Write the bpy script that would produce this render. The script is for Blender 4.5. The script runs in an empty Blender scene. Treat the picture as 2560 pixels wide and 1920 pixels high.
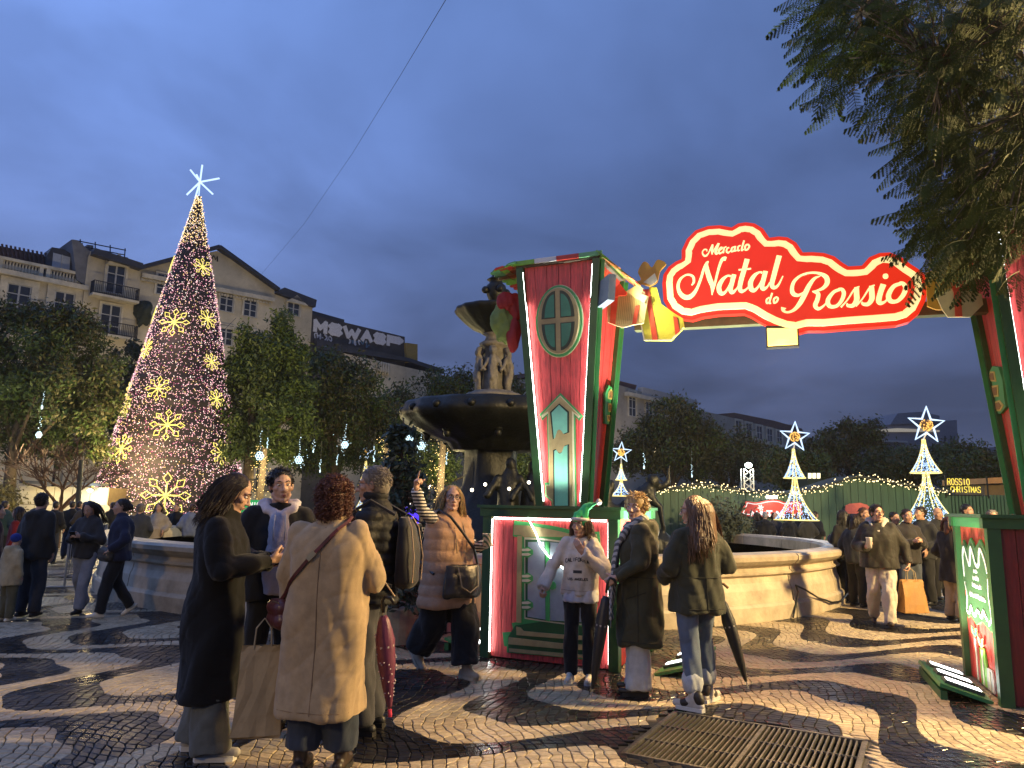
import bpy, bmesh, math, random
import numpy as np
from mathutils import Vector, Matrix, Euler, geometry, noise as mnoise
random.seed(7); rng = np.random.default_rng(7)
SC = bpy.context.scene; COL = SC.collection
R_ = math.radians
# ------------------------------------------------------------------ camera
FPX, PITCH, ROLL, CAMH = 1850.0, R_(9.3), R_(1.1), 1.55
cam = bpy.data.cameras.new('camera'); camo = bpy.data.objects.new('camera', cam); COL.objects.link(camo)
cam.sensor_width = 36.0; cam.lens = 36.0*FPX/2560.0; cam.clip_start = .05; cam.clip_end = 3000
camo.matrix_world = Matrix.Translation((0, 0, CAMH)) @ Matrix.Rotation(R_(90)+PITCH, 4, 'X') @ Matrix.Rotation(ROLL, 4, 'Z')
SC.camera = camo
# ------------------------------------------------------------------ dusk sky, exposure
world = bpy.data.worlds.new('World'); SC.world = world; world.use_nodes = True
SUN_EL, SUN_AZ = R_(1.0), R_(-70)
def make_world():
    nt = world.node_tree; N = nt.nodes; L = nt.links; N.clear()
    out = N.new('ShaderNodeOutputWorld'); bg = N.new('ShaderNodeBackground'); bg.inputs['Strength'].default_value = 1.40
    tc = N.new('ShaderNodeTexCoord'); sep = N.new('ShaderNodeSeparateXYZ'); L.new(tc.outputs['Generated'], sep.inputs[0])
    sky = N.new('ShaderNodeTexSky'); sky.sky_type = 'NISHITA'; sky.sun_disc = False
    sky.sun_elevation = SUN_EL; sky.sun_rotation = SUN_AZ
    def math_(op, a, b=None, clamp=False):
        m = N.new('ShaderNodeMath'); m.operation = op; m.use_clamp = clamp
        for i, v in enumerate((a, b)):
            if v is None: continue
            if isinstance(v, (int, float)): m.inputs[i].default_value = v
            else: L.new(v, m.inputs[i])
        return m.outputs[0]
    # afterglow: strongest towards the west (-x), fading to the east
    west = math_('MULTIPLY_ADD', sep.outputs['X'], -0.5); west.node.inputs[2].default_value = 0.5
    up = math_('MAXIMUM', sep.outputs['Z'], 0.0)
    ramp = N.new('ShaderNodeValToRGB'); L.new(up, ramp.inputs[0])
    e = ramp.color_ramp.elements
    e[0].position = 0.0; e[0].color = (.041, .051, .093, 1)
    e[1].position = 0.62; e[1].color = (.078, .136, .325, 1)
    for p, c in ((.2, (.047, .068, .148, 1)), (.45, (.072, .121, .288, 1))):
        k = e.new(p); k.color = c
    # flat cloud sheet: project direction on a plane overhead
    zz = math_('ADD', up, 0.16)
    cx = math_('DIVIDE', sep.outputs['X'], zz); cy = math_('DIVIDE', sep.outputs['Y'], zz)
    comb = N.new('ShaderNodeCombineXYZ'); L.new(cx, comb.inputs[0]); L.new(cy, comb.inputs[1])
    nz = N.new('ShaderNodeTexNoise'); nz.inputs['Scale'].default_value = 1.25; nz.inputs['Detail'].default_value = 5
    nz.inputs['Roughness'].default_value = .5; nz.inputs['Distortion'].default_value = .35
    L.new(comb.outputs[0], nz.inputs['Vector'])
    cr = N.new('ShaderNodeMapRange'); cr.inputs['From Min'].default_value = .36; cr.inputs['From Max'].default_value = .68
    cr.inputs['To Min'].default_value = .80; cr.inputs['To Max'].default_value = 1.38; L.new(nz.outputs[0], cr.inputs['Value'])
    wb = N.new('ShaderNodeMapRange'); wb.interpolation_type = 'SMOOTHSTEP'
    wb.inputs['From Min'].default_value = .45; wb.inputs['From Max'].default_value = .82
    wb.inputs['To Min'].default_value = 1.0; wb.inputs['To Max'].default_value = 2.15; L.new(west, wb.inputs['Value'])
    mul = N.new('ShaderNodeMix'); mul.data_type = 'RGBA'; mul.blend_type = 'MULTIPLY'; mul.inputs[0].default_value = 1
    L.new(ramp.outputs[0], mul.inputs[6]); gain = math_('MULTIPLY', cr.outputs[0], wb.outputs[0]); L.new(gain, mul.inputs[7])
    add = N.new('ShaderNodeMix'); add.data_type = 'RGBA'; add.blend_type = 'ADD'; add.inputs[0].default_value = .0035
    L.new(mul.outputs[2], add.inputs[6]); L.new(sky.outputs[0], add.inputs[7])
    L.new(add.outputs[2], bg.inputs['Color']); L.new(bg.outputs[0], out.inputs['Surface'])
make_world()
SC.view_settings.view_transform = 'Standard'; SC.view_settings.look = 'None'
SC.view_settings.exposure = 0.0; SC.view_settings.gamma = 1.0; SC.view_settings.use_curve_mapping = False
SC.cycles.use_denoising = True; SC.cycles.max_bounces = 5; SC.cycles.diffuse_bounces = 3; SC.cycles.glossy_bounces = 3
SC.cycles.transparent_max_bounces = 6; SC.cycles.sample_clamp_indirect = 4.0; SC.cycles.caustics_reflective = False
SC.cycles.caustics_refractive = False; SC.cycles.use_light_tree = True
# last daylight: a very weak, very soft sun from the west
sunl = bpy.data.lights.new('sun', 'SUN'); sunl.energy = .03; sunl.angle = R_(40); sunl.color = (.8, .88, 1)
suno = bpy.data.objects.new('sun', sunl); COL.objects.link(suno)
suno.rotation_euler = Vector((1, -.3, -.6)).to_track_quat('-Z', 'Y').to_euler()

# ------------------------------------------------------------------ pixel -> world helpers (2560x1920 photo pixels)
def ray(px, py):
    x = (px-1280)/FPX; y = -(py-960)/FPX; c, s = math.cos(ROLL), math.sin(ROLL)
    xr = c*x-s*y; yr = s*x+c*y
    return np.array([xr, math.cos(PITCH)-math.sin(PITCH)*yr, math.sin(PITCH)+math.cos(PITCH)*yr])
CAMP = np.array([0, 0, CAMH])
def G(px, py, z=0.0):
    d = ray(px, py); t = (z-CAMH)/d[2]; return np.array([d[0]*t, d[1]*t, z])
def DY(px, py, Y):
    d = ray(px, py); return CAMP+d*(Y/d[1])
def PI(px, py, P0, Nn):
    d = ray(px, py); P0 = np.asarray(P0, float); Nn = np.asarray(Nn, float)
    return CAMP+d*(((P0-CAMP)@Nn)/(d@Nn))

# ------------------------------------------------------------------ mesh builder
class MB:
    def __init__(s): s.v = []; s.f = []; s.m = []; s.n = 0
    def add(s, V, F, mi=0):
        V = np.asarray(V, float).reshape(-1, 3); o = s.n
        s.v.append(V); s.n += len(V)
        for f in F: s.f.append(tuple(int(i)+o for i in f)); s.m.append(mi)
        return s
    def box(s, c, size, rz=0, M=None, mi=0):
        h = np.array(size)/2.0
        V = np.array([[x, y, z] for z in (-1, 1) for y in (-1, 1) for x in (-1, 1)])*h
        if rz: c_, s_ = math.cos(rz), math.sin(rz); V = V@np.array([[c_, s_, 0], [-s_, c_, 0], [0, 0, 1]])
        V = V+np.asarray(c)
        if M is not None: V = xf(M, V)
        return s.add(V, [(0, 2, 3, 1), (4, 5, 7, 6), (0, 1, 5, 4), (2, 6, 7, 3), (0, 4, 6, 2), (1, 3, 7, 5)], mi)
    def beam(s, a, b, w, h, up=(0, 0, 1), mi=0):
        a = np.asarray(a, float); b = np.asarray(b, float); d = b-a; d /= np.linalg.norm(d)
        x = np.cross(d, up); 
        if np.linalg.norm(x) < 1e-4: x = np.cross(d, (1, 0, 0))
        x /= np.linalg.norm(x); y = np.cross(x, d)
        V = [p+x*i*w/2+y*j*h/2 for p in (a, b) for i, j in ((-1, -1), (1, -1), (1, 1), (-1, 1))]
        return s.add(V, [(3, 2, 1, 0), (4, 5, 6, 7), (0, 1, 5, 4), (1, 2, 6, 5), (2, 3, 7, 6), (3, 0, 4, 7)], mi)
    def tube(s, pts, r, sides=6, closed=False, mi=0, cap=True):
        P = np.asarray(pts, float); n = len(P)
        rr = np.full(n, r, float) if np.isscalar(r) else np.asarray(r, float)
        if closed: T = np.roll(P, -1, 0)-np.roll(P, 1, 0)
        else:
            T = np.gradient(P, axis=0) if n > 2 else np.repeat((P[1]-P[0])[None], n, 0)
        T /= np.maximum(np.linalg.norm(T, axis=1, keepdims=True), 1e-9)
        ref = np.array([0, 0, 1.]) if abs(T[0][2]) < .9 else np.array([1., 0, 0])
        a = np.arange(sides)/sides*2*math.pi; V = []
        for i in range(n):
            x = np.cross(T[i], ref); nx = np.linalg.norm(x)
            if nx < 1e-6: x = np.cross(T[i], (0, 1, 0)); nx = np.linalg.norm(x)
            x /= nx; y = np.cross(T[i], x); ref = y*-1 if False else np.cross(x, T[i])
            V.append(P[i]+rr[i]*(np.cos(a)[:, None]*x+np.sin(a)[:, None]*y))
        V = np.vstack(V); F = []
        for i in range(n if closed else n-1):
            j = (i+1) % n
            for k in range(sides):
                l = (k+1) % sides; F.append((i*sides+k, i*sides+l, j*sides+l, j*sides+k))
        if cap and not closed: F.append(tuple(range(sides))[::-1]); F.append(tuple((n-1)*sides+k for k in range(sides)))
        return s.add(V, F, mi)
    def loft(s, rings, mi=0, cap=True):
        k = len(rings[0]); V = np.vstack(rings); F = []
        for i in range(len(rings)-1):
            for a in range(k):
                b = (a+1) % k; F.append((i*k+a, i*k+b, (i+1)*k+b, (i+1)*k+a))
        if cap: F.append(tuple(range(k))[::-1]); F.append(tuple((len(rings)-1)*k+a for a in range(k)))
        return s.add(V, F, mi)
    def lathe(s, prof, seg=24, c=(0, 0, 0), a0=0, a1=2*math.pi, mi=0, fn=None):
        full = abs(a1-a0-2*math.pi) < 1e-6; na = seg if full else seg+1
        A = a0+(a1-a0)*np.arange(na)/seg; V = []
        for r, z in prof:
            rr = np.full(na, r) if fn is None else np.array([fn(r, z, a) for a in A])
            V.append(np.stack([rr*np.cos(A), rr*np.sin(A), np.full(na, z)], 1))
        V = np.vstack(V)+np.asarray(c); F = []
        for i in range(len(prof)-1):
            for k in range(seg):
                l = (k+1) % na; F.append((i*na+k, i*na+l, (i+1)*na+l, (i+1)*na+k))
        if full:
            if prof[0][0] > 1e-4: F.append(tuple(range(na))[::-1])
            if prof[-1][0] > 1e-4: F.append(tuple((len(prof)-1)*na+k for k in range(na)))
        else:
            F.append(tuple(i*na for i in range(len(prof)))); F.append(tuple(i*na+na-1 for i in range(len(prof)))[::-1])
        return s.add(V, F, mi)
    def ell(s, c, r, seg=12, rings=8, M=None, mi=0):
        th = np.linspace(0, math.pi, rings+1)[1:-1]; A = np.arange(seg)/seg*2*math.pi
        V = [[0, 0, 1]]+[[math.sin(t)*math.cos(a), math.sin(t)*math.sin(a), math.cos(t)] for t in th for a in A]+[[0, 0, -1]]
        V = np.array(V)*np.asarray(r)
        if M is not None: V = V@np.array(M.to_3x3()).T
        V = V+np.asarray(c); F = [(0, 1+k, 1+(k+1) % seg) for k in range(seg)]
        for i in range(rings-2):
            for k in range(seg):
                l = (k+1) % seg; F.append((1+i*seg+k, 1+(i+1)*seg+k, 1+(i+1)*seg+l, 1+i*seg+l))
        e = len(V)-1; b = 1+(rings-2)*seg
        F += [(e, b+(k+1) % seg, b+k) for k in range(seg)]
        return s.add(V, F, mi)
    def octa(s, c, r, mi=0):
        c = np.asarray(c); V = c+np.array([[r, 0, 0], [-r, 0, 0], [0, r, 0], [0, -r, 0], [0, 0, r], [0, 0, -r]])
        return s.add(V, [(0, 2, 4), (2, 1, 4), (1, 3, 4), (3, 0, 4), (2, 0, 5), (1, 2, 5), (3, 1, 5), (0, 3, 5)], mi)
    def plate(s, pts2, O, U, W, t0, t1, mi=0):
        """polygon (u,w) on plane O+uU+wW, extruded along normal from t0 to t1"""
        O = np.asarray(O, float); U = np.asarray(U, float); W = np.asarray(W, float); Nn = np.cross(U, W); Nn /= np.linalg.norm(Nn)
        P = np.asarray(pts2, float)[:, :2]
        if (P[:, 0]*np.roll(P[:, 1], -1)-np.roll(P[:, 0], -1)*P[:, 1]).sum() < 0: P = P[::-1]
        n = len(P); B = O+P[:, :1]*U+P[:, 1:2]*W
        V = np.vstack([B+Nn*t0, B+Nn*t1])
        tri = geometry.tessellate_polygon([[Vector((p[0], p[1], 0)) for p in P]])
        F = []
        for a, b, c in tri:
            ar = (P[b][0]-P[a][0])*(P[c][1]-P[a][1])-(P[c][0]-P[a][0])*(P[b][1]-P[a][1])
            if ar < 0: a, c = c, a
            F.append((a+n, b+n, c+n)); F.append((c, b, a))
        for i in range(n): j = (i+1) % n; F.append((i, j, j+n, i+n))
        return s.add(V, F, mi)
    def stroke(s, pts, O, U, W, t0, t1, sub=6, mi=0):
        """calligraphic ribbon through (u,w,width), extruded"""
        P = np.asarray(pts, float); n = len(P); Q = []
        for i in range(n-1):
            p0 = P[max(i-1, 0)]; p1 = P[i]; p2 = P[i+1]; p3 = P[min(i+2, n-1)]
            for t in np.arange(sub)/sub:
                Q.append(.5*((2*p1)+(-p0+p2)*t+(2*p0-5*p1+4*p2-p3)*t*t+(-p0+3*p1-3*p2+p3)*t**3))
        Q.append(P[-1]); Q = np.array(Q); T = np.gradient(Q[:, :2], axis=0); T /= np.maximum(np.linalg.norm(T, axis=1, keepdims=True), 1e-9)
        Nn = np.stack([-T[:, 1], T[:, 0]], 1)*np.abs(Q[:, 2:3])/2
        Lf = Q[:, :2]+Nn; Rt = Q[:, :2]-Nn; m = len(Q)
        O = np.asarray(O, float); U = np.asarray(U, float); W = np.asarray(W, float); D = np.cross(U, W); D /= np.linalg.norm(D)
        f = lambda A, t: O+A[:, :1]*U+A[:, 1:2]*W+D*t
        V = np.vstack([f(Lf, t1), f(Rt, t1), f(Lf, t0), f(Rt, t0)]); F = []
        for i in range(m-1):
            F.append((m+i, m+i+1, i+1, i)); F.append((i, i+1, 2*m+i+1, 2*m+i)); F.append((m+i+1, m+i, 3*m+i, 3*m+i+1))
        F.append((0, 2*m, 3*m, m)); F.append((m-1, 2*m-1, 4*m-1, 3*m-1))
        return s.add(V, F, mi)
    def arrays(s): return (np.vstack(s.v) if s.v else np.zeros((0, 3))), s.f
    def mesh(s, name, mats=(), smooth=False):
        me = bpy.data.meshes.new(name); V, F = s.arrays()
        me.from_pydata(V.tolist(), [], F)
        for m in (mats if isinstance(mats, (list, tuple)) else [mats]): me.materials.append(m)
        if len(set(s.m)) > 1: me.polygons.foreach_set('material_index', s.m)
        if smooth: me.polygons.foreach_set('use_smooth', [True]*len(me.polygons))
        me.update(); return me
    def build(s, name, mats, parent=None, smooth=False, world_built=True):
        return link(name, s.mesh(name, mats, smooth), parent, world_built)
def xf(M, V): A = np.array(M); return np.asarray(V)@A[:3, :3].T+A[:3, 3]
def link(name, me, parent=None, world_built=True):
    o = bpy.data.objects.new(name, me); COL.objects.link(o)
    if parent is not None:
        o.parent = parent
        if world_built and parent.parent is None: o.matrix_parent_inverse = parent.matrix_basis.inverted()
    return o
def tag(o, label=None, cat=None, group=None, kind=None):
    if label: o['label'] = label
    if cat: o['category'] = cat
    if group: o['group'] = group
    if kind: o['kind'] = kind
    return o
def thing(name, label, cat, loc=(0, 0, 0), rz=0, group=None):
    o = bpy.data.objects.new(name, None); COL.objects.link(o); o.empty_display_size = .2
    o.location = Vector(loc); o.rotation_euler = (0, 0, rz)
    return tag(o, label, cat, group)
def copy_tree(o, parent=None):
    c = o.copy(); COL.objects.link(c)
    if parent is not None: c.parent = parent
    for ch in list(CH.get(o.name, ())): copy_tree(ch, c)
    return c
CH = {}
def reg(o):
    CH[o.name] = [c for c in bpy.data.objects if c.parent is o]
    for c in CH[o.name]: reg(c)
def lamp(name, loc, power, color, parent=None, size=.15, kind='POINT', target=None, spot=120, blend=.5, sx=None, sy=None):
    l = bpy.data.lights.new(name, kind); l.energy = power; l.color = color
    if kind in ('POINT', 'SPOT'): l.shadow_soft_size = size
    if kind == 'SPOT': l.spot_size = R_(spot); l.spot_blend = blend
    if kind == 'AREA': l.shape = 'RECTANGLE'; l.size = sx; l.size_y = sy
    o = bpy.data.objects.new(name, l); COL.objects.link(o); o.location = Vector(loc)
    if target is not None: o.rotation_euler = (Vector(target)-Vector(loc)).to_track_quat('-Z', 'Y').to_euler()
    if parent is not None: o.parent = parent; o.matrix_parent_inverse = parent.matrix_basis.inverted()
    return o
# ------------------------------------------------------------------ materials
MC = {}
def mat(key, col, rough=.7, metal=0, var=.25, vscale=6, bump=.15, bscale=40, spec=.5, emit=None, estr=0, obj=True, sheen=0, sample=True, stretch=None):
    if key in MC: return MC[key]
    m = bpy.data.materials.new(key); m.use_nodes = True; nt = m.node_tree; N = nt.nodes; L = nt.links
    b = N['Principled BSDF']; b.inputs['Roughness'].default_value = rough; b.inputs['Metallic'].default_value = metal
    b.inputs['Specular IOR Level'].default_value = spec
    tc = N.new('ShaderNodeTexCoord'); src = tc.outputs['Object']
    if stretch:
        mp = N.new('ShaderNodeMapping'); mp.inputs['Scale'].default_value = stretch; L.new(src, mp.inputs['Vector']); src = mp.outputs[0]
    if var > 0:
        nz = N.new('ShaderNodeTexNoise'); nz.inputs['Scale'].default_value = vscale; nz.inputs['Detail'].default_value = 5; nz.inputs['Roughness'].default_value = .65
        L.new(src, nz.inputs['Vector']); rp = N.new('ShaderNodeMapRange')
        rp.inputs['From Min'].default_value = .3; rp.inputs['From Max'].default_value = .7
        rp.inputs['To Min'].default_value = 1-var; rp.inputs['To Max'].default_value = 1+var; L.new(nz.outputs[0], rp.inputs['Value'])
        mx = N.new('ShaderNodeMix'); mx.data_type = 'RGBA'; mx.blend_type = 'MULTIPLY'; mx.inputs[0].default_value = 1
        mx.inputs[6].default_value = (*col, 1); L.new(rp.outputs[0], mx.inputs[7]); L.new(mx.outputs[2], b.inputs['Base Color'])
    else: b.inputs['Base Color'].default_value = (*col, 1)
    if bump > 0:
        nb = N.new('ShaderNodeTexNoise'); nb.inputs['Scale'].default_value = bscale; nb.inputs['Detail'].default_value = 3; L.new(src, nb.inputs['Vector'])
        bp = N.new('ShaderNodeBump'); bp.inputs['Strength'].default_value = bump; bp.inputs['Distance'].default_value = .02
        L.new(nb.outputs[0], bp.inputs['Height']); L.new(bp.outputs[0], b.inputs['Normal'])
    if sheen: b.inputs['Sheen Weight'].default_value = sheen
    if emit: b.inputs['Emission Color'].default_value = (*emit, 1); b.inputs['Emission Strength'].default_value = estr
    if not sample: m.cycles.emission_sampling = 'NONE'
    MC[key] = m; return m
def glow(key, col, s, sample=False):
    if key in MC: return MC[key]
    m = bpy.data.materials.new(key); m.use_nodes = True; b = m.node_tree.nodes['Principled BSDF']
    b.inputs['Base Color'].default_value = (*[c*.4 for c in col], 1); b.inputs['Roughness'].default_value = .4
    b.inputs['Emission Color'].default_value = (*col, 1); b.inputs['Emission Strength'].default_value = s
    if not sample: m.cycles.emission_sampling = 'NONE'
    MC[key] = m; return m
# ------------------------------------------------------------------ organic shapes: a union of tapered limbs grown into one skin
TS = bpy.data.scenes.new('sculpt'); TVL = TS.view_layers[0]
def rc(p0, r0, p1, r1, seg=12):
    p0 = np.asarray(p0, float); p1 = np.asarray(p1, float); d = p1-p0; L = np.linalg.norm(d); d = d/max(L, 1e-9)
    x = np.cross(d, (0, 0, 1.)); 
    if np.linalg.norm(x) < 1e-3: x = np.cross(d, (1., 0, 0))
    x /= np.linalg.norm(x); y = np.cross(d, x); A = np.arange(seg)/seg*2*math.pi; rings = []
    for t in (-85, -60, -30, 0): rings.append((p0+d*r0*math.sin(R_(t)), r0*math.cos(R_(t))))
    for t in (0, 30, 60, 85): rings.append((p1+d*r1*math.sin(R_(t)), r1*math.cos(R_(t))))
    b = MB(); b.loft([c+r*(np.cos(A)[:, None]*x+np.sin(A)[:, None]*y) for c, r in rings]); return b.arrays()
def flatc(p0, r0, p1, r1):
    b = MB(); p0 = np.asarray(p0, float); p1 = np.asarray(p1, float); b.tube([p0, p0*.6+p1*.4, p1], [r0, r0*.5+r1*.5, r1], 16); return b.arrays()
def ellp(c, r, rot=None):
    b = MB(); b.ell(c, r, 16, 10, rot); return b.arrays()
def lsec(secs, seg=24, pw=2.3):
    """stack of horizontal super-ellipses (z, hx, hy, cx, cy)"""
    A = np.arange(seg)/seg*2*math.pi; c, s = np.cos(A), np.sin(A)
    ex = np.sign(c)*np.abs(c)**(2/pw); ey = np.sign(s)*np.abs(s)**(2/pw); b = MB()
    b.loft([np.stack([S[3]+S[1]*ex, S[4]+S[2]*ey, np.full(seg, S[0])], 1) for S in [tuple(q)+(0,)*(5-len(q)) for q in secs]]); return b.arrays()
def blob(name, prims, voxel, smooth=2, fold=None, keep=None):
    b = MB()
    for V, F in prims: b.add(V, F)
    me = b.mesh(name); o = bpy.data.objects.new('tmp', me); TS.collection.objects.link(o)
    m = o.modifiers.new('r', 'REMESH'); m.mode = 'VOXEL'; m.voxel_size = voxel; m.use_smooth_shade = True
    if smooth: k = o.modifiers.new('s', 'SMOOTH'); k.factor = .5; k.iterations = smooth
    TVL.update(); ev = o.evaluated_get(TVL.depsgraph); out = bpy.data.meshes.new_from_object(ev); out.name = name
    bpy.data.objects.remove(o); bpy.data.meshes.remove(me)
    if fold:
        amp, fr = fold[:2]; dr = fold[2] if len(fold) > 2 else (1, 1, .35); n = len(out.vertices)
        P = np.empty(n*3, np.float32); out.vertices.foreach_get('co', P); P = P.reshape(-1, 3)
        Nn = np.empty(n*3, np.float32); out.vertices.foreach_get('normal', Nn); Nn = Nn.reshape(-1, 3)
        q = P*np.array(dr)*fr; s = rng.uniform(0, 6, 8)
        w = np.sin(q[:, 0]*1.1+1.3*np.sin(q[:, 2]*.9+s[0])+s[1])+np.sin(q[:, 1]*1.3+1.1*np.sin(q[:, 2]*1.3+s[2])+s[3])+.8*np.sin((q[:, 0]+q[:, 1]-q[:, 2]*1.7)*.9+1.6*np.sin(q[:, 0]*.6+s[4])+s[5])+.5*np.sin(q[:, 0]*2.7+q[:, 2]*2.1+s[6])
        w = np.sign(w)*np.abs(w)**.8
        g = P*fr; s2 = rng.uniform(0, 6, 6)
        c1 = (1-np.abs(np.sin(g[:, 2]*1.25+.9*np.sin(g[:, 0]*.8+s2[0])+.8*np.sin(g[:, 1]*.9+s2[1])+s2[2])))**3*(.5+.5*np.sin(g[:, 0]*.9+g[:, 1]*1.1+s2[3]))
        c2 = (1-np.abs(np.sin((g[:, 0]*.9+g[:, 1]*.7-g[:, 2]*.55)*1.1+.9*np.sin(g[:, 2]*.5+s2[4])+s2[5])))**3
        P = P+Nn*(w*amp*.42-(c1*.38+c2*.30)*amp*.8)[:, None]; out.vertices.foreach_set('co', P.ravel().astype(np.float32))
    out.polygons.foreach_set('use_smooth', [True]*len(out.polygons)); out.update(); return out
def joinm(name, meshes):
    b = MB()
    for me in meshes:
        n = len(me.vertices); P = np.empty(n*3, np.float32); me.vertices.foreach_get('co', P)
        b.add(P.reshape(-1, 3), [tuple(p.vertices) for p in me.polygons])
    out = b.mesh(name, (), True)
    for me in meshes: bpy.data.meshes.remove(me)
    return out
def nrm(v): v = np.asarray(v, float); return v/np.linalg.norm(v)
def hand_prims(w, d, n, right=True, curl=.5, point=False, sc=1.0, spread=.0):
    w = np.asarray(w, float); d = nrm(d); n = nrm(np.asarray(n, float)-d*np.dot(n, d)); t = np.cross(d, n) if right else np.cross(n, d)
    P = [rc(w-d*.02*sc, .026*sc, w+d*.02*sc, .027*sc)]
    for k in (-.026, -.009, .009, .026): P.append(rc(w+d*.022*sc+t*k*.7*sc, .0155*sc, w+d*.085*sc+t*k*sc, .0125*sc))
    for i, (k, ln) in enumerate(((.028, .071), (.0095, .08), (-.0095, .074), (-.027, .057))):
        a = 0; p = w+d*.085*sc+t*k*sc; r = .0095*sc; dd = nrm(d+t*k*4*spread)
        c = curl*.18 if (point and i == 0) else (curl+(.55 if point else 0))
        for f in (.45, .32, .23):
            a += c*(1.0 if f > .3 else .8); v = dd*math.cos(a)+n*math.sin(a); p2 = p+v*ln*f*sc*1.12; P.append(rc(p, r, p2, r*.9, 8)); p = p2; r *= .9
    p = w+d*.03*sc+t*.026*sc; v = nrm(t*.75+d*.6+n*(.25+.4*curl)); p2 = p+v*.042*sc; P.append(rc(p, .0135*sc, p2, .0115*sc, 8))
    v2 = nrm(t*.25+d*.8+n*(.3+.7*curl)); P.append(rc(p2, .0112*sc, p2+v2*.034*sc, .0095*sc, 8))
    return P
def head_prims(female=False):
    P = [ellp((0, -.012, .035), (.073, .092, .086)), ellp((0, .022, -.03), (.060, .068, .075)), rc((-.03, .03, -.083), .024, (0, .068, -.098), .019), rc((.03, .03, -.083), .024, (0, .068, -.098), .019),
         rc((0, .084, .012), .009, (0, .104, -.030), .0125), ellp((-.011, .094, -.034), (.009, .011, .008)), ellp((.011, .094, -.034), (.009, .011, .008)),
         rc((-.038, .068, .026), .013, (0, .080, .024), .012), rc((.038, .068, .026), .013, (0, .080, .024), .012),
         ellp((-.042, .052, -.018), (.024, .026, .022)), ellp((.042, .052, -.018), (.024, .026, .022)),
         rc((-.016, .079, -.060), .0085, (0, .084, -.058), .009), rc((.016, .079, -.060), .0085, (0, .084, -.058), .009), rc((-.013, .078, -.071), .0085, (.013, .078, -.071), .0085),
         rc((-.05, .0, -.06), .02, (-.03, .04, -.088), .018), rc((.05, .0, -.06), .02, (.03, .04, -.088), .018),
         ellp((-.075, -.008, -.005), (.010, .021, .032)), ellp((.075, -.008, -.005), (.010, .021, .032))]
    return P
def tf_prims(P, M):
    A = np.array(M); return [(V@A[:3, :3].T+A[:3, 3], F) for V, F in P]
SK = {}
def skin(k='fair'):
    c = {'fair': (.50, .30, .21), 'warm': (.42, .24, .155), 'dark': (.30, .165, .10)}[k]
    return mat('skin_'+k, c, .5, var=.12, vscale=18, bump=.05, bscale=90)
EYEW = None
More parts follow.
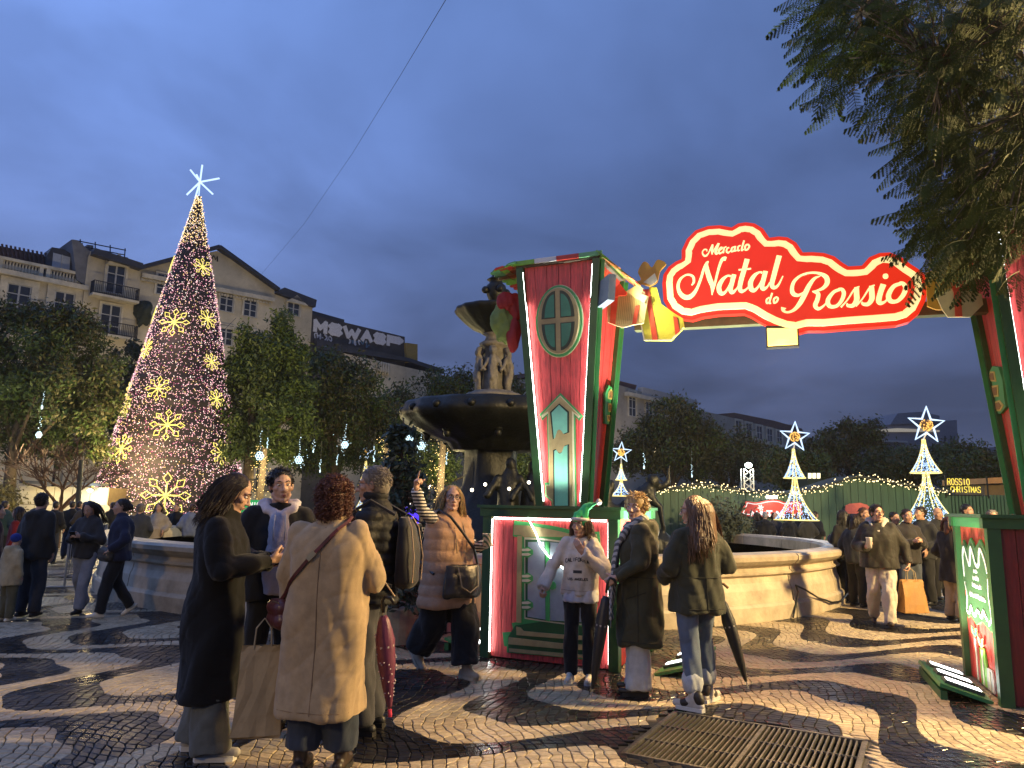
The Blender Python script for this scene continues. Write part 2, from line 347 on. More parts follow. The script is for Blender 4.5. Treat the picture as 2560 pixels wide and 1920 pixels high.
class Person:
    """facing +Y locally, origin on the ground between the feet, +X is the person's right; unit figure is 1.70 m tall"""
    def __init__(s, label, loc, yaw, H=1.70, J=None, skin_k='fair', head_yaw=0, head_pitch=0, head_roll=0, female=False, group=None, vox=.012, face=True, build=1.0):
        s.t = thing('person', label, 'person', (loc[0], loc[1], 0), yaw, group); s.s = H/1.70; s.t.scale = (s.s,)*3; s.vox = vox
        s.J = dict(hipR=(.085, 0, .90), hipL=(-.085, 0, .90), knR=(.095, .02, .49), knL=(-.095, .02, .49), anR=(.10, -.01, .09), anL=(-.10, -.01, .09), ftR=(0, 1, 0), ftL=(0, 1, 0),
                   shR=(.165, -.01, 1.375), shL=(-.165, -.01, 1.375), elR=(.215, -.04, 1.11), elL=(-.215, -.04, 1.11), wrR=(.215, .05, .875), wrL=(-.215, .05, .875),
                   hdR=(0, .1, -1), hdL=(0, .1, -1), hnR=(-1, .1, 0), hnL=(1, .1, 0), cuR=.35, cuL=.35, ptR=False, ptL=False, head=(0, .035, 1.565), lean=0.0)
        if J: s.J.update(J)
        if female: 
            for k in ('shR', 'shL'): v = s.J[k]; s.J[k] = (v[0]*.92, v[1], v[2])
        s.HM = Matrix.Translation(s.J['head']) @ Euler((R_(head_pitch), R_(head_roll), R_(head_yaw)), 'XYZ').to_matrix().to_4x4()
        s.b = build; s.female = female
        J = s.J; b = build
        core = [lsec([(.86, .12*b, .09*b), (.95, .15*b, .10*b), (1.08, .125*b, .09*b), (1.25, .13*b, .085*b), (1.35, .105*b, .065), (1.43, .055, .05)])]
        for q in 'RL':
            core += [rc(np.array(J['sh'+q])*[.9, 1, 1]+[0, 0, -.035], .04, J['el'+q], .038), rc(J['el'+q], .04, J['wr'+q], .029), rc(J['hip'+q], .08, J['kn'+q], .055), rc(J['kn'+q], .055, J['an'+q], .038)]
        hp = np.array(J['head']); core += [rc((0, -.005, 1.38), .058, hp+[0, -.02, -.07], .052)]
        meshes = [blob('core', core, .028, 1)]
        hb = tf_prims(head_prims(female), s.HM)+[rc((0, -.01, 1.42), .056, hp+[0, -.02, -.06], .050)]
        meshes.append(blob('hd', hb, .0052 if vox < .013 else (.010 if vox < .022 else .014), 1))
        for q in 'RL':
            meshes.append(blob('hn', hand_prims(J['wr'+q], J['hd'+q], J['hn'+q], q == 'R', J['cu'+q], J['pt'+q]), .0055 if vox < .013 else (.009 if vox < .022 else .013), 1))
        me = joinm('body', meshes); me.materials.append(skin(skin_k)); link('body', me, s.t, False)
        if face: s.face()
    def part(s, name, me, m, label=None):
        me.materials.clear(); me.materials.append(m); o = link(name, me, s.t, False)
        if label: o['label'] = label
        return o
    def face(s):
        dark = mat('iris', (.03, .018, .012), .2, var=0, bump=0); white = mat('eye_white', (.62, .58, .54), .3, var=0, bump=0); lip = mat('lips', (.36, .12, .10), .45, var=.1, bump=0)
        for q in (-1, 1):
            b = MB(); b.ell((q*.030, .071, .006), (.0135, .0125, .0085), 12, 8, mi=0); b.ell((q*.030, .0815, .006), (.0055, .0035, .0055), 10, 6, mi=1)
            V, F = b.arrays(); b.v = [xf(s.HM, V)]; b.build('eye', [white, dark], s.t, True, False)
            b = MB(); b.tube([(q*.014, .0895, .027), (q*.03, .087, .0335), (q*.047, .074, .030)], [.0028, .0038, .002], 5); V, F = b.arrays(); b.v = [xf(s.HM, V)]; b.build('eyebrow', s.__dict__.get('browm') or mat('brow', (.05, .03, .02), .8, var=0, bump=0), s.t, True, False)
        b = MB(); b.tube([(-.021, .0765, -.064), (-.008, .0885, -.0625), (0, .0895, -.0635), (.008, .0885, -.0625), (.021, .0765, -.064)], [.002, .0048, .0045, .0048, .002], 6); b.tube([(-.019, .076, -.066), (0, .0865, -.0715), (.019, .076, -.066)], [.002, .006, .002], 6)
        V, F = b.arrays(); b.v = [xf(s.HM, V)]; b.build('mouth', lip, s.t, True, False)
    def glasses(s, m=None):
        m = m or mat('glasses_frame', (.02, .017, .016), .35, var=0, bump=0); b = MB()
        for q in (-1, 1):
            a = np.linspace(0, 2*math.pi, 15)[:-1]; b.tube([(q*.032+.024*math.cos(k), .096-.004*abs(math.cos(k)), .004+.019*math.sin(k)) for k in a], .0024, 5, closed=True)
            b.tube([(q*.056, .092, .010), (q*.077, .04, .012), (q*.079, -.01, .008)], .0022, 5)
        b.tube([(-.009, .097, .008), (.009, .097, .008)], .0022, 5); V, F = b.arrays(); b.v = [xf(s.HM, V)]; return b.build('glasses', m, s.t, True, False)
    def trousers(s, m, thigh=.092, knee=.072, hem=.068, hemz=.07, fold=(.012, 30), name='trousers', voxk=1.0):
        J = s.J; b = s.b; P = [lsec([(.84, .13*b, .105*b), (.93, .162*b, .118*b), (1.03, .142*b, .105*b)])]
        for q in 'RL':
            an = np.array(J['an'+q]); kn = np.array(J['kn'+q]); u = nrm(kn-an); e = an+u*(hemz-.09+hem*.0)
            P += [rc(J['hip'+q], thigh*b, kn, knee*b), flatc(kn, knee*b*.99, e, hem)]
        return s.part(name, blob(name, P, s.vox*voxk, 2, fold), m)
    def top(s, m, hem=.86, hw=.19, hd=.135, flare=0, sl=.058, wl=.045, name='jacket', fold=(.012, 26), collar=.03, hood=0, cuff=.0, puff=0, voxk=1.0, slx=0, waist=None, extra=(), sleeves=True):
        J = s.J; b = s.b; w = hw*b; d = hd*b
        secs = [(hem, w+flare, d+flare*.8), (hem+.02, w+flare, d+flare*.8)]
        if hem < .8: secs += [(.86, w*.97, d)]
        secs += [(1.02, (waist or w*.93), d*.93), (1.18, w*.93, d*.97), (1.27, w*.92, d*.94, 0, -.005), (1.335, w*.84, d*.82, 0, -.010), (1.375, w*.68, d*.70, 0, -.010), (1.405, w*.52, d*.60, 0, -.008), (1.43, .094, .080, 0, 0), (1.445+collar, .076, .074, 0, .005)]
        P = [lsec(secs)]
        for q in 'RL' if sleeves else '':
            sh = np.array(J['sh'+q]); el = np.array(J['el'+q]); wr = np.array(J['wr'+q]); wd = nrm(wr-el)
            P += [rc(sh+np.array([0, 0, -.028])-np.sign(sh[0])*np.array([.012, 0, 0]), sl+.012, el, sl), flatc(el, sl*.90, wr-wd*(-.005+cuff), wl*1.08)]
        if hood:
            P += [rc((-.09, -.02, 1.42), .05, (0, -.11, 1.40), .07), rc((.09, -.02, 1.42), .05, (0, -.11, 1.40), .07), ellp((0, -.115, 1.36), (.115, .06, .10*hood)), rc((-.085, -.01, 1.43), .038, (-.03, .075, 1.39), .034), rc((.085, -.01, 1.43), .038, (.03, .075, 1.39), .034)]
        P += list(extra)
        me = blob(name, P, s.vox*voxk, 2, fold)
        if puff:
            n = len(me.vertices); C = np.empty(n*3, np.float32); me.vertices.foreach_get('co', C); C = C.reshape(-1, 3); Nn = np.empty(n*3, np.float32); me.vertices.foreach_get('normal', Nn); Nn = Nn.reshape(-1, 3)
            w_ = np.abs(np.sin(C[:, 2]*math.pi/puff)); C += Nn*((w_**.5-.6)*(.013 if name == 'puffer_vest' else .02))[:, None]*(np.abs(Nn[:, 2:3]) < .8); me.vertices.foreach_set('co', C.ravel())
        return s.part(name, me, m)
    def shoes(s, m, sole=None, L=.26, h=1.0, name='shoe'):
        for q in 'RL':
            an = np.array(s.J['an'+q]); f = nrm(s.J['ft'+q]); up = np.array((0, 0, 1.)); 
            up = nrm(up-f*np.dot(up, f)); c = an-up*.0; lo = an-up*.05
            P = [rc(lo-f*.055, .034, lo+f*.03, .038), rc(lo+f*.03, .038, lo+f*(L-.115), .03), rc(an-up*.02, .042, an+up*.04*h, .044), rc(an-up*.0, .042, lo+f*.09, .032)]
            me = blob(name, P, .011 if s.vox < .013 else s.vox*.8, 1); me.materials.append(m); o = link(name, me, s.t, False)
            if sole:
                r = nrm(np.cross(f, up)); pts = [(-.09, 0), (-.075, .034), (0, .036), (.09, .044), (.135, .036), (.155, 0)]
                poly = pts+[(a, -b_) for a, b_ in pts[::-1][1:-1]]; k = (L-.0)/.26
                b = MB(); b.plate([(a*k, b_) for a, b_ in poly], lo-up*.040, f, r if np.dot(np.cross(f, r), up) > 0 else -r, -.0, .028)
                b.build('sole', sole, s.t, False, False)
    def hair_cap(s, m, vol=1.0, n=500, ln=.035, r=.003, back=0, style='short', name='hair', voxh=None):
        """short hair: a cap with many small locks"""
        P = [ellp((0, -.020, .045), (.080*vol, .093*vol, .085*vol)), ellp((0, -.045, -.005), (.076*vol, .065*vol, .075*vol))]
        if back: P.append(rc((0, -.07, .0), .055, (0, -.065, -.06*back), .05))
        base = blob('hb', tf_prims(P, s.HM), voxh or max(.009, s.vox*.9), 1)
        if n == 0: return s.part(name, base, m)
        b = MB(); nn = len(base.vertices); C = np.empty(nn*3, np.float32); base.vertices.foreach_get('co', C); b.add(C.reshape(-1, 3), [tuple(p.vertices) for p in base.polygons]); bpy.data.meshes.remove(base)
        lr = random.Random(len(bpy.data.objects)); c0 = np.array((0, -.022, .03)); rad = np.array((.080, .095, .09))*vol
        for i in range(n):
            th = math.acos(1-lr.random()*1.35); a = lr.uniform(0, 2*math.pi); v = np.array((math.sin(th)*math.cos(a), math.sin(th)*math.sin(a), math.cos(th)))
            if v[1] > .45 and v[2] < .55: continue
            p = c0+v*rad; tn = nrm(np.array((v[0]*.3, -.6+v[1]*.2, -.5))-v*np.dot((v[0]*.3, -.6+v[1]*.2, -.5), v))
            if style == 'front' and v[1] > 0: tn = nrm(np.array((.5, .6, .2))-v*np.dot((.5, .6, .2), v))
            tn = nrm(tn+np.array((lr.gauss(0, .35), lr.gauss(0, .35), lr.gauss(0, .25)))); k = ln*lr.uniform(.6, 1.3)
            b.tube(xf(s.HM, [p-v*.004, p+tn*k*.5+v*.007, p+tn*k+v*.001]), [r*1.3, r*1.2, r*.3], 3, cap=False)
        return b.build(name, m, s.t, True, False)
    def hair_long(s, m, length=.34, n=330, back=1.0, wave=.012, r=.0042, part=0.0, front=True, spread=1.0, name='hair', wmul=1.0, tie=None):
        c0 = np.array((0, -.018, .03)); rad = np.array((.082, .098, .092)); lr = random.Random(len(bpy.data.objects)+3)
        P = [ellp((0, -.022, .045), (.079, .092, .084)), ellp((0, -.05, -.01), (.076*spread, .058, .09)), rc((0, -.065, -.02), .062*spread, (0, -.085, -length*.55), .055*spread)]
        base = blob('hb', tf_prims(P, s.HM), .012, 2); b = MB(); nn = len(base.vertices); C = np.empty(nn*3, np.float32); base.vertices.foreach_get('co', C); b.add(C.reshape(-1, 3), [tuple(p.vertices) for p in base.polygons]); bpy.data.meshes.remove(base)
        for i in range(n):
            a = lr.uniform(-math.pi*.93, math.pi*.93)-math.pi/2; el = lr.uniform(.0, 1.45); v = np.array((math.cos(a)*math.cos(el), math.sin(a)*math.cos(el), math.sin(el)))
            if v[1] > .35 and v[2] < .62: continue
            p = c0+v*rad*lr.uniform(.99, 1.06); pts = [p-v*.006]; L = length*lr.uniform(.75, 1.08); side = 1 if p[0] > part else -1
            out = np.array((v[0], v[1]*.8-.25*back, 0)); out /= max(np.linalg.norm(out), .3); ph = lr.uniform(0, 6)
            q = p.copy(); fl = np.array((side*.9, -.35*back-.15, -.3)) if el > .5 else np.array((0, 0, -1.)); steps = 9
            for k in range(1, steps+1):
                f = k/steps; d = fl*(1-f)**2*.9+np.array((0, 0, -1.))*(.25+f); d = nrm(d); q = q+d*L/steps
                e = (q-c0)/(rad*1.04)
                if q[2] > -.09 and np.linalg.norm(e) < 1: q = c0+(e/np.linalg.norm(e))*rad*1.04
                if q[2] <= -.09: q = q+np.array((out[0]*(.006 if spread < 1.5 else .013)*spread, -.003*back, 0))
                if tie and f > .35: q[0] *= .75; q[1] = q[1]*.75+(-.1)*.25
                w = wave*f*math.sin(ph+f*9*wmul); pts.append(q+np.array((w, w*.6, 0)))
            b.tube(xf(s.HM, pts), [r*.8]+[r*lr.uniform(.8, 1.2)]*(steps-2)+[r*.8, r*.25], 3, cap=False)
        return b.build(name, m, s.t, True, False)
    def hair_curly(s, m, n=900, vol=1.0, drop=.09, name='hair'):
        lr = random.Random(5); b = MB(); P = [ellp((0, -.02, .035), (.098*vol, .11*vol, .098*vol)), ellp((0, -.045, -.05), (.098*vol, .075*vol, .10))]
        base = blob('hb', tf_prims(P, s.HM), .012, 1, (.02, 90, (1, 1, 1))); nn = len(base.vertices); C = np.empty(nn*3, np.float32); base.vertices.foreach_get('co', C); b.add(C.reshape(-1, 3), [tuple(p.vertices) for p in base.polygons]); bpy.data.meshes.remove(base)
        for i in range(n):
            v = nrm(rng.normal(size=3))
            if v[1] > .5 and v[2] < .5: continue
            c = np.array((0, -.025, .03-(.075 if v[2] < 0.1 else 0)*min(1, (.1-v[2])*2)))+v*np.array((.106, .115, .108))*vol*lr.uniform(.94, 1.06)
            ax = nrm(np.array((v[0]*.4, v[1]*.4, -1.))+rng.normal(size=3)*.45); x = nrm(np.cross(ax, v+1e-3)); y = np.cross(ax, x); R0 = lr.uniform(.007, .012); tn = lr.uniform(1.2, 2.4); h = lr.uniform(.02, .045); ph = lr.uniform(0, 6)
            k = np.linspace(0, 1, int(tn*7)); pts = c+ax*(k[:, None]-.5)*h+R0*(np.cos(ph+k*tn*6.28)[:, None]*x+np.sin(ph+k*tn*6.28)[:, None]*y)
            b.tube(xf(s.HM, pts), .0026, 3, cap=False)
        for i in range(420):
            v = nrm(rng.normal(size=3))
            if v[1] > .4 and v[2] < .5: continue
            c = np.array((0, -.025, .03-(.075 if v[2] < 0.1 else 0)*min(1, (.1-v[2])*2)))+v*np.array((.106, .115, .108))*vol; t_ = np.linspace(0, 1, 9)[:, None]; ph = lr.uniform(0, 6); L_ = lr.uniform(.02, .05)
            b.tube(xf(s.HM, c+v*t_*L_*.7+np.array([0, 0, -1.])*t_**2*L_*.6+.006*np.concatenate([np.cos(ph+t_*8), np.sin(ph+t_*8), np.zeros_like(t_)], 1)), .0012, 3, cap=False)
        return b.build(name, m, s.t, True, False)
    def W(s, p):
        """person-local point (unit figure) to world"""
        c, q = math.cos(s.t.rotation_euler.z), math.sin(s.t.rotation_euler.z); x, y, z = np.asarray(p, float)*s.s
        return np.array([s.t.location.x+c*x-q*y, s.t.location.y+q*x+c*y, z])
def fab(key, col, rough=.85, **k): return mat(key, col, rough, var=k.pop('var', .18), vscale=k.pop('vscale', 9), bump=k.pop('bump', .25), bscale=k.pop('bscale', 220), sheen=k.pop('sheen', .15), spec=k.pop('spec', .3), **k)
def hairm(key, col): return mat(key, col, .42, var=.35, vscale=30, bump=.2, bscale=120, spec=.5)
# ------------------------------------------------------------------ pavement wave field (bands alternate light / dark)
WQ = np.array([0.25602, -0.2973, -1.82251, -0.00061, 0.00087, 0.0011, 1.11729, 1.1706, -0.46625, -0.01474, -0.02974, 0.00687, 1.2081, -0.07649, -0.05041, -0.19497, -0.01215])
WX = np.array([[1.86,6.63],[2.15,6.79],[2.49,6.78],[2.73,6.57],[2.84,6.28],[2.86,6.01],[2.79,5.75],[2.67,5.56],[2.53,5.42],[2.48,5.3],[2.46,5.07],[2.48,4.87],[1.76,6.29],[2.07,6.28],[2.24,6.13],[2.36,5.87],[2.4,5.64],[2.39,5.46],[2.01,6.88],[2.22,7.0],[2.55,7.18],[2.82,7.2],[3.12,7.08],[3.3,6.74],[3.38,6.5],[3.35,6.26],[3.22,6.09],[3.06,5.92],[2.98,5.72],[2.96,5.41],[3.04,5.21],[3.29,5.01],[2.01,7.37],[2.32,7.31],[2.74,7.47],[3.05,7.54],[3.42,7.53],[3.64,7.43],[3.78,7.17],[3.83,6.85],[3.79,6.59],[3.56,6.33],[3.5,6.11],[3.49,5.85],[3.59,5.67],[3.67,5.56],[1.74,8.25],[2.08,7.76],[2.38,7.78],[2.63,7.67],[2.91,7.65],[3.28,7.86],[3.63,7.99],[4.07,7.89],[4.3,7.6],[2.66,10.33],[2.99,10.13],[3.12,9.92],[3.08,9.5],[2.83,9.15],[2.69,8.89],[2.66,8.6],[2.75,8.29],[2.98,8.09],[3.5,8.14],[3.96,8.46],[4.4,8.72],[4.72,8.69],[4.98,8.45],[2.95,10.44],[3.44,10.34],[3.54,10.04],[3.53,9.82],[3.21,9.38],[3.14,8.99],[3.19,8.65],[3.46,8.52],[3.9,8.56],[4.32,8.77],[4.71,9.1],[5.13,9.24],[5.41,9.17],[3.79,10.97],[3.94,10.64],[3.99,10.25],[3.68,9.77],[3.69,9.36],[3.88,9.01],[4.29,8.94],[4.78,9.23],[5.3,9.54],[5.7,9.64],[0.58,7.32],[0.29,6.92],[0.2,6.61],[0.22,6.49],[0.36,6.24],[0.49,6.07],[0.67,6.02],[0.9,6.02],[-1.16,7.48],[-0.92,7.64],[-0.63,7.71],[-0.33,7.79],[-0.09,7.63],[0.08,7.38],[0.15,7.14],[0.08,6.86],[-0.08,6.63],[-0.24,6.46],[-0.29,6.26],[-0.27,6.05],[-0.2,5.89],[-0.02,5.69],[0.2,5.61],[0.41,5.63],[0.69,5.79],[-1.13,7.33],[-0.82,7.33],[-0.53,7.28],[-0.37,7.05],[-0.35,6.74],[-0.42,6.48],[-0.59,6.24],[-0.74,6.05],[-0.8,5.85],[-0.78,5.67],[-0.68,5.47],[-0.49,5.29],[-0.25,5.21],[-0.01,5.2],[0.23,5.29],[0.49,5.52],[0.81,5.71],[-0.87,4.78],[-0.66,4.78],[-0.45,4.83],[-0.23,4.95],[-0.01,5.05],[0.22,5.09],[0.45,5.08],[0.74,4.94],[-3.92,6.06],[-3.98,6.24],[-3.93,6.52],[-3.72,6.85],[-3.53,7.1],[-3.55,7.36],[-3.77,7.73],[-4.06,7.88],[-4.45,7.72],[-3.89,6.02],[-3.7,5.87],[-3.4,5.76],[-3.14,5.84],[-2.95,5.99],[-2.52,6.12],[-4.94,7.56],[-4.57,7.54],[-4.31,7.45],[-4.09,7.26],[-4.01,7.06],[-3.99,6.78],[-4.05,6.55],[-4.19,6.46]]).reshape(-1, 2)
WW = np.array([-0.549,-0.871,0.557,-0.731,0.703,0.248,-1.081,-0.565,1.02,0.681,-0.193,0.12,0.688,-0.077,-0.741,0.704,0.211,-1.417,1.332,0.726,-0.512,0.464,-0.518,0.53,0.247,-1.342,-0.646,1.073,0.493,-0.232,0.175,-0.168,-1.397,-0.061,-0.704,0.035,0.308,-1.133,0.186,0.626,-1.09,1.22,0.056,-0.274,0.056,0.083,1.753,0.542,-0.832,-0.115,1.99,-0.383,0.0,0.367,0.378,-0.648,-1.491,0.085,-0.654,0.489,0.06,-1.075,-0.124,-0.438,1.029,-1.83,-2.501,0.35,-0.025,2.182,-0.124,0.602,-1.227,1.098,-0.256,0.783,-0.503,0.975,1.395,-2.162,-0.52,0.058,-0.688,1.18,-0.994,0.982,-0.62,-0.427,2.436,1.618,-0.017,0.047,-0.894,1.089,0.0,-0.644,-0.227,0.145,0.367,1.544,0.827,-0.852,0.62,0.031,-0.268,0.446,0.45,-0.851,-0.171,1.375,0.264,-0.695,-0.266,-0.158,0.005,1.232,-0.218,-0.725,0.875,-0.765,-0.491,0.203,-0.724,-0.064,0.942,0.297,-0.444,-0.066,-0.299,-0.514,1.108,1.459,-1.297,-2.548,-0.04,0.235,0.767,-0.662,-1.383,-0.076,1.019,-0.192,0.113,0.248,1.243,0.262,-0.961,1.012,-0.704,-0.401,2.137,0.121,-0.666,0.419,0.838,-1.04,0.195,-1.736,0.448,-0.223,-0.722,0.689,-0.361,-1.784,0.58])

def wave(p):
    x, y = p[:, 0], p[:, 1]-7; q = WQ
    u = q[0]*x+q[1]*y+q[2]+q[3]*x*x+q[4]*x*y+q[5]*y*y
    v = q[6]*x+q[7]*y+q[8]+q[9]*x*x+q[10]*x*y+q[11]*y*y
    t = 2*np.pi*u
    r = v-q[12]*np.cos(t)-q[13]*np.cos(2*t)-q[14]*np.sin(2*t)-q[15]*np.cos(3*t)-q[16]*np.sin(3*t)
    out = np.empty(len(p))
    for i in range(0, len(p), 4000):
        pp = p[i:i+4000]
        out[i:i+4000] = np.exp(-((pp[:, None]-WX[None])**2).sum(-1)/2/.49)@WW
    return r+out
def stone_mat():
    m = bpy.data.materials.new('wet_cobble'); m.use_nodes = True; nt = m.node_tree; N = nt.nodes; L = nt.links; b = N['Principled BSDF']
    rn = N.new('ShaderNodeAttribute'); rn.attribute_name = 'tone'; pa = N.new('ShaderNodeAttribute'); pa.attribute_name = 'phi'
    def mt(op, a, b_=None):
        k = N.new('ShaderNodeMath'); k.operation = op
        for i, v in enumerate((a, b_)):
            if v is None: continue
            if isinstance(v, (int, float)): k.inputs[i].default_value = v
            else: L.new(v, k.inputs[i])
        return k.outputs[0]
    lt = mt('LESS_THAN', mt('FLOORED_MODULO', pa.outputs['Fac'], 2.0), 1.0)
    tn = mt('ADD', mt('MULTIPLY', rn.outputs['Fac'], .45), mt('MULTIPLY', lt, .55))
    rp = N.new('ShaderNodeValToRGB'); L.new(tn, rp.inputs[0]); e = rp.color_ramp.elements
    e[0].position = 0; e[0].color = (.005, .0045, .004, 1); e[1].position = 1; e[1].color = (.52, .42, .27, 1)
    for p, c in ((.45, (.019, .016, .0135, 1)), (.55, (.29, .225, .14, 1))):
        k = e.new(p); k.color = c
    tc = N.new('ShaderNodeTexCoord'); nz = N.new('ShaderNodeTexNoise'); nz.inputs['Scale'].default_value = 34; nz.inputs['Detail'].default_value = 5
    L.new(tc.outputs['Object'], nz.inputs['Vector'])
    n2 = N.new('ShaderNodeTexNoise'); n2.inputs['Scale'].default_value = 1.1; n2.inputs['Detail'].default_value = 3; L.new(tc.outputs['Object'], n2.inputs['Vector'])
    mr = N.new('ShaderNodeMapRange'); mr.inputs['From Min'].default_value = .3; mr.inputs['From Max'].default_value = .7
    mr.inputs['To Min'].default_value = .72; mr.inputs['To Max'].default_value = 1.2; L.new(nz.outputs[0], mr.inputs['Value'])
    mx = N.new('ShaderNodeMix'); mx.data_type = 'RGBA'; mx.blend_type = 'MULTIPLY'; mx.inputs[0].default_value = 1
    L.new(rp.outputs[0], mx.inputs[6]); L.new(mr.outputs[0], mx.inputs[7]); L.new(mx.outputs[2], b.inputs['Base Color'])
    rr = N.new('ShaderNodeMapRange'); rr.inputs['From Min'].default_value = .35; rr.inputs['From Max'].default_value = .62
    rr.inputs['To Min'].default_value = .13; rr.inputs['To Max'].default_value = .33; L.new(n2.outputs[0], rr.inputs['Value'])
    ad = N.new('ShaderNodeMath'); ad.operation = 'MULTIPLY_ADD'; L.new(tn, ad.inputs[0]); ad.inputs[1].default_value = .24
    L.new(rr.outputs[0], ad.inputs[2]); L.new(ad.outputs[0], b.inputs['Roughness'])
    bp = N.new('ShaderNodeBump'); bp.inputs['Strength'].default_value = .16; bp.inputs['Distance'].default_value = .010
    L.new(nz.outputs[0], bp.inputs['Height']); L.new(bp.outputs[0], b.inputs['Normal']); b.inputs['Specular IOR Level'].default_value = .42
    return m
def far_paving_mat():
    m = bpy.data.materials.new('far_wave_paving'); m.use_nodes = True; nt = m.node_tree; N = nt.nodes; L = nt.links; b = N['Principled BSDF']
    tc = N.new('ShaderNodeTexCoord')
    def dot(vx, vy):
        d = N.new('ShaderNodeVectorMath'); d.operation = 'DOT_PRODUCT'; L.new(tc.outputs['Object'], d.inputs[0]); d.inputs[1].default_value = (vx, vy, 0); return d.outputs['Value']
    def mt(op, a, b_=None):
        k = N.new('ShaderNodeMath'); k.operation = op
        for i, v in enumerate((a, b_)):
            if v is None: continue
            if isinstance(v, (int, float)): k.inputs[i].default_value = v
            else: L.new(v, k.inputs[i])
        return k.outputs[0]
    co = mt('COSINE', mt('MULTIPLY', mt('ADD', dot(WQ[0], WQ[1]), WQ[2]-7*WQ[1]), 2*math.pi))
    ph = mt('SUBTRACT', mt('ADD', dot(WQ[6], WQ[7]), WQ[8]-7*WQ[7]), mt('MULTIPLY', co, float(WQ[12])))
    st = mt('LESS_THAN', mt('FLOORED_MODULO', ph, 2.0), 1.0)
    vo = N.new('ShaderNodeTexVoronoi'); vo.inputs['Scale'].default_value = 11; vo.feature = 'DISTANCE_TO_EDGE'; L.new(tc.outputs['Object'], vo.inputs['Vector'])
    ed = N.new('ShaderNodeMapRange'); ed.inputs['From Max'].default_value = .12; ed.inputs['To Min'].default_value = .25; L.new(vo.outputs['Distance'], ed.inputs['Value'])
    mx = N.new('ShaderNodeMix'); mx.data_type = 'RGBA'; L.new(st, mx.inputs[0]); mx.inputs[6].default_value = (.014, .012, .010, 1); mx.inputs[7].default_value = (.42, .35, .26, 1)
    m2 = N.new('ShaderNodeMix'); m2.data_type = 'RGBA'; m2.blend_type = 'MULTIPLY'; m2.inputs[0].default_value = 1; L.new(mx.outputs[2], m2.inputs[6]); L.new(ed.outputs[0], m2.inputs[7])
    L.new(m2.outputs[2], b.inputs['Base Color']); b.inputs['Roughness'].default_value = .3
    bp = N.new('ShaderNodeBump'); bp.inputs['Strength'].default_value = .6; bp.inputs['Distance'].default_value = .02; L.new(ed.outputs[0], bp.inputs['Height']); L.new(bp.outputs[0], b.inputs['Normal'])
    return m
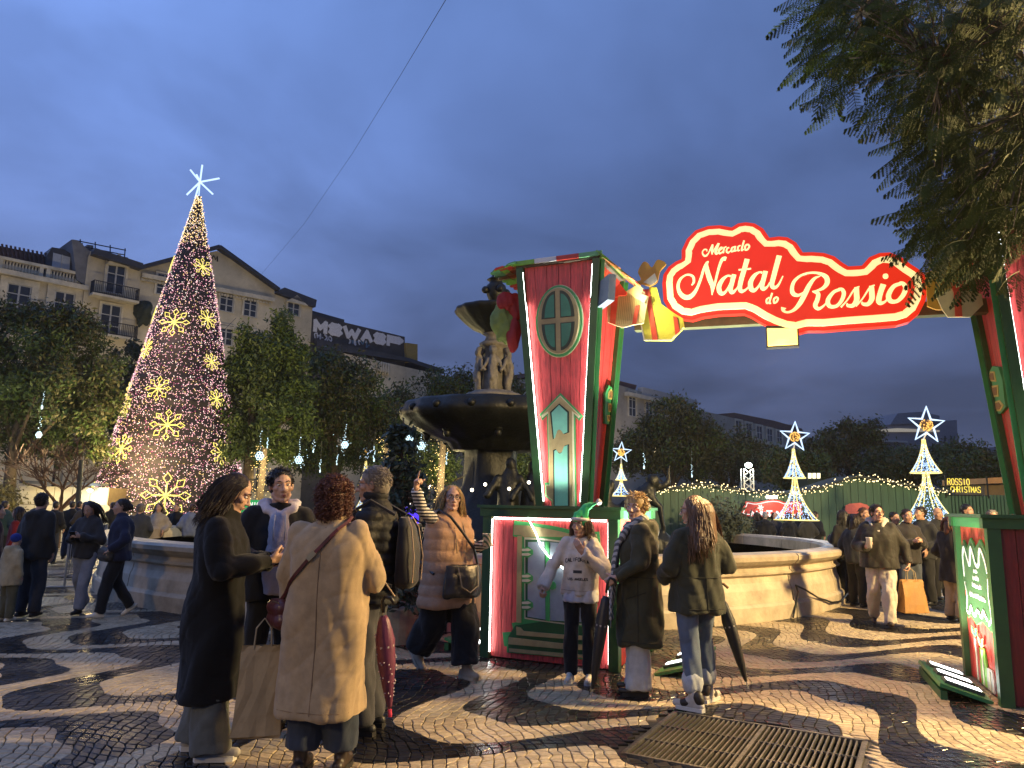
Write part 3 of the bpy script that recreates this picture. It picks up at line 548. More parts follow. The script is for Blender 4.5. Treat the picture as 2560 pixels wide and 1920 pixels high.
# ------------------------------------------------------------------ ground, cobbles, drain
GU = np.array([.874, -.486]); GV = np.array([-.486, -.874]); GO = np.array([1.30, 6.06]); GL, GW = 1.36, 1.14
BASC = np.array([-.674, 16.99]); BASR = 7.52
def build_ground():
    hole = [GO, GO+GU*GL, GO+GU*GL+GV*GW, GO+GV*GW]
    near = [(-14, 15.2), (14, 15.2), (14, 2.0), (-14, 2.0)]
    far = [(-1500, 1500), (1500, 1500), (1500, -400), (-1500, -400)]
    V = [(*p, -.016) for p in hole]+[(*p, -.016) for p in near]+[(*p, -.016) for p in far]
    F = []; mi = []
    for i in range(4):
        j = (i+1) % 4; F.append((i, 4+i, 4+j, j)); mi.append(0); F.append((4+i, 8+i, 8+j, 4+j)); mi.append(1)
    F = [f[::-1] for f in F]
    b = MB()
    for f, m in zip(F, mi): b.f.append(f); b.m.append(m)
    b.v.append(np.array(V)); b.n = len(V)
    g = b.build('ground', [mat('mortar', (.035, .031, .026), .5, var=.4, vscale=20), far_paving_mat()])
    tag(g, kind='structure')
    # cobbles: a jittered lattice whose corners snap to the edges of the light and dark bands
    c = .074; ny = int((15.1-4.05)/c); nx = int(2*12/c)
    J, I = np.meshgrid(np.arange(ny+1), np.arange(nx+1), indexing='ij')
    X = -12+I*c; Y = 4.05+J*c
    X = X+.16*np.sin(Y*1.9+.6*np.sin(X*.8))+.05*np.sin(Y*5.1+X*.7); Y = Y+.20*np.sin(X*1.5+.5*np.sin(Y*.9))+.07*np.sin(X*3.9+1)
    X = X+rng.normal(0, .0085, X.shape); Y = Y+rng.normal(0, .0085, Y.shape)
    keep = (np.abs(X) < .74*Y+.35) & (Y > 4.1)
    P = np.stack([X.ravel(), Y.ravel()], 1); kr = keep.ravel()
    Q = P[kr]; ph = wave(Q); e = .004
    gx = (wave(Q+[e, 0])-ph)/e; gy = (wave(Q+[0, e])-ph)/e; g2 = gx*gx+gy*gy+1e-6
    d = ph-np.round(ph); dist = np.abs(d)/np.sqrt(g2); sn = dist < c*.43
    Q[sn] -= (np.stack([gx, gy], 1)*(d/g2)[:, None])[sn]
    P[kr] = Q
    P = P.reshape(X.shape+(2,))
    A, B, Cc, D = P[:-1, :-1], P[:-1, 1:], P[1:, 1:], P[1:, :-1]
    K = (keep[:-1, :-1] & keep[:-1, 1:] & keep[1:, 1:] & keep[1:, :-1]).ravel()
    qd = np.stack([A, B, Cc, D], 2).reshape(-1, 4, 2)[K]
    ce = qd.mean(1)
    l = ce-GO; gu = l@GU; gv = l@GV
    ok = ~((gu > -.05) & (gu < GL+.05) & (gv > -.05) & (gv < GW+.05))
    ok &= np.hypot(*(ce-BASC).T) > BASR-.1
    ar = .5*np.abs((qd[:, 2, 0]-qd[:, 0, 0])*(qd[:, 3, 1]-qd[:, 1, 1])-(qd[:, 3, 0]-qd[:, 1, 0])*(qd[:, 2, 1]-qd[:, 0, 1]))
    ok &= ar > c*c*.25
    qd = qd[ok]; ce = ce[ok]; n = len(qd)
    ph = wave(ce); light = (np.floor(ph).astype(int) % 2 == 0)
    tone = rng.beta(2.2, 2.0, n)
    j = .0035+rng.uniform(0, .003, (n, 1, 1)); dv = qd-ce[:, None]; ln = np.linalg.norm(dv, axis=2, keepdims=True)
    outer = ce[:, None]+dv*(1-j/ln); inner = ce[:, None]+dv*(1-(j+.006)/ln)
    h = rng.normal(0, .0009, (n, 1))+np.clip(rng.normal(0, .0008, (n, 4)), -.002, .002)
    V = np.zeros((n, 8, 3)); V[:, :4, :2] = inner; V[:, :4, 2] = h; V[:, 4:, :2] = outer; V[:, 4:, 2] = h-.0035
    V = np.concatenate([V, V[:, 4:]*[1, 1, 0]+[0, 0, -.02]], 1)
    Fq = [(0, 1, 2, 3)]+[(4+k, 4+(k+1) % 4, (k+1) % 4, k) for k in range(4)]+[(8+k, 8+(k+1) % 4, 4+(k+1) % 4, 4+k) for k in range(4)]
    Fq = np.array(Fq); sm = stone_mat()
    PH = np.empty((n, 12)); PH[:, :8] = wave(V[:, :8, :2].reshape(-1, 2)).reshape(n, 8); PH[:, 8:] = PH[:, 4:8]
    def mk(name, sel, parent):
        me = bpy.data.meshes.new(name); m = len(sel)
        me.from_pydata(V[sel].reshape(-1, 3).tolist(), [], (Fq[None]+12*np.arange(m)[:, None, None]).reshape(-1, 4).tolist())
        at = me.attributes.new('tone', 'FLOAT', 'FACE'); at.data.foreach_set('value', np.repeat(tone[sel], 9)); a2 = me.attributes.new('phi', 'FLOAT', 'POINT'); a2.data.foreach_set('value', PH[sel].ravel()); me.materials.append(sm)
        return link(name, me, parent)
    sc = np.abs(ce[:, 0])/ce[:, 1]
    vis = (sc < .685) & (ce[:, 1] > 4.52) & ~((ce[:, 0] > -2.4) & (ce[:, 0] < -.75) & (ce[:, 1] > 4.5))
    order = np.argsort(np.where(vis, ce[:, 1], 99)); near_i = order[:300]; rest = order[300:]
    mk('paving', rest, g)['kind'] = 'stuff'
    for i in near_i: mk('cobble', np.array([i]), g)
    # drain
    steel = mat('grate_steel', (.16, .145, .12), .42, .7, var=.4, vscale=9, bump=.3)
    t = thing('drain_grate', 'long steel drain grate set in the wavy pavement near the sneakers', 'drain grate', (*(GO+GU*GL/2+GV*GW/2), 0))
    p = lambda u, v, z: (*(GO+GU*u+GV*v), z)
    pit = MB()
    for a, b_ in (((0, 0), (GL, 0)), ((GL, 0), (GL, GW)), ((GL, GW), (0, GW)), ((0, GW), (0, 0))):
        pit.add([p(*a, -.016), p(*b_, -.016), p(*b_, -.55), p(*a, -.55)], [(0, 1, 2, 3)])
    pit.add([p(0, 0, -.55), p(GL, 0, -.55), p(GL, GW, -.55), p(0, GW, -.55)], [(0, 1, 2, 3)])
    pit.build('shaft', mat('pit', (.02, .018, .015), .9), t)
    fr = MB()
    for a, b_ in (((0, 0), (GL, 0)), ((0, GW), (GL, GW)), ((.012, 0), (.012, GW)), ((GL-.012, 0), (GL-.012, GW)), ((GL/2, 0), (GL/2, GW))):
        fr.beam(p(*a, -.022), p(*b_, -.022), .026, .05)
    fr.build('frame', steel, t)
    bar = MB().beam((0, 0, 0), (*(GV*(GW-.03)), 0), .011, .034).mesh('bar', steel)
    nb = 37
    for i in range(nb):
        u = .03+(GL-.06)*i/(nb-1)
        if abs(u-GL/2) < .018: continue
        o = link('bar', bar, t); o.location = Vector(p(u, .015, -.018+random.uniform(-.002, .002)))
    for v in (GW*.36, GW*.68):
        for a, b_ in ((.02, GL/2-.02), (GL/2+.02, GL-.02)):
            MB().beam(p(a, v, -.006), p(b_, v, -.006), .009, .012).build('cross_rod', steel, t)
build_ground()
# ------------------------------------------------------------------ fountain
def build_fountain():
    st = mat('basin_stone', (.46, .38, .27), .55, var=.42, vscale=1.6, bump=.35, bscale=14)
    br = mat('fountain_bronze', (.009, .0105, .008), .5, .25, var=.5, vscale=5, bump=.5, bscale=18)
    cs = mat('cherub_stone', (.17, .155, .125), .7, var=.45, vscale=6, bump=.4, bscale=25)
    cx, cy = BASC
    t = thing('fountain', 'tiered bronze fountain with cherubs above a wide round stone basin', 'fountain', (cx, cy, 0))
    R = BASR
    prof = [(R+.02, 0), (R+.02, .20), (R-.0, .235), (R-.03, .25), (R-.05, .42), (R-.09, .52), (R-.10, .60), (R-.035, .635), (R-.03, .66), (R-.075, .69), (R-.075, .73), (R+.02, .78), (R+.075, .83), (R+.08, .89), (R+.04, .925), (R-.10, .93), (R-.34, .93), (R-.38, .88), (R-.40, .30)]
    n = 26
    for k in range(n):
        a0 = 2*math.pi*k/n+.11; g = .0017
        if -.2 < math.sin(a0+.12) and False: pass
        b = MB().lathe(prof, 8, (cx, cy, 0), a0+g, a0+2*math.pi/n-g)
        b.build('stone_block', st, t, smooth=False)
    MB().lathe([(0, .10), (R-.36, .12)], 48, (cx, cy, 0)).build('basin_floor', mat('basin_floor', (.16, .15, .13), .5), t)
    MB().lathe([(0, .68), (R-.385, .68)], 48, (cx, cy, 0)).build('water', mat('pool_water', (.02, .026, .03), .06, var=0, bump=.12, bscale=7), t)
    z = lambda y: DY(1235, y, cy)[2]; r = lambda w: w*cy/FPX
    c = (cx+.25, cy, 0)
    flute = lambda rr, zz, a: rr*(1+.018*math.cos(a*24))
    gad = lambda rr, zz, a: rr*(1+.022*math.cos(a*16))
    # massive lower stem with rocks and dark figures
    MB().lathe([(1.3, .3), (1.15, .9), (.8, 1.5), (.62, 2.0), (.55, 2.6), (.6, 3.0), (.8, z(1125))], 28, c, fn=lambda rr, zz, a: rr*(1+.10*math.sin(a*5+zz*2)+.06*math.sin(a*11-zz*3))).build('pedestal', br, t, True)
    MB().lathe([(.9, z(1128)), (1.0, z(1112)), (1.35, z(1098)), (1.72, z(1080)), (2.0, z(1062)), (2.09, z(1050)), (2.12, z(1040)), (2.06, z(1032)), (2.05, z(1022)), (1.98, z(1016)), (1.7, z(1014)), (.4, z(1012))], 64, c, fn=gad).build('lower_bowl', br, t, True)
    for k in range(16):
        a = k*math.pi/8+.2; MB().ell((c[0]+2.06*math.cos(a), c[1]+2.06*math.sin(a), z(1036)), (.09, .09, .085), 8, 6).build('rosette', br, t, True)
    for k in range(8):
        a = k*math.pi/4+.1; b = MB(); px, py = c[0]+1.5*math.cos(a), c[1]+1.5*math.sin(a)
        b.ell((px, py, z(1078)), (.13, .13, .17), 8, 6); b.ell((px*1, py, z(1096)), (.08, .08, .1), 8, 6); b.build('mask_spout', br, t, True)
    MB().lathe([(.55, z(1014)), (.58, z(1004)), (.68, z(1000)), (.70, z(992)), (.62, z(986)), (.50, z(984)), (.48, z(980))], 40, c, fn=flute).build('cherub_plinth', cs, t, True)
    MB().lathe([(.30, z(985)), (.27, z(960)), (.26, z(900)), (.26, z(872)), (.34, z(868)), (.36, z(860)), (.30, z(856)), (.24, z(852)), (.2, z(842)), (.3, z(836))], 32, c, fn=flute).build('column', cs, t, True)
    MB().lathe([(.22, z(840)), (.34, z(832)), (.55, z(822)), (.76, z(805)), (.90, z(790)), (.95, z(782)), (.94, z(777)), (.86, z(775)), (.3, z(774))], 56, c, fn=gad).build('upper_bowl', br, t, True)
    MB().lathe([(.10, z(774)), (.12, z(766)), (.09, z(758)), (.17, z(748)), (.21, z(738)), (.24, z(722)), (.22, z(714)), (.15, z(708)), (.17, z(702)), (.22, z(700)), (.16, z(696)), (.1, z(690)), (.11, z(682)), (.06, z(674)), (.0, z(668))], 24, c, fn=gad).build('finial', br, t, True)
    for k in range(4):
        a = k*math.pi/2+.4; MB().ell((c[0]+.27*math.cos(a), c[1]+.27*math.sin(a), z(728)), (.09, .09, .09), 8, 6).build('finial_mask', br, t, True)
    # cherubs holding hands round the column
    H = z(872)-z(984); base = z(984)
    for k, a in enumerate((-1.62, -2.75, -.5, .65, 1.6, 2.6)):
        ox, oy = c[0]+.36*math.cos(a), c[1]+.36*math.sin(a); dr = np.array([math.cos(a), math.sin(a), 0]); tg = np.array([-dr[1], dr[0], 0]); O = np.array([ox, oy, base])
        pr = []
        P = lambda u, o, zz: O+tg*u+dr*o+np.array([0, 0, zz*H])
        pr.append(rc(P(-.05, .02, .0), .06, P(-.05, .04, .3), .075)); pr.append(rc(P(.06, .0, .0), .06, P(.055, .03, .3), .075))
        pr.append(rc(P(0, .03, .3), .115, P(0, .02, .55), .095)); pr.append(rc(P(0, .02, .55), .092, P(0, .0, .74), .092))
        pr.append(rc(P(0, 0, .74), .05, P(0, .02, .8), .045)); pr.append(ellp(P(0, .03, .89), (.085, .085, .11)))
        pr.append(ellp(P(0, -.01, .92), (.10, .10, .10)))
        for sgn in (-1, 1):
            pr.append(rc(P(sgn*.11, 0, .7), .05, P(sgn*.19, .02, .56), .042)); pr.append(rc(P(sgn*.19, .02, .56), .042, P(sgn*.27, -.03, .46), .035))
        me = blob('cherub', pr, .022, 2, fold=(.022, 28)); me.materials.clear(); me.materials.append(cs); link('cherub', me, t)
    # dark reclining sea figures at the foot of the stem
    for k, (px, py, sc_) in enumerate(((1270, 1215, 1.0), (1330, 1225, .9))):
        O = DY(px, py, cy-1.6); pr = [rc(O+[0, 0, -.7], .28, O+[0, 0, 0], .22), rc(O, .2, O+[.05, 0, .25], .16), ellp(O+[.05, -.03, .45], (.13, .14, .17)), rc(O+[-.2, -.1, .15], .08, O+[-.42, -.25, -.2], .07), rc(O+[.25, -.1, .15], .08, O+[.5, -.2, -.25], .07), rc(O+[.1, 0, -.6], .25, O+[.8, -.2, -.75], .16)]
        me = blob('sea_figure', pr, .04, 2, fold=(.03, 12)); me.materials.append(br); link('sea_figure', me, t)
    # dark statue of a reclining figure seen over the basin, right of the tower
    s = G(1612, 1420); d0 = DY(1612, 1250, 13.2)
    b = thing('bronze_statue', 'dark bronze mermaid statue leaning back in the basin behind the blond woman', 'statue', (d0[0], 13.2, .68))
    O = d0; pr = [rc(O+[-.35, 0, -.75], .2, O+[-.3, 0, -.2], .2), rc(O+[-.3, 0, -.25], .21, O+[.02, 0, .12], .17), ellp(O+[.14, -.02, .33], (.11, .12, .14)), rc(O+[.0, -.05, .15], .08, O+[.24, -.1, -.12], .065), rc(O+[.24, -.1, -.12], .065, O+[.3, -.1, -.5], .05),
                  rc(O+[-.35, 0, -.4], .2, O+[-.75, 0, -.1], .15), rc(O+[-.75, 0, -.1], .15, O+[-.62, 0, .25], .09), rc(O+[.1, .02, .16], .07, O+[.42, .05, .3], .05), rc(O+[.42, .05, .3], .05, O+[.45, .05, .62], .04), rc(O+[-.3, 0, -.7], .35, O+[.3, 0, -.85], .3)]
    me = blob('figure', pr, .03, 2, fold=(.02, 20)); me.materials.append(br); link('figure', me, b)
    # black hose hanging on the basin wall
    def rim(a, z_, o=.03): return np.array([cx+(R+o)*math.cos(a), cy+(R+o)*math.sin(a), z_])
    a_of = lambda p: math.atan2(p[1]-cy, p[0]-cx)
    pts = [G(2012, 1545), ]; A1 = a_of(G(2012, 1545)); A2 = a_of(G(2060, 1535))
    path = [rim(A1-.03, .02, .06), rim(A1-.01, .2), rim(A1+.0, .36), rim(A1-.008, .46), rim(A1+.03, .38), rim(A1+.08, .24, .05), rim(A1+.15, .13, .07), rim(A1+.22, .10, .07), rim(A1+.30, .17, .07), rim(A1+.37, .22, .08)]
    tag(MB().tube(path, .014, 6).build('cable', mat('black_rubber', (.012, .012, .012), .5, var=0)), 'black cable draped along the outside of the basin wall', 'cable')
build_fountain()
# ------------------------------------------------------------------ painted gate towers and the lit sign between them
def plank_mat(key, col, var=.35): return mat(key, col, .45, var=var, vscale=3.5, bump=.25, bscale=9, stretch=(9, 9, 1.0))
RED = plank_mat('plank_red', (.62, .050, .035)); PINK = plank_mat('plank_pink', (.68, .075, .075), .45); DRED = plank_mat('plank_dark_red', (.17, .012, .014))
GREEN = mat('post_green', (.030, .10, .028), .4, var=.15, vscale=5, bump=.06); LGREEN = mat('trim_green', (.06, .36, .10), .4, var=.12, bump=.05); DGREEN = mat('backing_green', (.015, .10, .03), .45, var=.15, bump=.05)
GOLD = mat('board_gold', (.44, .34, .15), .5, var=.2, vscale=6, bump=.08); PALE = mat('cut_edge', (.72, .66, .46), .5, var=.1, bump=0); TEAL = mat('pane_teal', (.22, .60, .43), .35, var=.2, vscale=3, bump=.03); DPANE = mat('pane_dark', (.05, .24, .14), .25, var=.2, bump=.02)
LED = glow('led_white', (.95, 1, .94), 17, True); WHITE = mat('white_paint', (.78, .76, .70), .5, var=.1)
class Face:
    """a tilted rectangle-ish face: O bottom middle, U across, W up the slope, N outward"""
    def __init__(s, O, U, Wv):
        s.O = np.asarray(O, float); s.U = nrm(U); s.W = nrm(Wv); s.N = np.cross(s.U, s.W)
    def uw(s, px, py, off=0.0):
        P = PI(px, py, s.O+s.N*off, s.N)-(s.O+s.N*off); return (P@s.U, P@s.W)
    def px(s, pts, ox=0, oy=0, k=1.0): return [s.uw(ox+x*k, oy+y*k) for x, y in pts]
    def plate(s, pts, t0, t1, name, m, parent): return MB().plate(pts, s.O, s.U, s.W, t0, t1).build(name, m, parent)
def outset(P, d, n=None):
    """offset of a closed polygon by d (positive = inwards), dropping loops"""
    P = np.asarray(P, float)
    if (P[:, 0]*np.roll(P[:, 1], -1)-np.roll(P[:, 0], -1)*P[:, 1]).sum() < 0: P = P[::-1]
    S = []
    for i in range(len(P)):
        a, b = P[i], P[(i+1) % len(P)]; k = max(1, int(np.linalg.norm(b-a)/(abs(d)*.3)))
        for j in range(k): S.append(a+(b-a)*j/k)
    S = np.array(S); T = np.roll(S, -1, 0)-np.roll(S, 1, 0); T /= np.maximum(np.linalg.norm(T, axis=1, keepdims=True), 1e-9)
    Nn = np.stack([-T[:, 1], T[:, 0]], 1); Q = S+Nn*d
    D = np.sqrt(((Q[:, None]-S[None])**2).sum(-1)).min(1); return Q[D > abs(d)*.97]
def smooth_poly(P, sub=4):
    P = np.asarray(P, float); n = len(P); Q = []
    for i in range(n):
        p0, p1, p2, p3 = P[i-1], P[i], P[(i+1) % n], P[(i+2) % n]
        for t in np.arange(sub)/sub: Q.append(.5*((2*p1)+(-p0+p2)*t+(2*p0-5*p1+4*p2-p3)*t*t+(-p0+3*p1-3*p2+p3)*t**3))
    return np.array(Q)
BH, TZ, WB, DB = 1.55, 4.20, 1.48, 1.36
def tower(name, label, C, rz, side, front_m, group):
    t = thing(name, label, 'gate tower', (C[0], C[1], 0), rz, group)
    u = np.array([math.cos(rz), math.sin(rz), 0]); v = np.array([-math.sin(rz), math.cos(rz), 0]); Z = np.array([0, 0, 1.]); c = np.array([C[0], C[1], 0])
    P = lambda x, y, z: c+u*x+v*y+Z*z
    w, d = WB/2, DB/2
    for sx in (-1, 1):
        for sy in (-1, 1):
            MB().beam(P(sx*(w-.05), sy*(d-.05), 0), P(sx*(w-.05), sy*(d-.05), 1.43), .10, .10, up=v).build('post', GREEN, t)
    for sy in (-1, 1): MB().beam(P(-w-.03, sy*(d-.045), 1.475), P(w+.03, sy*(d-.045), 1.475), .115, .088).build('beam', GREEN, t)
    for sx in (-1, 1): MB().beam(P(sx*(w-.045), -d+.105, 1.474), P(sx*(w-.045), d-.105, 1.474), .115, .086).build('beam', LGREEN if sx == side else GREEN, t)  # brightness of the lit side is put into a lighter beam green
    b = MB(); M4 = Matrix.Translation(Vector(c)) @ Matrix.Rotation(rz, 4, 'Z'); b.box((0, 0, 1.535), (WB+.10, DB+.10, .03), M=M4); b.build('top_board', GREEN, t)
    F = {'front': Face(P(0, -d+.05, 0), u, Z), 'right': Face(P(w-.05, 0, 0), v, Z), 'left': Face(P(-w+.05, 0, 0), -v, Z), 'back': Face(P(0, d-.05, 0), -u, Z)}
    for k, f in F.items():
        hw = (w if k in ('front', 'back') else d)-.102; n = 11 if k in ('front', 'back') else 10; m = front_m if k in ('front', 'back') else RED
        for i in range(n):
            a = -hw+2*hw*i/n+.0025; e = -hw+2*hw*(i+1)/n-.0025; dz = random.uniform(-.002, .002)
            f.plate([(a, .012), (e, .012), (e, 1.428), (a, 1.428)], -.03, dz, 'plank', m, t)
    hb, ht = .295, .495
    S = {}
    for k, (ax, out) in {'front': (u, -v), 'right': (v, u), 'left': (-v, -u), 'back': (-u, v)}.items():
        S[k] = Face(c+Z*BH+out*(hb-.045), ax, Z*(TZ-BH)+out*(ht-hb))
        Lw = math.hypot(TZ-BH, ht-hb); n = 6; m = front_m if k in ('front', 'back') else RED
        for i in range(n):
            a0, a1 = -1+2*i/n, -1+2*(i+1)/n; g = .0025; kb, kt = hb-.06, ht-.06; dz = random.uniform(-.002, .002)
            S[k].plate([(a0*kb+g, .003), (a1*kb-g, .003), (a1*kt-g, Lw), (a0*kt+g, Lw)], -.02, dz, 'plank', m, t)
    for sx in (-1, 1):
        for sy in (-1, 1):
            pm = GREEN
            MB().beam(P(sx*(hb-.04), sy*(hb-.04), BH+.001), P(sx*(ht-.04), sy*(ht-.04), TZ), .085, .085, up=v).build('post', pm, t)
            if sx == side: S_ = MB().beam(P(sx*(hb+.0045), sy*(hb-.04), BH+.01), P(sx*(ht+.0045), sy*(ht-.04), TZ-.01), .083, .004, up=v).build('post_lit_side', LGREEN, t)  # thin lighter-green sheet puts the floodlit side into the post colour
    b = MB(); b.add([P(-ht, -ht, TZ), P(ht, -ht, TZ), P(ht, ht, TZ), P(-ht, ht, TZ), P(-ht, -ht, TZ+.04), P(ht, -ht, TZ+.04), P(ht, ht, TZ+.04), P(-ht, ht, TZ+.04)], [(3, 2, 1, 0), (4, 5, 6, 7), (0, 1, 5, 4), (1, 2, 6, 5), (2, 3, 7, 6), (3, 0, 4, 7)]); b.build('roof_board', mat('roof_board', (.10, .08, .05), .7), t)
    cols = [mat('shingle_'+k, cc, .5, var=.15, vscale=8, bump=.1) for k, cc in (('red', (.55, .05, .03)), ('green', (.22, .46, .05)), ('orange', (.58, .20, .05)), ('cream', (.55, .42, .2)), ('mint', (.16, .42, .18)))]
    lr = random.Random(3+int(side*2))
    for sd in (-1, 1):
        drop = .34 if sd == side else .07; outw = .36 if sd == side else .30; rows = 5 if sd == side else 4
        dr = nrm(u*sd*outw-Z*drop); L = math.hypot(outw, drop); rl = L/rows
        MB().beam(P(sd*ht, -ht-.03, TZ+.048), P(sd*ht, -ht-.03, TZ+.048)+dr*(L-.03), .014, .02).build('eave_edge', cols[1], t)
        for r in range(rows):
            for i in range(9):
                o = P(sd*ht, -ht-.02+(i+(.5 if r % 2 else 0))*.106, TZ+.045)+dr*(r*rl-.02); hw, ln = .055, rl+.055
                sh = [(-hw, 0), (hw, 0), (hw, ln*.55), (hw*.8, ln*.82), (hw*.4, ln*.96), (0, ln), (-hw*.4, ln*.96), (-hw*.8, ln*.82), (-hw, ln*.55)]
                up = np.cross(v*1, dr); tl = nrm(dr+ (up if up[2] > 0 else -up)*.06)
                MB().plate(sh, o, v, tl, -.006, .006).build('shingle', lr.choice(cols), t)
    for i, m in enumerate((cols[1], WHITE, cols[0], cols[4])):
        a = -ht-.03+(2*ht+.06)*i/4; MB().beam(P(a+.002, -ht-.012, TZ+.045), P(a+(2*ht+.06)/4-.002, -ht-.012, TZ+.045), .022, .05).build('ridge_trim', m, t)
    # white LED strips tucked behind the front posts
    for sx in (-1, 1):
        if side > 0: MB().beam(P(sx*(w-.1015), -d+.018, .06), P(sx*(w-.1015), -d+.018, 1.40), .003, .022, up=v).build('led_strip', LED, t)
        MB().beam(P(sx*(hb-.0845), -hb+.012, BH+.05), P(sx*(ht-.0845), -ht+.012, TZ-.06), .003, .022, up=v).build('led_strip', LED, t)
    if side > 0: MB().beam(P(-w+.12, -d+.014, 1.414), P(w-.12, -d+.014, 1.4145), .016, .003, up=v).build('led_strip', LED, t)
    lamp('shaft_fill', P(0, -.60, 1.60), 34, (1, .95, .90), t, .05, 'SPOT', target=P(0, -.42, 3.1), spot=120, blend=.9)  # unseen spot added above the top board to brighten the front planks
    # floodlight tray on the ground beside the tower
    return t, P, F, S
def tray(label, A, B, tower_c, n, power, group):
    """LED ground floodlights on a green board from A to B, throwing light up the tower"""
    A = np.array([*A, 0.]); B = np.array([*B, 0.]); ax = nrm(B-A); L = np.linalg.norm(B-A); pr = np.array([-ax[1], ax[0], 0])
    if pr@(np.array([*tower_c, 0])-A) < 0: pr = -pr
    t = thing('floor_floodlight', label, 'floodlight', tuple((A+B)/2), 0, group); tl = nrm(pr*.95-np.array([0, 0, .28])); up = np.cross(tl, ax); up = up if up[2] > 0 else -up
    b = MB(); c = (A+B)/2+np.array([0, 0, .075]); Ut, Vt = ax, -tl
    b.plate([(-L/2, -.20), (L/2, -.20), (L/2, .20), (-L/2, .20)], c, Ut, Vt if np.cross(Ut, Vt)[2] > 0 else -Vt, -.03, 0); b.build('board', mat('tray_green', (.05, .22, .07), .35, var=.2), t)
    b = MB(); b.beam(A+np.array([0, 0, .02])-pr*.17, B+np.array([0, 0, .02])-pr*.17, .05, .10); b.build('kerb', DGREEN, t)
    for i in range(n):
        p = c+ax*(L*((i+.5)/n-.5)); q = MB(); q.plate([(-.09, -.15), (.09, -.15), (.09, .15), (-.09, .15)], p, Ut, Vt if np.cross(Ut, Vt)[2] > 0 else -Vt, .002, .03); q.build('lamp_housing', mat('lamp_housing', (.05, .055, .05), .4), t)
        q = MB(); q.plate([(-.06, -.13), (.06, -.13), (.06, .13), (-.06, .13)], p, Ut, Vt if np.cross(Ut, Vt)[2] > 0 else -Vt, .031, .036); q.build('lamp_glass', glow('flood_white', (.95, 1, .96), 9), t)
        lamp('flood_lamp', p+up*.06, power, (.93, 1, .93), t, .06, 'SPOT', target=p+pr*.50+np.array([0, 0, 3.2]), spot=95, blend=.8)
    return t
LR = R_(-25); LU = np.array([math.cos(LR), math.sin(LR)]); LV = np.array([-LU[1], LU[0]])
LC = np.array([-.28, 7.99])+LU*WB/2+LV*DB/2
RR = R_(-20); RU = np.array([math.cos(RR), math.sin(RR)]); RV = np.array([-RU[1], RU[0]])
RC = np.array([4.03, 6.35])+RU*WB/2+RV*DB/2
lt, LP, LF, LS = tower('gate_tower', 'red plank gate tower with an oval window, left of the lit sign', LC, LR, 1, PINK, 'painted gate towers')
rt, RP, RF, RS = tower('gate_tower', 'red gate tower at the picture edge, half hidden by hanging foliage', RC, RR, -1, PINK, 'painted gate towers')
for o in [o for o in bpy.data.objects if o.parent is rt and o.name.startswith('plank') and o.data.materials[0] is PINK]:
    if min(v.co.z for v in o.data.vertices) < .5: o.data.materials[0] = DRED
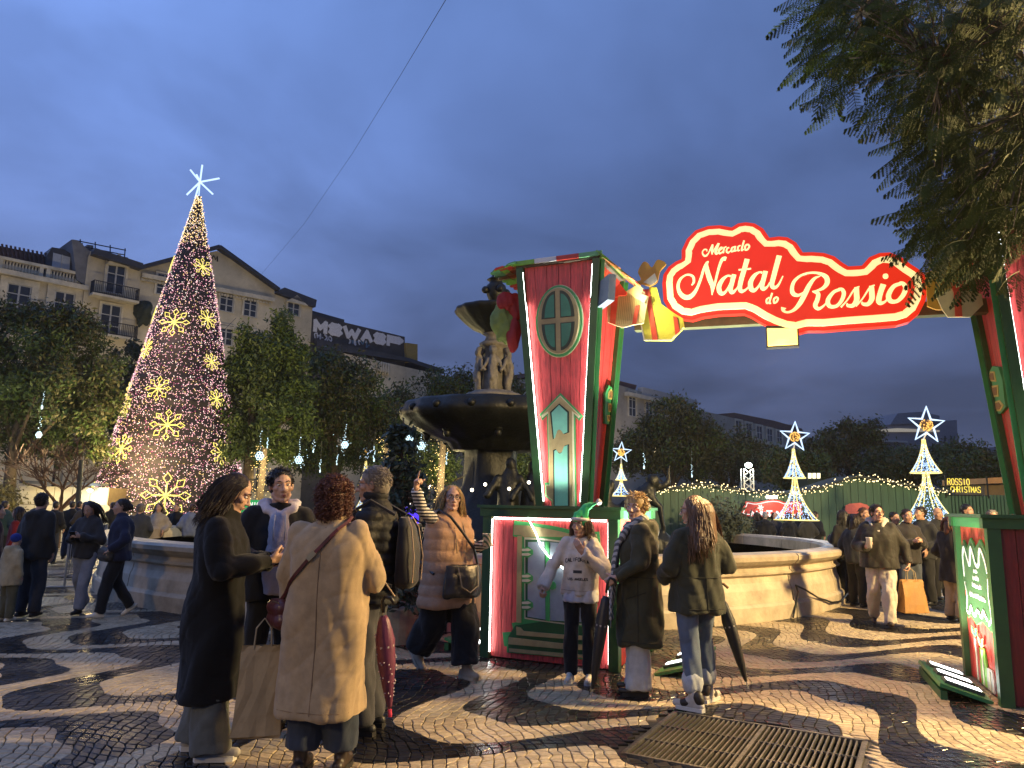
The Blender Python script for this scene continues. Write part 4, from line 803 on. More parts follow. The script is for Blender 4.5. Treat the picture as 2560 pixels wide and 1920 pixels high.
def tower_details():
    f = LS['front']; t = lt
    # oval window
    cx, cz = f.uw(1399, 803); rx = abs(f.uw(1458, 795)[0]-f.uw(1341, 811)[0])/2; rz = abs(f.uw(1399, 713)[1]-f.uw(1399, 893)[1])/2
    A = np.linspace(0, 2*math.pi, 41)[:-1]; ov = lambda k: [(cx+(rx-k)*math.cos(a), cz+(rz-k*1.05)*math.sin(a)) for a in A]
    w = f.plate(ov(-.004), .003, .012, 'oval_window', PALE, t)
    f.plate(ov(.004), .013, .03, 'outer_ring', LGREEN, w); f.plate(ov(.028), .031, .036, 'ring_edge', PALE, w); f.plate(ov(.036), .037, .05, 'frame', GOLD, w)
    hx, hz = rx*.70, rz*.83; g = .028
    for sx in (-1, 1):
        for sz in (-1, 1):
            arc = [(cx+sx*(g+(hx-g)*math.cos(a)), cz+sz*(g+(hz-g)*math.sin(a))) for a in np.linspace(0, math.pi/2, 9)]
            f.plate([(cx+sx*g, cz+sz*g)]+arc, .051, .054, 'pane', mat('pane_dark_rim', (.012, .035, .02), .4, var=0), w)  # dark green border plate around each pane
            arc = [(cx+sx*(g+.012+(hx-g-.05)*math.cos(a)), cz+sz*(g+.012+(hz-g-.05)*math.sin(a))) for a in np.linspace(0, math.pi/2, 9)]
            f.plate([(cx+sx*(g+.012), cz+sz*(g+.012))]+arc, .055, .057, 'pane', DPANE, w)
    k = .205; z6 = lambda pts: f.px(pts, 1280, 940, k)
    # bird-house shaped door board
    dz = t
    door = f.plate(z6([(340, 470), (595, 208), (872, 490), (825, 545), (775, 500), (790, 1612), (495, 1612), (490, 1530), (412, 1465), (408, 1300), (455, 1300), (430, 480), (375, 540)]), .003, .014, 'narrow_door', LGREEN, t)
    f.plate(z6([(365, 480), (597, 240), (845, 490), (820, 515), (760, 455), (775, 1612), (510, 1612), (500, 1520), (425, 1455), (420, 1325), (468, 1325), (447, 455), (375, 515)]), .015, .022, 'door_edge', PALE, door)
    f.plate(z6([(372, 478), (597, 252), (835, 488), (738, 425), (752, 1612), (520, 1612), (505, 1510), (432, 1450), (428, 1335), (475, 1335), (455, 430)]), .023, .032, 'door_board', GOLD, door)
    for pts in ([(478, 440), (590, 338), (710, 437), (710, 690), (650, 712), (620, 670), (590, 655), (560, 672), (530, 760), (512, 775)], [(515, 905), (545, 890), (575, 930), (600, 940), (630, 920), (655, 850), (710, 830), (715, 1612), (522, 1612)]):
        f.plate(z6(pts), .033, .036, 'pane_border', mat('pane_dark_rim', (.012, .035, .02), .4), door)
        q = np.array(z6(pts)); m = q.mean(0); f.plate((q-m)*[.82, .94]+m, .037, .04, 'pane', TEAL, door)
    # little window on the lit side and on the other tower
    for fc, par, O, kk, pts in ((LS['right'], lt, (1280, 940), .205, None),):
        g = lambda pts: fc.px(pts, 1280, 940, .205)
        wdw = fc.plate(g([(1105, 450), (1112, 200), (1150, 110), (1200, 150), (1215, 300), (1215, 450), (1225, 470), (1225, 560), (1190, 595), (1110, 580)]), .003, .03, 'side_window', LGREEN, par)
        for pts in ([(1135, 280), (1140, 200), (1170, 155), (1205, 200), (1210, 290)], [(1138, 330), (1208, 335), (1203, 445), (1140, 435)], [(1120, 475), (1222, 480), (1215, 555), (1130, 550)]):
            q = np.array(g(pts)); m = q.mean(0); fc.plate(q, .031, .036, 'pane_frame', mat('window_gold', (.65, .5, .12), .5, var=.1), wdw); fc.plate((q-m)*.68+m, .037, .04, 'pane', mat('window_brown', (.28, .12, .03), .5), wdw)
    fc = RS['left']; g = lambda pts: fc.px(pts, 1600, 500, .434)
    wdw = fc.plate(g([(2020, 1010), (2050, 955), (2085, 960), (2110, 1040), (2118, 1130), (2128, 1190), (2095, 1230), (2055, 1225), (2040, 1120)]), .003, .03, 'side_window', LGREEN, rt)
    for pts in ([(2025, 1040), (2040, 985), (2065, 985), (2075, 1045)], [(2040, 1070), (2085, 1062), (2090, 1130), (2052, 1135)], [(2055, 1165), (2095, 1150), (2118, 1180), (2100, 1215), (2068, 1215)]):
        q = np.array(g(pts)); m = q.mean(0); fc.plate(q, .031, .036, 'pane_frame', MC['window_gold'], wdw); fc.plate((q-m)*.66+m, .037, .04, 'pane', MC['window_brown'], wdw)
    # ---- cartoon shop door on the base
    f = LF['front']; k = .2772; z5 = lambda pts: f.px(pts, 1180, 1240, k)
    cxm = f.uw(1390, 1450)[0]
    door = f.plate(z5([(385, 222), (540, 240), (760, 275), (1000, 330), (1150, 320), (1160, 440), (1120, 1140), (1150, 1145), (1150, 1370), (1165, 1440), (1160, 1470), (1090, 1480), (318, 1410), (318, 1355), (295, 1352), (278, 1230), (380, 1222), (362, 1145), (405, 1135), (412, 372), (372, 362)]), .003, .012, 'shop_door', LGREEN, t)
    f.plate(z5([(392, 262), (540, 268), (760, 310), (930, 350), (1130, 345), (1140, 420), (1000, 400), (900, 372), (640, 365), (480, 372), (455, 352), (388, 350)]), .016, .030, 'lintel', GOLD, door)
    f.plate(z5([(418, 360), (458, 356), (452, 1140), (408, 1138)]), .016, .028, 'jamb', GOLD, door); f.plate(z5([(1085, 420), (1130, 425), (1105, 1160), (1060, 1155)]), .016, .028, 'jamb', GOLD, door)
    f.plate(z5([(478, 372), (620, 378), (780, 400), (1060, 430), (1040, 1165), (870, 1160), (640, 1130), (480, 1105)]), .014, .018, 'leaf_edge', PALE, door)
    f.plate(z5([(488, 392), (620, 395), (780, 415), (1045, 445), (1028, 1150), (870, 1145), (640, 1118), (490, 1092)]), .019, .024, 'leaf', DGREEN, door)
    GL_ = mat('frosted_pane', (.32, .37, .42), .22, var=.2, vscale=3, bump=.02)
    f.plate(z5([(515, 415), (660, 412), (672, 1112), (510, 1085)]), .025, .028, 'glass', GL_, door); f.plate(z5([(712, 415), (1020, 445), (1005, 1135), (712, 1120)]), .025, .028, 'glass', GL_, door)
    f.plate(z5([(676, 410), (708, 412), (710, 1125), (678, 1120)]), .029, .04, 'mullion', LGREEN, door)
    for y in (500, 735, 975):
        f.plate(z5([(480, y-35), (520, y-45), (560, y-15), (562, y+25), (520, y+55), (482, y+50)]), .030, .036, 'hinge_plate', LGREEN, door)
        for dy in (-15, 25): f.plate(z5([(465, y+dy-10), (520, y+dy-14), (548, y+dy), (520, y+dy+12), (465, y+dy+10)]), .037, .046, 'hinge', PALE, door)
    for x, y in ((635, 795), (740, 805)): 
        a = np.linspace(0, 6.28, 13)[:-1]; q = z5([(x+28*math.cos(b), y+38*math.sin(b)) for b in a]); f.plate(q, .030, .05, 'knob', LGREEN, door)
    f.plate(z5([(395, 1165), (640, 1130), (1100, 1190), (1130, 1250), (1130, 1465), (335, 1405), (330, 1270)]), .013, .016, 'step_backing', DGREEN, door)
    for q in ([(410, 1175), (450, 1185), (475, 1215), (860, 1250), (1080, 1262), (1080, 1300), (860, 1285), (412, 1250)], [(342, 1270), (860, 1330), (1125, 1345), (1125, 1388), (860, 1378), (338, 1332)], [(345, 1370), (860, 1418), (1125, 1432), (1125, 1462), (860, 1450), (345, 1400)]): f.plate(z5(q), .018, .032, 'step', GOLD, door)
    # loose LED strip drooping across the door
    pts = [(527, 195), (560, 255), (600, 330), (640, 440), (700, 525), (770, 590), (850, 650)]
    MB().tube([f.O+f.U*a[0]+f.W*a[1]+f.N*.07 for a in z5(pts)], .007, 5).build('led_strip', LED, t)
    # ---- green notice board and candles on the right tower
    f = RF['left']; k = 300/1037; zr = lambda pts: f.px(pts, 2260, 1280, k)
    # f spans in pixels; work in face units: u from -.58 (far post) to +.58 (near post), w up
    sg = f.plate([(-.50, 1.22), (-.40, 1.30), (-.28, 1.22), (-.1, 1.33), (.06, 1.24), (.26, 1.33), (.44, 1.22), (.52, 1.14), (.47, .92), (.53, .84), (.50, .60), (.40, .55), (.10, .60), (-.12, .54), (-.34, .60), (-.46, .56), (-.50, .72), (-.44, .80), (-.52, .92)], .003, .02, 'notice_board', mat('notice_green', (.045, .12, .04), .45, var=.1), rt)
    cr = mat('notice_cream', (.75, .72, .58), .5, var=.05, bump=0)
    for st in ([(-.45, .95, .03), (-.46, 1.15, .03), (-.38, 1.23, .03), (-.26, 1.12, .03), (-.2, 1.08, .03), (-.1, 1.24, .035), (.05, 1.1, .035), (.15, 1.1, .03), (.24, 1.24, .03), (.38, 1.16, .03), (.45, 1.05, .025)], [(.45, 1.0, .02), (.43, .85, .025), (.47, .68, .02), (.36, .61, .03)], [(-.45, .9, .02), (-.4, .78, .02), (-.45, .64, .02), (-.36, .62, .03), (-.26, .69, .03), (-.16, .62, .03), (-.02, .68, .03), (.12, .64, .03), (.2, .7, .03), (.32, .64, .03)]):
        MB().stroke(st, f.O, f.U, f.W, .021, .026).build('scroll', cr, sg)
    lr = random.Random(4)
    for zz, wd in ((1.02, .10), (.955, .2), (.885, .3), (.79, .55)):
        x = -wd/2
        while x < wd/2:
            h = .035*lr.uniform(.7, 1.2); MB().stroke([(x, zz, .008), (x+.012, zz+h, .012), (x+.022, zz, .012), (x+.035, zz+h*.7, .008)], f.O, f.U, f.W, .0215, .024, 3).build('letter', cr, sg); x += .042
    for x0, cc, hgt in ((-.22, (.55, .05, .04), .36), (.0, (.2, .5, .06), .30), (.22, (.55, .55, .5), .16)):
        cd = f.plate([(x0-.11, .03), (x0+.11, .03), (x0+.12, .03+hgt*.6), (x0+.08, .06+hgt), (x0-.09, .05+hgt), (x0-.12, .03+hgt*.5)], .003, .016, 'gift_cutout', mat('cutout_%.2f' % cc[0]+str(x0), cc, .45), rt)
        f.plate([(x0-.02, .035), (x0+.03, .035), (x0+.03, .04+hgt), (x0-.02, .04+hgt)], .017, .022, 'ribbon', PALE, cd)
        if hgt > .2:
            for q in (-1, 1): f.plate([(x0, .06+hgt), (x0+q*.09, .09+hgt), (x0+q*.10, .15+hgt), (x0+q*.04, .14+hgt)], .017, .024, 'bow', LGREEN if x0 < 0 else GOLD, cd)
tower_details()
tray('floor floodlights on a green board right of the oval-window tower', LC+LU*(WB/2+.52)-LV*.62, LC+LU*(WB/2+.52)+LV*.45, LC, 2, 1500, 'floor floodlights at the towers')
tray('floor floodlights glowing beside the pointing woman, left of the tower', LC-LU*(WB/2+.30)-LV*.55, LC-LU*(WB/2+.30)+LV*.35, LC, 2, 60, 'floor floodlights at the towers')
tray('three floor floodlights in a row under the notice board', RC-RU*(WB/2+.22)-RV*.58, RC-RU*(WB/2+.22)+RV*.49, RC, 3, 170, 'floor floodlights at the towers')
# grey floodlight bolted to the tower side
def side_flood():
    t = thing('side_floodlight', 'grey finned floodlight bolted to the tower beside the striped gift', 'floodlight', tuple(DY(1515, 728, 7.62)))
    O = DY(1515, 728, 7.62); U = nrm(DY(1528, 722, 7.52)-DY(1505, 732, 7.72)); U = nrm(np.array([.35, -.93, .0])); W = np.array([.05, 0, 1.]); gm = mat('flood_grey', (.22, .27, .31), .45, .3, var=.1)
    MB().plate([(-.13, -.16), (.13, -.13), (.14, .15), (-.12, .12)], O, U, W, -.04, .04).build('housing', gm, t)
    for i in range(8): z0 = -.10+i*.028; MB().plate([(-.10, z0), (.11, z0+.02), (.11, z0+.028), (-.10, z0+.008)], O, U, W, -.052, -.041).build('fin', mat('fin_grey', (.12, .15, .17), .5, .3), t)
    MB().tube([O+U*-.14+W*-.17, O+U*-.17+W*-.15, O+U*-.17+W*.10, O+U*-.13+W*.13], .014, 5).build('bracket', mat('bracket', (.42, .38, .28), .5), t)
    lamp('side_lamp', O+np.array([.12, -.05, 0]), 46, (1, .84, .45), t, .08, 'SPOT', target=(2.3, 7.2, 3.7), spot=130)
side_flood()
# ---- the cloud sign
SP0 = np.array([1.25, 8.0, 0]); SU = nrm([.94, -.342, 0]); SF = Face(SP0, SU, (0, 0, 1))
def sign():
    f = SF; t = thing('cloud_sign', 'glowing red cloud-shaped sign reading Mercado Natal do Rossio', 'sign', (2.7, 7.45, 3.6))
    k = .434
    out = [(128, 480), (135, 430), (165, 385), (205, 355), (240, 340), (240, 290), (270, 225), (320, 175), (390, 150), (460, 145), (528, 158), (565, 135), (610, 128), (660, 135), (710, 165), (745, 217), (800, 210), (850, 215), (900, 245), (938, 302), (990, 300), (1060, 305), (1120, 325), (1165, 360), (1200, 382), (1278, 378), (1320, 330), (1380, 305), (1440, 302), (1500, 325), (1560, 370), (1600, 395), (1640, 430), (1658, 500), (1645, 580), (1610, 650), (1550, 700), (1480, 720), (1350, 730), (1200, 740), (1060, 752), (965, 752), (900, 770), (830, 760), (760, 735), (700, 705), (640, 668), (600, 652), (450, 658), (360, 672), (300, 690), (230, 680), (170, 640), (135, 580)]
    P = np.array(f.px(out, 1600, 500, k))
    RS_ = mat('sign_red', (.35, .012, .006), .4, var=.06, bump=0, emit=(.92, .030, .007), estr=.80); CR = mat('sign_cream', (.8, .7, .45), .4, var=0, bump=0, emit=(1, .76, .30), estr=1.1)
    D = mat('sign_back', (.12, .02, .015), .5)
    f.plate(P, -.12, 0, 'sign_board', [RS_], t)
    q1 = outset(P, .045); q2 = outset(P, .115)
    f.plate(q1, .002, .014, 'cream_band', CR, t); f.plate(q2, .016, .028, 'sign_face', RS_, t)
    def letters(name, strokes, ox, oy, k, kw):
        b = MB()
        for i, s in enumerate(strokes):
            p = [(*f.uw(ox+x*k, oy+y*k), w*kw) for x, y, w in s]; b.stroke(p, f.O, f.U, f.W, .024, .036+i*.0007, 5)
        b.build('letter', CR, t)['label'] = 'cream letter '+name
    A = (1660, 570, .1537, .1537/252); B = (1940, 610, .1808, .1808/258)
    LA = {'M': [[(700, 400, 10), (700, 370, 22), (660, 365, 18), (630, 410, 22), (650, 460, 30), (690, 465, 28), (730, 420, 20), (770, 330, 18), (795, 285, 15)], [(795, 285, 30), (785, 380, 40), (785, 445, 12)], [(785, 445, 10), (830, 350, 15), (890, 265, 22)], [(895, 265, 35), (850, 380, 45), (850, 430, 40), (890, 420, 18)]],
     'e': [[(905, 385, 12), (950, 345, 25), (930, 330, 20), (895, 380, 32), (910, 430, 30), (960, 400, 15)]], 'r': [[(985, 325, 25), (965, 425, 30)], [(985, 335, 15), (1020, 320, 25)]], 'c': [[(1065, 335, 25), (1035, 345, 22), (1020, 390, 30), (1045, 415, 25), (1090, 385, 12)]],
     'a': [[(1150, 320, 15), (1110, 340, 28), (1100, 395, 28), (1135, 385, 15), (1160, 310, 12)], [(1165, 310, 28), (1150, 385, 28), (1185, 375, 14)]], 'd': [[(1250, 300, 15), (1210, 320, 26), (1205, 380, 26), (1240, 375, 15)], [(1305, 220, 28), (1265, 370, 28), (1300, 360, 12)]], 'o': [[(1360, 280, 25), (1325, 310, 30), (1325, 370, 28), (1365, 360, 28), (1390, 310, 30), (1360, 280, 25)]]}
    for c, s in LA.items(): letters(c+' of Mercado', s, *A)
    LN = [('N', [[(455, 945, 20), (490, 890, 40), (480, 810, 45), (420, 775, 35), (350, 785, 30), (270, 850, 45), (235, 960, 55), (265, 1070, 70), (330, 1130, 85), (400, 1140, 85), (470, 1100, 70), (540, 1000, 50), (600, 850, 45), (650, 690, 45), (700, 590, 50), (730, 555, 15)], [(690, 600, 60), (710, 720, 80), (750, 850, 85), (790, 960, 70), (785, 1100, 15)], [(785, 1095, 15), (830, 930, 35), (870, 760, 40), (910, 620, 45), (950, 530, 55), (990, 515, 75), (1015, 518, 60)]]),
     ('a', [[(1090, 800, 35), (1040, 790, 30), (960, 850, 60), (900, 960, 80), (910, 1050, 80), (960, 1080, 60), (1020, 1030, 35), (1080, 920, 30), (1100, 830, 25)], [(1145, 770, 75), (1110, 900, 75), (1085, 1010, 75), (1110, 1060, 65), (1170, 1020, 30), (1210, 960, 20)]]),
     ('t', [[(1355, 520, 85), (1310, 680, 80), (1260, 850, 80), (1235, 980, 75), (1260, 1040, 65), (1320, 1025, 35), (1390, 960, 20)], [(1215, 695, 25), (1420, 675, 25)]]),
     ('second a', [[(1600, 740, 35), (1550, 735, 30), (1470, 790, 60), (1410, 900, 80), (1420, 1000, 80), (1465, 1030, 60), (1530, 975, 35), (1590, 870, 30), (1610, 780, 25)], [(1655, 715, 75), (1620, 850, 75), (1595, 960, 75), (1620, 1005, 65), (1680, 970, 30), (1720, 900, 20)]]),
     ('l', [[(1875, 465, 85), (1830, 630, 82), (1785, 800, 80), (1755, 930, 75), (1790, 985, 60), (1860, 940, 35), (1935, 795, 18)]])]
    for c, s in LN: letters(c+' of Natal', s, *A)
    letters('d of do', [[(1715, 1140, 18), (1670, 1180, 30), (1675, 1235, 28), (1715, 1215, 16)], [(1760, 1070, 30), (1715, 1225, 30), (1745, 1235, 14)]], *A); letters('o of do', [[(1830, 1135, 25), (1790, 1170, 32), (1790, 1230, 28), (1830, 1215, 30), (1855, 1160, 30), (1825, 1133, 22)]], *A)
    LR_ = [('R', [[(105, 890, 75), (100, 930, 40), (160, 955, 30), (250, 920, 45), (330, 830, 65), (400, 700, 70), (460, 580, 60), (530, 490, 40), (610, 455, 12)], [(375, 680, 12), (310, 720, 40), (240, 700, 60), (220, 630, 55), (250, 530, 45), (340, 450, 32), (470, 410, 28), (600, 420, 40), (690, 470, 65), (705, 550, 65), (650, 620, 45), (560, 660, 28), (500, 670, 18)], [(520, 670, 30), (580, 700, 55), (570, 780, 60), (540, 860, 60), (580, 905, 45), (640, 880, 30), (690, 830, 20)]]),
     ('o', [[(880, 640, 40), (790, 680, 45), (715, 790, 60), (740, 870, 55), (830, 870, 45), (900, 800, 50), (935, 700, 55), (910, 640, 45), (860, 635, 30)]]), ('s', [[(895, 885, 25), (980, 790, 20), (1080, 640, 25), (1150, 600, 15)], [(1110, 610, 60), (1110, 700, 70), (1110, 790, 70), (1060, 860, 55), (990, 860, 40), (980, 830, 15)]]),
     ('second s', [[(1100, 870, 25), (1190, 770, 20), (1290, 620, 25), (1360, 580, 15)], [(1315, 590, 60), (1320, 680, 70), (1320, 770, 70), (1270, 840, 55), (1200, 840, 40), (1185, 810, 15)]]), ('i', [[(1480, 570, 75), (1440, 680, 70), (1415, 790, 70), (1440, 830, 55), (1500, 810, 30), (1540, 760, 18)], [(1472, 462, 30), (1490, 460, 70), (1528, 458, 70), (1546, 456, 30)]]),
     ('second o', [[(1720, 560, 45), (1620, 600, 55), (1550, 720, 65), (1580, 800, 60), (1670, 800, 50), (1750, 720, 60), (1785, 620, 60), (1750, 560, 50), (1700, 550, 35)]])]
    for c, s in LR_: letters(c+' of Rossio', s, *B)
    # carrying beam behind the board
    a = f.uw(1600, 735); b_ = f.uw(2440, 720)
    MB().beam(f.O+f.U*(a[0]-.1)+f.W*3.60-f.N*.25, f.O+f.U*(b_[0]+.35)+f.W*3.56-f.N*.25, .12, .14).build('carrying_beam', mat('olive_beam', (.10, .10, .04), .6), t)
    # gift cut-outs either side
    yl = mat('gift_yellow', (.66, .60, .05), .45, var=.12); cm = mat('gift_cream', (.66, .55, .26), .5, var=.12); rd = mat('gift_red', (.62, .06, .02), .45, var=.1); og = mat('gift_orange', (.65, .33, .03), .45, var=.12); ln = mat('gift_line', (.36, .26, .06), .5)
    z3 = lambda pts: f.px(pts, 1490, 640, .13867)
    g2 = thing('gift_cutout', 'yellow gift cut-out with orange bow left of the lit sign', 'gift cut-out', tuple(f.O+f.U*.5+f.W*3.4), 0, 'flat gift cut-outs')
    f.plate(z3([(830, 1280), (905, 950), (985, 590), (1110, 600), (1200, 900), (1420, 1060), (1590, 1160), (1610, 1320), (1380, 1555), (890, 1550)]), .05, .085, 'box', yl, g2)
    f.plate(z3([(900, 640), (985, 640), (1140, 1540), (1040, 1540)]), .086, .094, 'ribbon', rd, g2); f.plate(z3([(1410, 1120), (1490, 1150), (1530, 1400), (1450, 1450)]), .086, .094, 'ribbon', rd, g2)
    f.plate(z3([(830, 1270), (850, 1270), (905, 1530), (1370, 1530), (1590, 1310), (1605, 1325), (1385, 1555), (885, 1552)]), .0865, .09, 'edge', PALE, g2)
    f.plate(smooth_poly(z3([(730, 590), (740, 520), (840, 480), (790, 340), (880, 170), (960, 180), (1040, 260), (1120, 140), (1190, 130), (1290, 200), (1180, 330), (1130, 520), (1000, 590), (850, 560)])), .087, .115, 'bow', og, g2)
    f.plate(z3([(890, 530), (1090, 370), (1140, 500), (1030, 580)]), .116, .122, 'bow_fold', PALE, g2)
    g1 = thing('gift_cutout', 'cream striped gift cut-out with red ribbon beside the grey floodlight', 'gift cut-out', tuple(f.O+f.U*.1+f.W*3.4), 0, 'flat gift cut-outs')
    f.plate(z3([(250, 740), (440, 750), (620, 700), (980, 790), (900, 1270), (700, 1300), (520, 1350), (260, 1250)]), .125, .15, 'box', cm, g1)
    for i in range(14):
        x = 420+i*33; f.plate(z3([(x, 780), (x+7, 780), (x-40, 1290-abs(i-4)*3), (x-47, 1290-abs(i-4)*3)]), .151, .1535, 'stripe', ln, g1)
    f.plate(z3([(330, 880), (440, 790), (450, 800), (400, 1305), (305, 1270)]), .155, .165, 'ribbon', rd, g1); f.plate(z3([(760, 970), (830, 950), (770, 1285), (700, 1290)]), .155, .165, 'ribbon', rd, g1)
    f.plate(z3([(360, 690), (490, 580), (615, 740), (590, 790), (470, 790), (340, 860)]), .156, .18, 'bow', rd, g1)
    f.plate(z3([(610, 710), (800, 600), (890, 690), (860, 760), (970, 800), (920, 920), (760, 830)]), .156, .18, 'bow', mat('bow_cream', (.72, .66, .3), .5), g1)
    z4 = lambda pts: f.px(pts, 1600, 500, .434)
    g3 = thing('gift_cutout', 'orange gift cut-out behind the leaves at the sign right end', 'gift cut-out', tuple(f.O+f.U*3+f.W*3.4), 0, 'flat gift cut-outs')
    f.plate(z4([(1640, 430), (1760, 380), (1830, 330), (1880, 330), (1900, 400), (1860, 470), (1780, 640), (1700, 640), (1650, 620)]), .03, .06, 'box', og, g3); f.plate(z4([(1780, 400), (1850, 325), (1890, 330), (1880, 380), (1800, 450)]), .061, .075, 'bow', cm, g3)
    g4 = thing('gift_cutout', 'cream gift cut-out with red ribbon hanging by the foliage', 'gift cut-out', tuple(f.O+f.U*3.1+f.W*3.3), 0, 'flat gift cut-outs')
    f.plate(z4([(1690, 560), (1800, 520), (1950, 560), (1960, 620), (1890, 690), (1760, 690), (1730, 650)]), .09, .115, 'box', cm, g4); f.plate(z4([(1790, 530), (1830, 525), (1840, 688), (1800, 688)]), .116, .125, 'ribbon', rd, g4); f.plate(z4([(1770, 500), (1870, 480), (1880, 540), (1790, 550)]), .117, .13, 'bow', rd, g4)
    # bright floodlight hung under the sign
    fl = thing('hanging_floodlight', 'blazing square floodlight hung under the red sign', 'floodlight', tuple(f.O+f.U*2+f.W*3.2))
    f.plate(f.px([(1918, 824), (1992, 824), (1994, 862), (1920, 866)]), .01, .06, 'glass', glow('flood_warm', (1, .64, .13), 3.2), fl); f.plate(f.px([(1914, 815), (1996, 815), (1998, 865), (1916, 870)]), -.10, .008, 'housing', mat('flood_black', (.02, .02, .02), .5), fl)
    c = f.O+f.N*.12+f.U*f.uw(1955, 845)[0]+f.W*f.uw(1955, 845)[1]
    lamp('flood_beam', c, 650, (1, .62, .24), fl, .10, 'SPOT', target=(1.3, 4.2, 0), spot=140, blend=.7)
sign()
# stuffed sack and red bow seen past the tower edge
def sack():
    O = DY(1262, 800, 8.35); t = thing('gift_sack', 'green sack with a dark red bow hanging on the tower left side', 'sack', tuple(O))
    me = blob('sack', [ellp(O+[-.03, 0, -.02], (.13, .12, .24)), ellp(O+[.06, 0, -.1], (.13, .12, .2))], .014, 2, (.02, 30)); me.materials.append(mat('sack_green', (.20, .26, .06), .8)); link('sack', me, t)
    me = blob('bow', [ellp(O+[.0, -.08, .2], (.10, .05, .12)), ellp(O+[.13, -.06, .15], (.10, .05, .16)), ellp(O+[.1, -.08, -.2], (.09, .06, .2))], .014, 2, (.015, 30)); me.materials.append(mat('bow_red', (.35, .02, .02), .7)); link('bow', me, t)
sack()
# ------------------------------------------------------------------ houses round the square
FONT = {'A': [[(0, 0), (.5, 1), (1, 0)], [(.22, .4), (.78, .4)]], 'C': [[(1, .85), (.7, 1), (.3, 1), (0, .7), (0, .3), (.3, 0), (.7, 0), (1, .15)]], 'E': [[(1, 1), (0, 1), (0, 0), (1, 0)], [(0, .5), (.8, .5)]], 'F': [[(1, 1), (0, 1), (0, 0)], [(0, .52), (.75, .52)]], 'G': [[(1, .85), (.7, 1), (.3, 1), (0, .7), (0, .3), (.3, 0), (.8, 0), (1, .2), (1, .45), (.6, .45)]], 'H': [[(0, 0), (0, 1)], [(1, 0), (1, 1)], [(0, .5), (1, .5)]], 'I': [[(.5, 0), (.5, 1)]], 'L': [[(0, 1), (0, 0), (1, 0)]], 'M': [[(0, 0), (0, 1), (.5, .35), (1, 1), (1, 0)]], 'N': [[(0, 0), (0, 1), (1, 0), (1, 1)]], 'O': [[(.3, 1), (0, .7), (0, .3), (.3, 0), (.7, 0), (1, .3), (1, .7), (.7, 1), (.3, 1)]], 'R': [[(0, 0), (0, 1), (.8, 1), (1, .8), (.8, .5), (0, .5)], [(.5, .5), (1, 0)]], 'S': [[(1, .85), (.8, 1), (.2, 1), (0, .78), (.2, .55), (.8, .45), (1, .22), (.8, 0), (.2, 0), (0, .15)]], 'T': [[(0, 1), (1, 1)], [(.5, 1), (.5, 0)]], 'U': [[(0, 1), (0, .25), (.25, 0), (.75, 0), (1, .25), (1, 1)]], 'W': [[(0, 1), (.25, 0), (.5, .7), (.75, 0), (1, 1)]], 'P': [[(0, 0), (0, 1), (.8, 1), (1, .8), (.8, .5), (0, .5)]]}
def write(txt, f, u0, w0, cw, ch, wd, t0, t1, m, parent, gap=.3, curve=None, tube=False):
    for i, c in enumerate(txt):
        if c == ' ': continue
        b = MB()
        for j, st in enumerate(FONT[c]):
            pts = [(u0+(i*(1+gap)+x)*cw, w0+y*ch+(curve(i) if curve else 0)) for x, y in st]
            if tube: b.tube([f.O+f.U*p[0]+f.W*p[1]+f.N*t1 for p in pts], wd/2, 5)
            else:
                for p, q in zip(pts, pts[1:]): b.beam(f.O+f.U*p[0]+f.W*p[1]+f.N*(t1+j*.0006), f.O+f.U*q[0]+f.W*q[1]+f.N*(t1+j*.0006), wd, t1-t0, up=f.N)
        b.build('letter', m, parent)
WALL = mat('facade_cream', (.50, .44, .31), .85, var=.28, vscale=.5, bump=.2, bscale=6); TRIM = mat('facade_trim', (.54, .49, .37), .8, var=.3, vscale=1.2, bump=.15, bscale=9); ROOF = mat('roof_tiles', (.10, .055, .045), .8, var=.3, vscale=2, bump=.5, bscale=5, stretch=(1, 1, 3)); IRON = mat('wrought_iron', (.012, .012, .013), .5, .3, var=0, bump=0)
PANE = mat('window_pane', (.028, .032, .040), .12, var=.3, vscale=1, bump=.0); WFR = mat('window_frame', (.40, .40, .38), .5, var=.1, bump=0); SLATE = mat('slate', (.035, .036, .042), .6, var=.3, vscale=2)
def window(f, px, py, wd, ht, par, rows=3, sur=.18, off=0.0, name='window'):
    u, w = f.uw(px, py); w -= ht/2; e = MB()
    for a, b_ in (((-wd/2-sur/2, -.05), (-wd/2-sur/2, ht+sur)), ((wd/2+sur/2, -.05), (wd/2+sur/2, ht+sur))): e.beam(f.O+f.U*(u+a[0])+f.W*(w+a[1])+f.N*(off+.06), f.O+f.U*(u+b_[0])+f.W*(w+b_[1])+f.N*(off+.06), sur, .12, up=f.N)
    e.beam(f.O+f.U*(u-wd/2)+f.W*(w+ht+sur/2)+f.N*(off+.061), f.O+f.U*(u+wd/2)+f.W*(w+ht+sur/2)+f.N*(off+.061), sur, .12, up=f.N)
    o = e.build(name, TRIM, par)
    f.plate([(u-wd/2, w), (u+wd/2, w), (u+wd/2, w+ht), (u-wd/2, w+ht)], off+.004, off+.02, 'pane', PANE, o)
    b = MB(); q = lambda x, z, d=.035: f.O+f.U*(u+x)+f.W*(w+z)+f.N*(off+d)
    for x in (-wd/2+.05, 0, wd/2-.05): b.beam(q(x, 0), q(x, ht), .09 if x else .12, .03, up=f.N)
    for i in range(rows+1): b.beam(q(-wd/2, max(.04, min(ht-.04, ht*i/rows)), .038), q(wd/2, max(.04, min(ht-.04, ht*i/rows)), .038), .07, .03, up=f.N)
    b.build('sash', WFR, o); return u, w
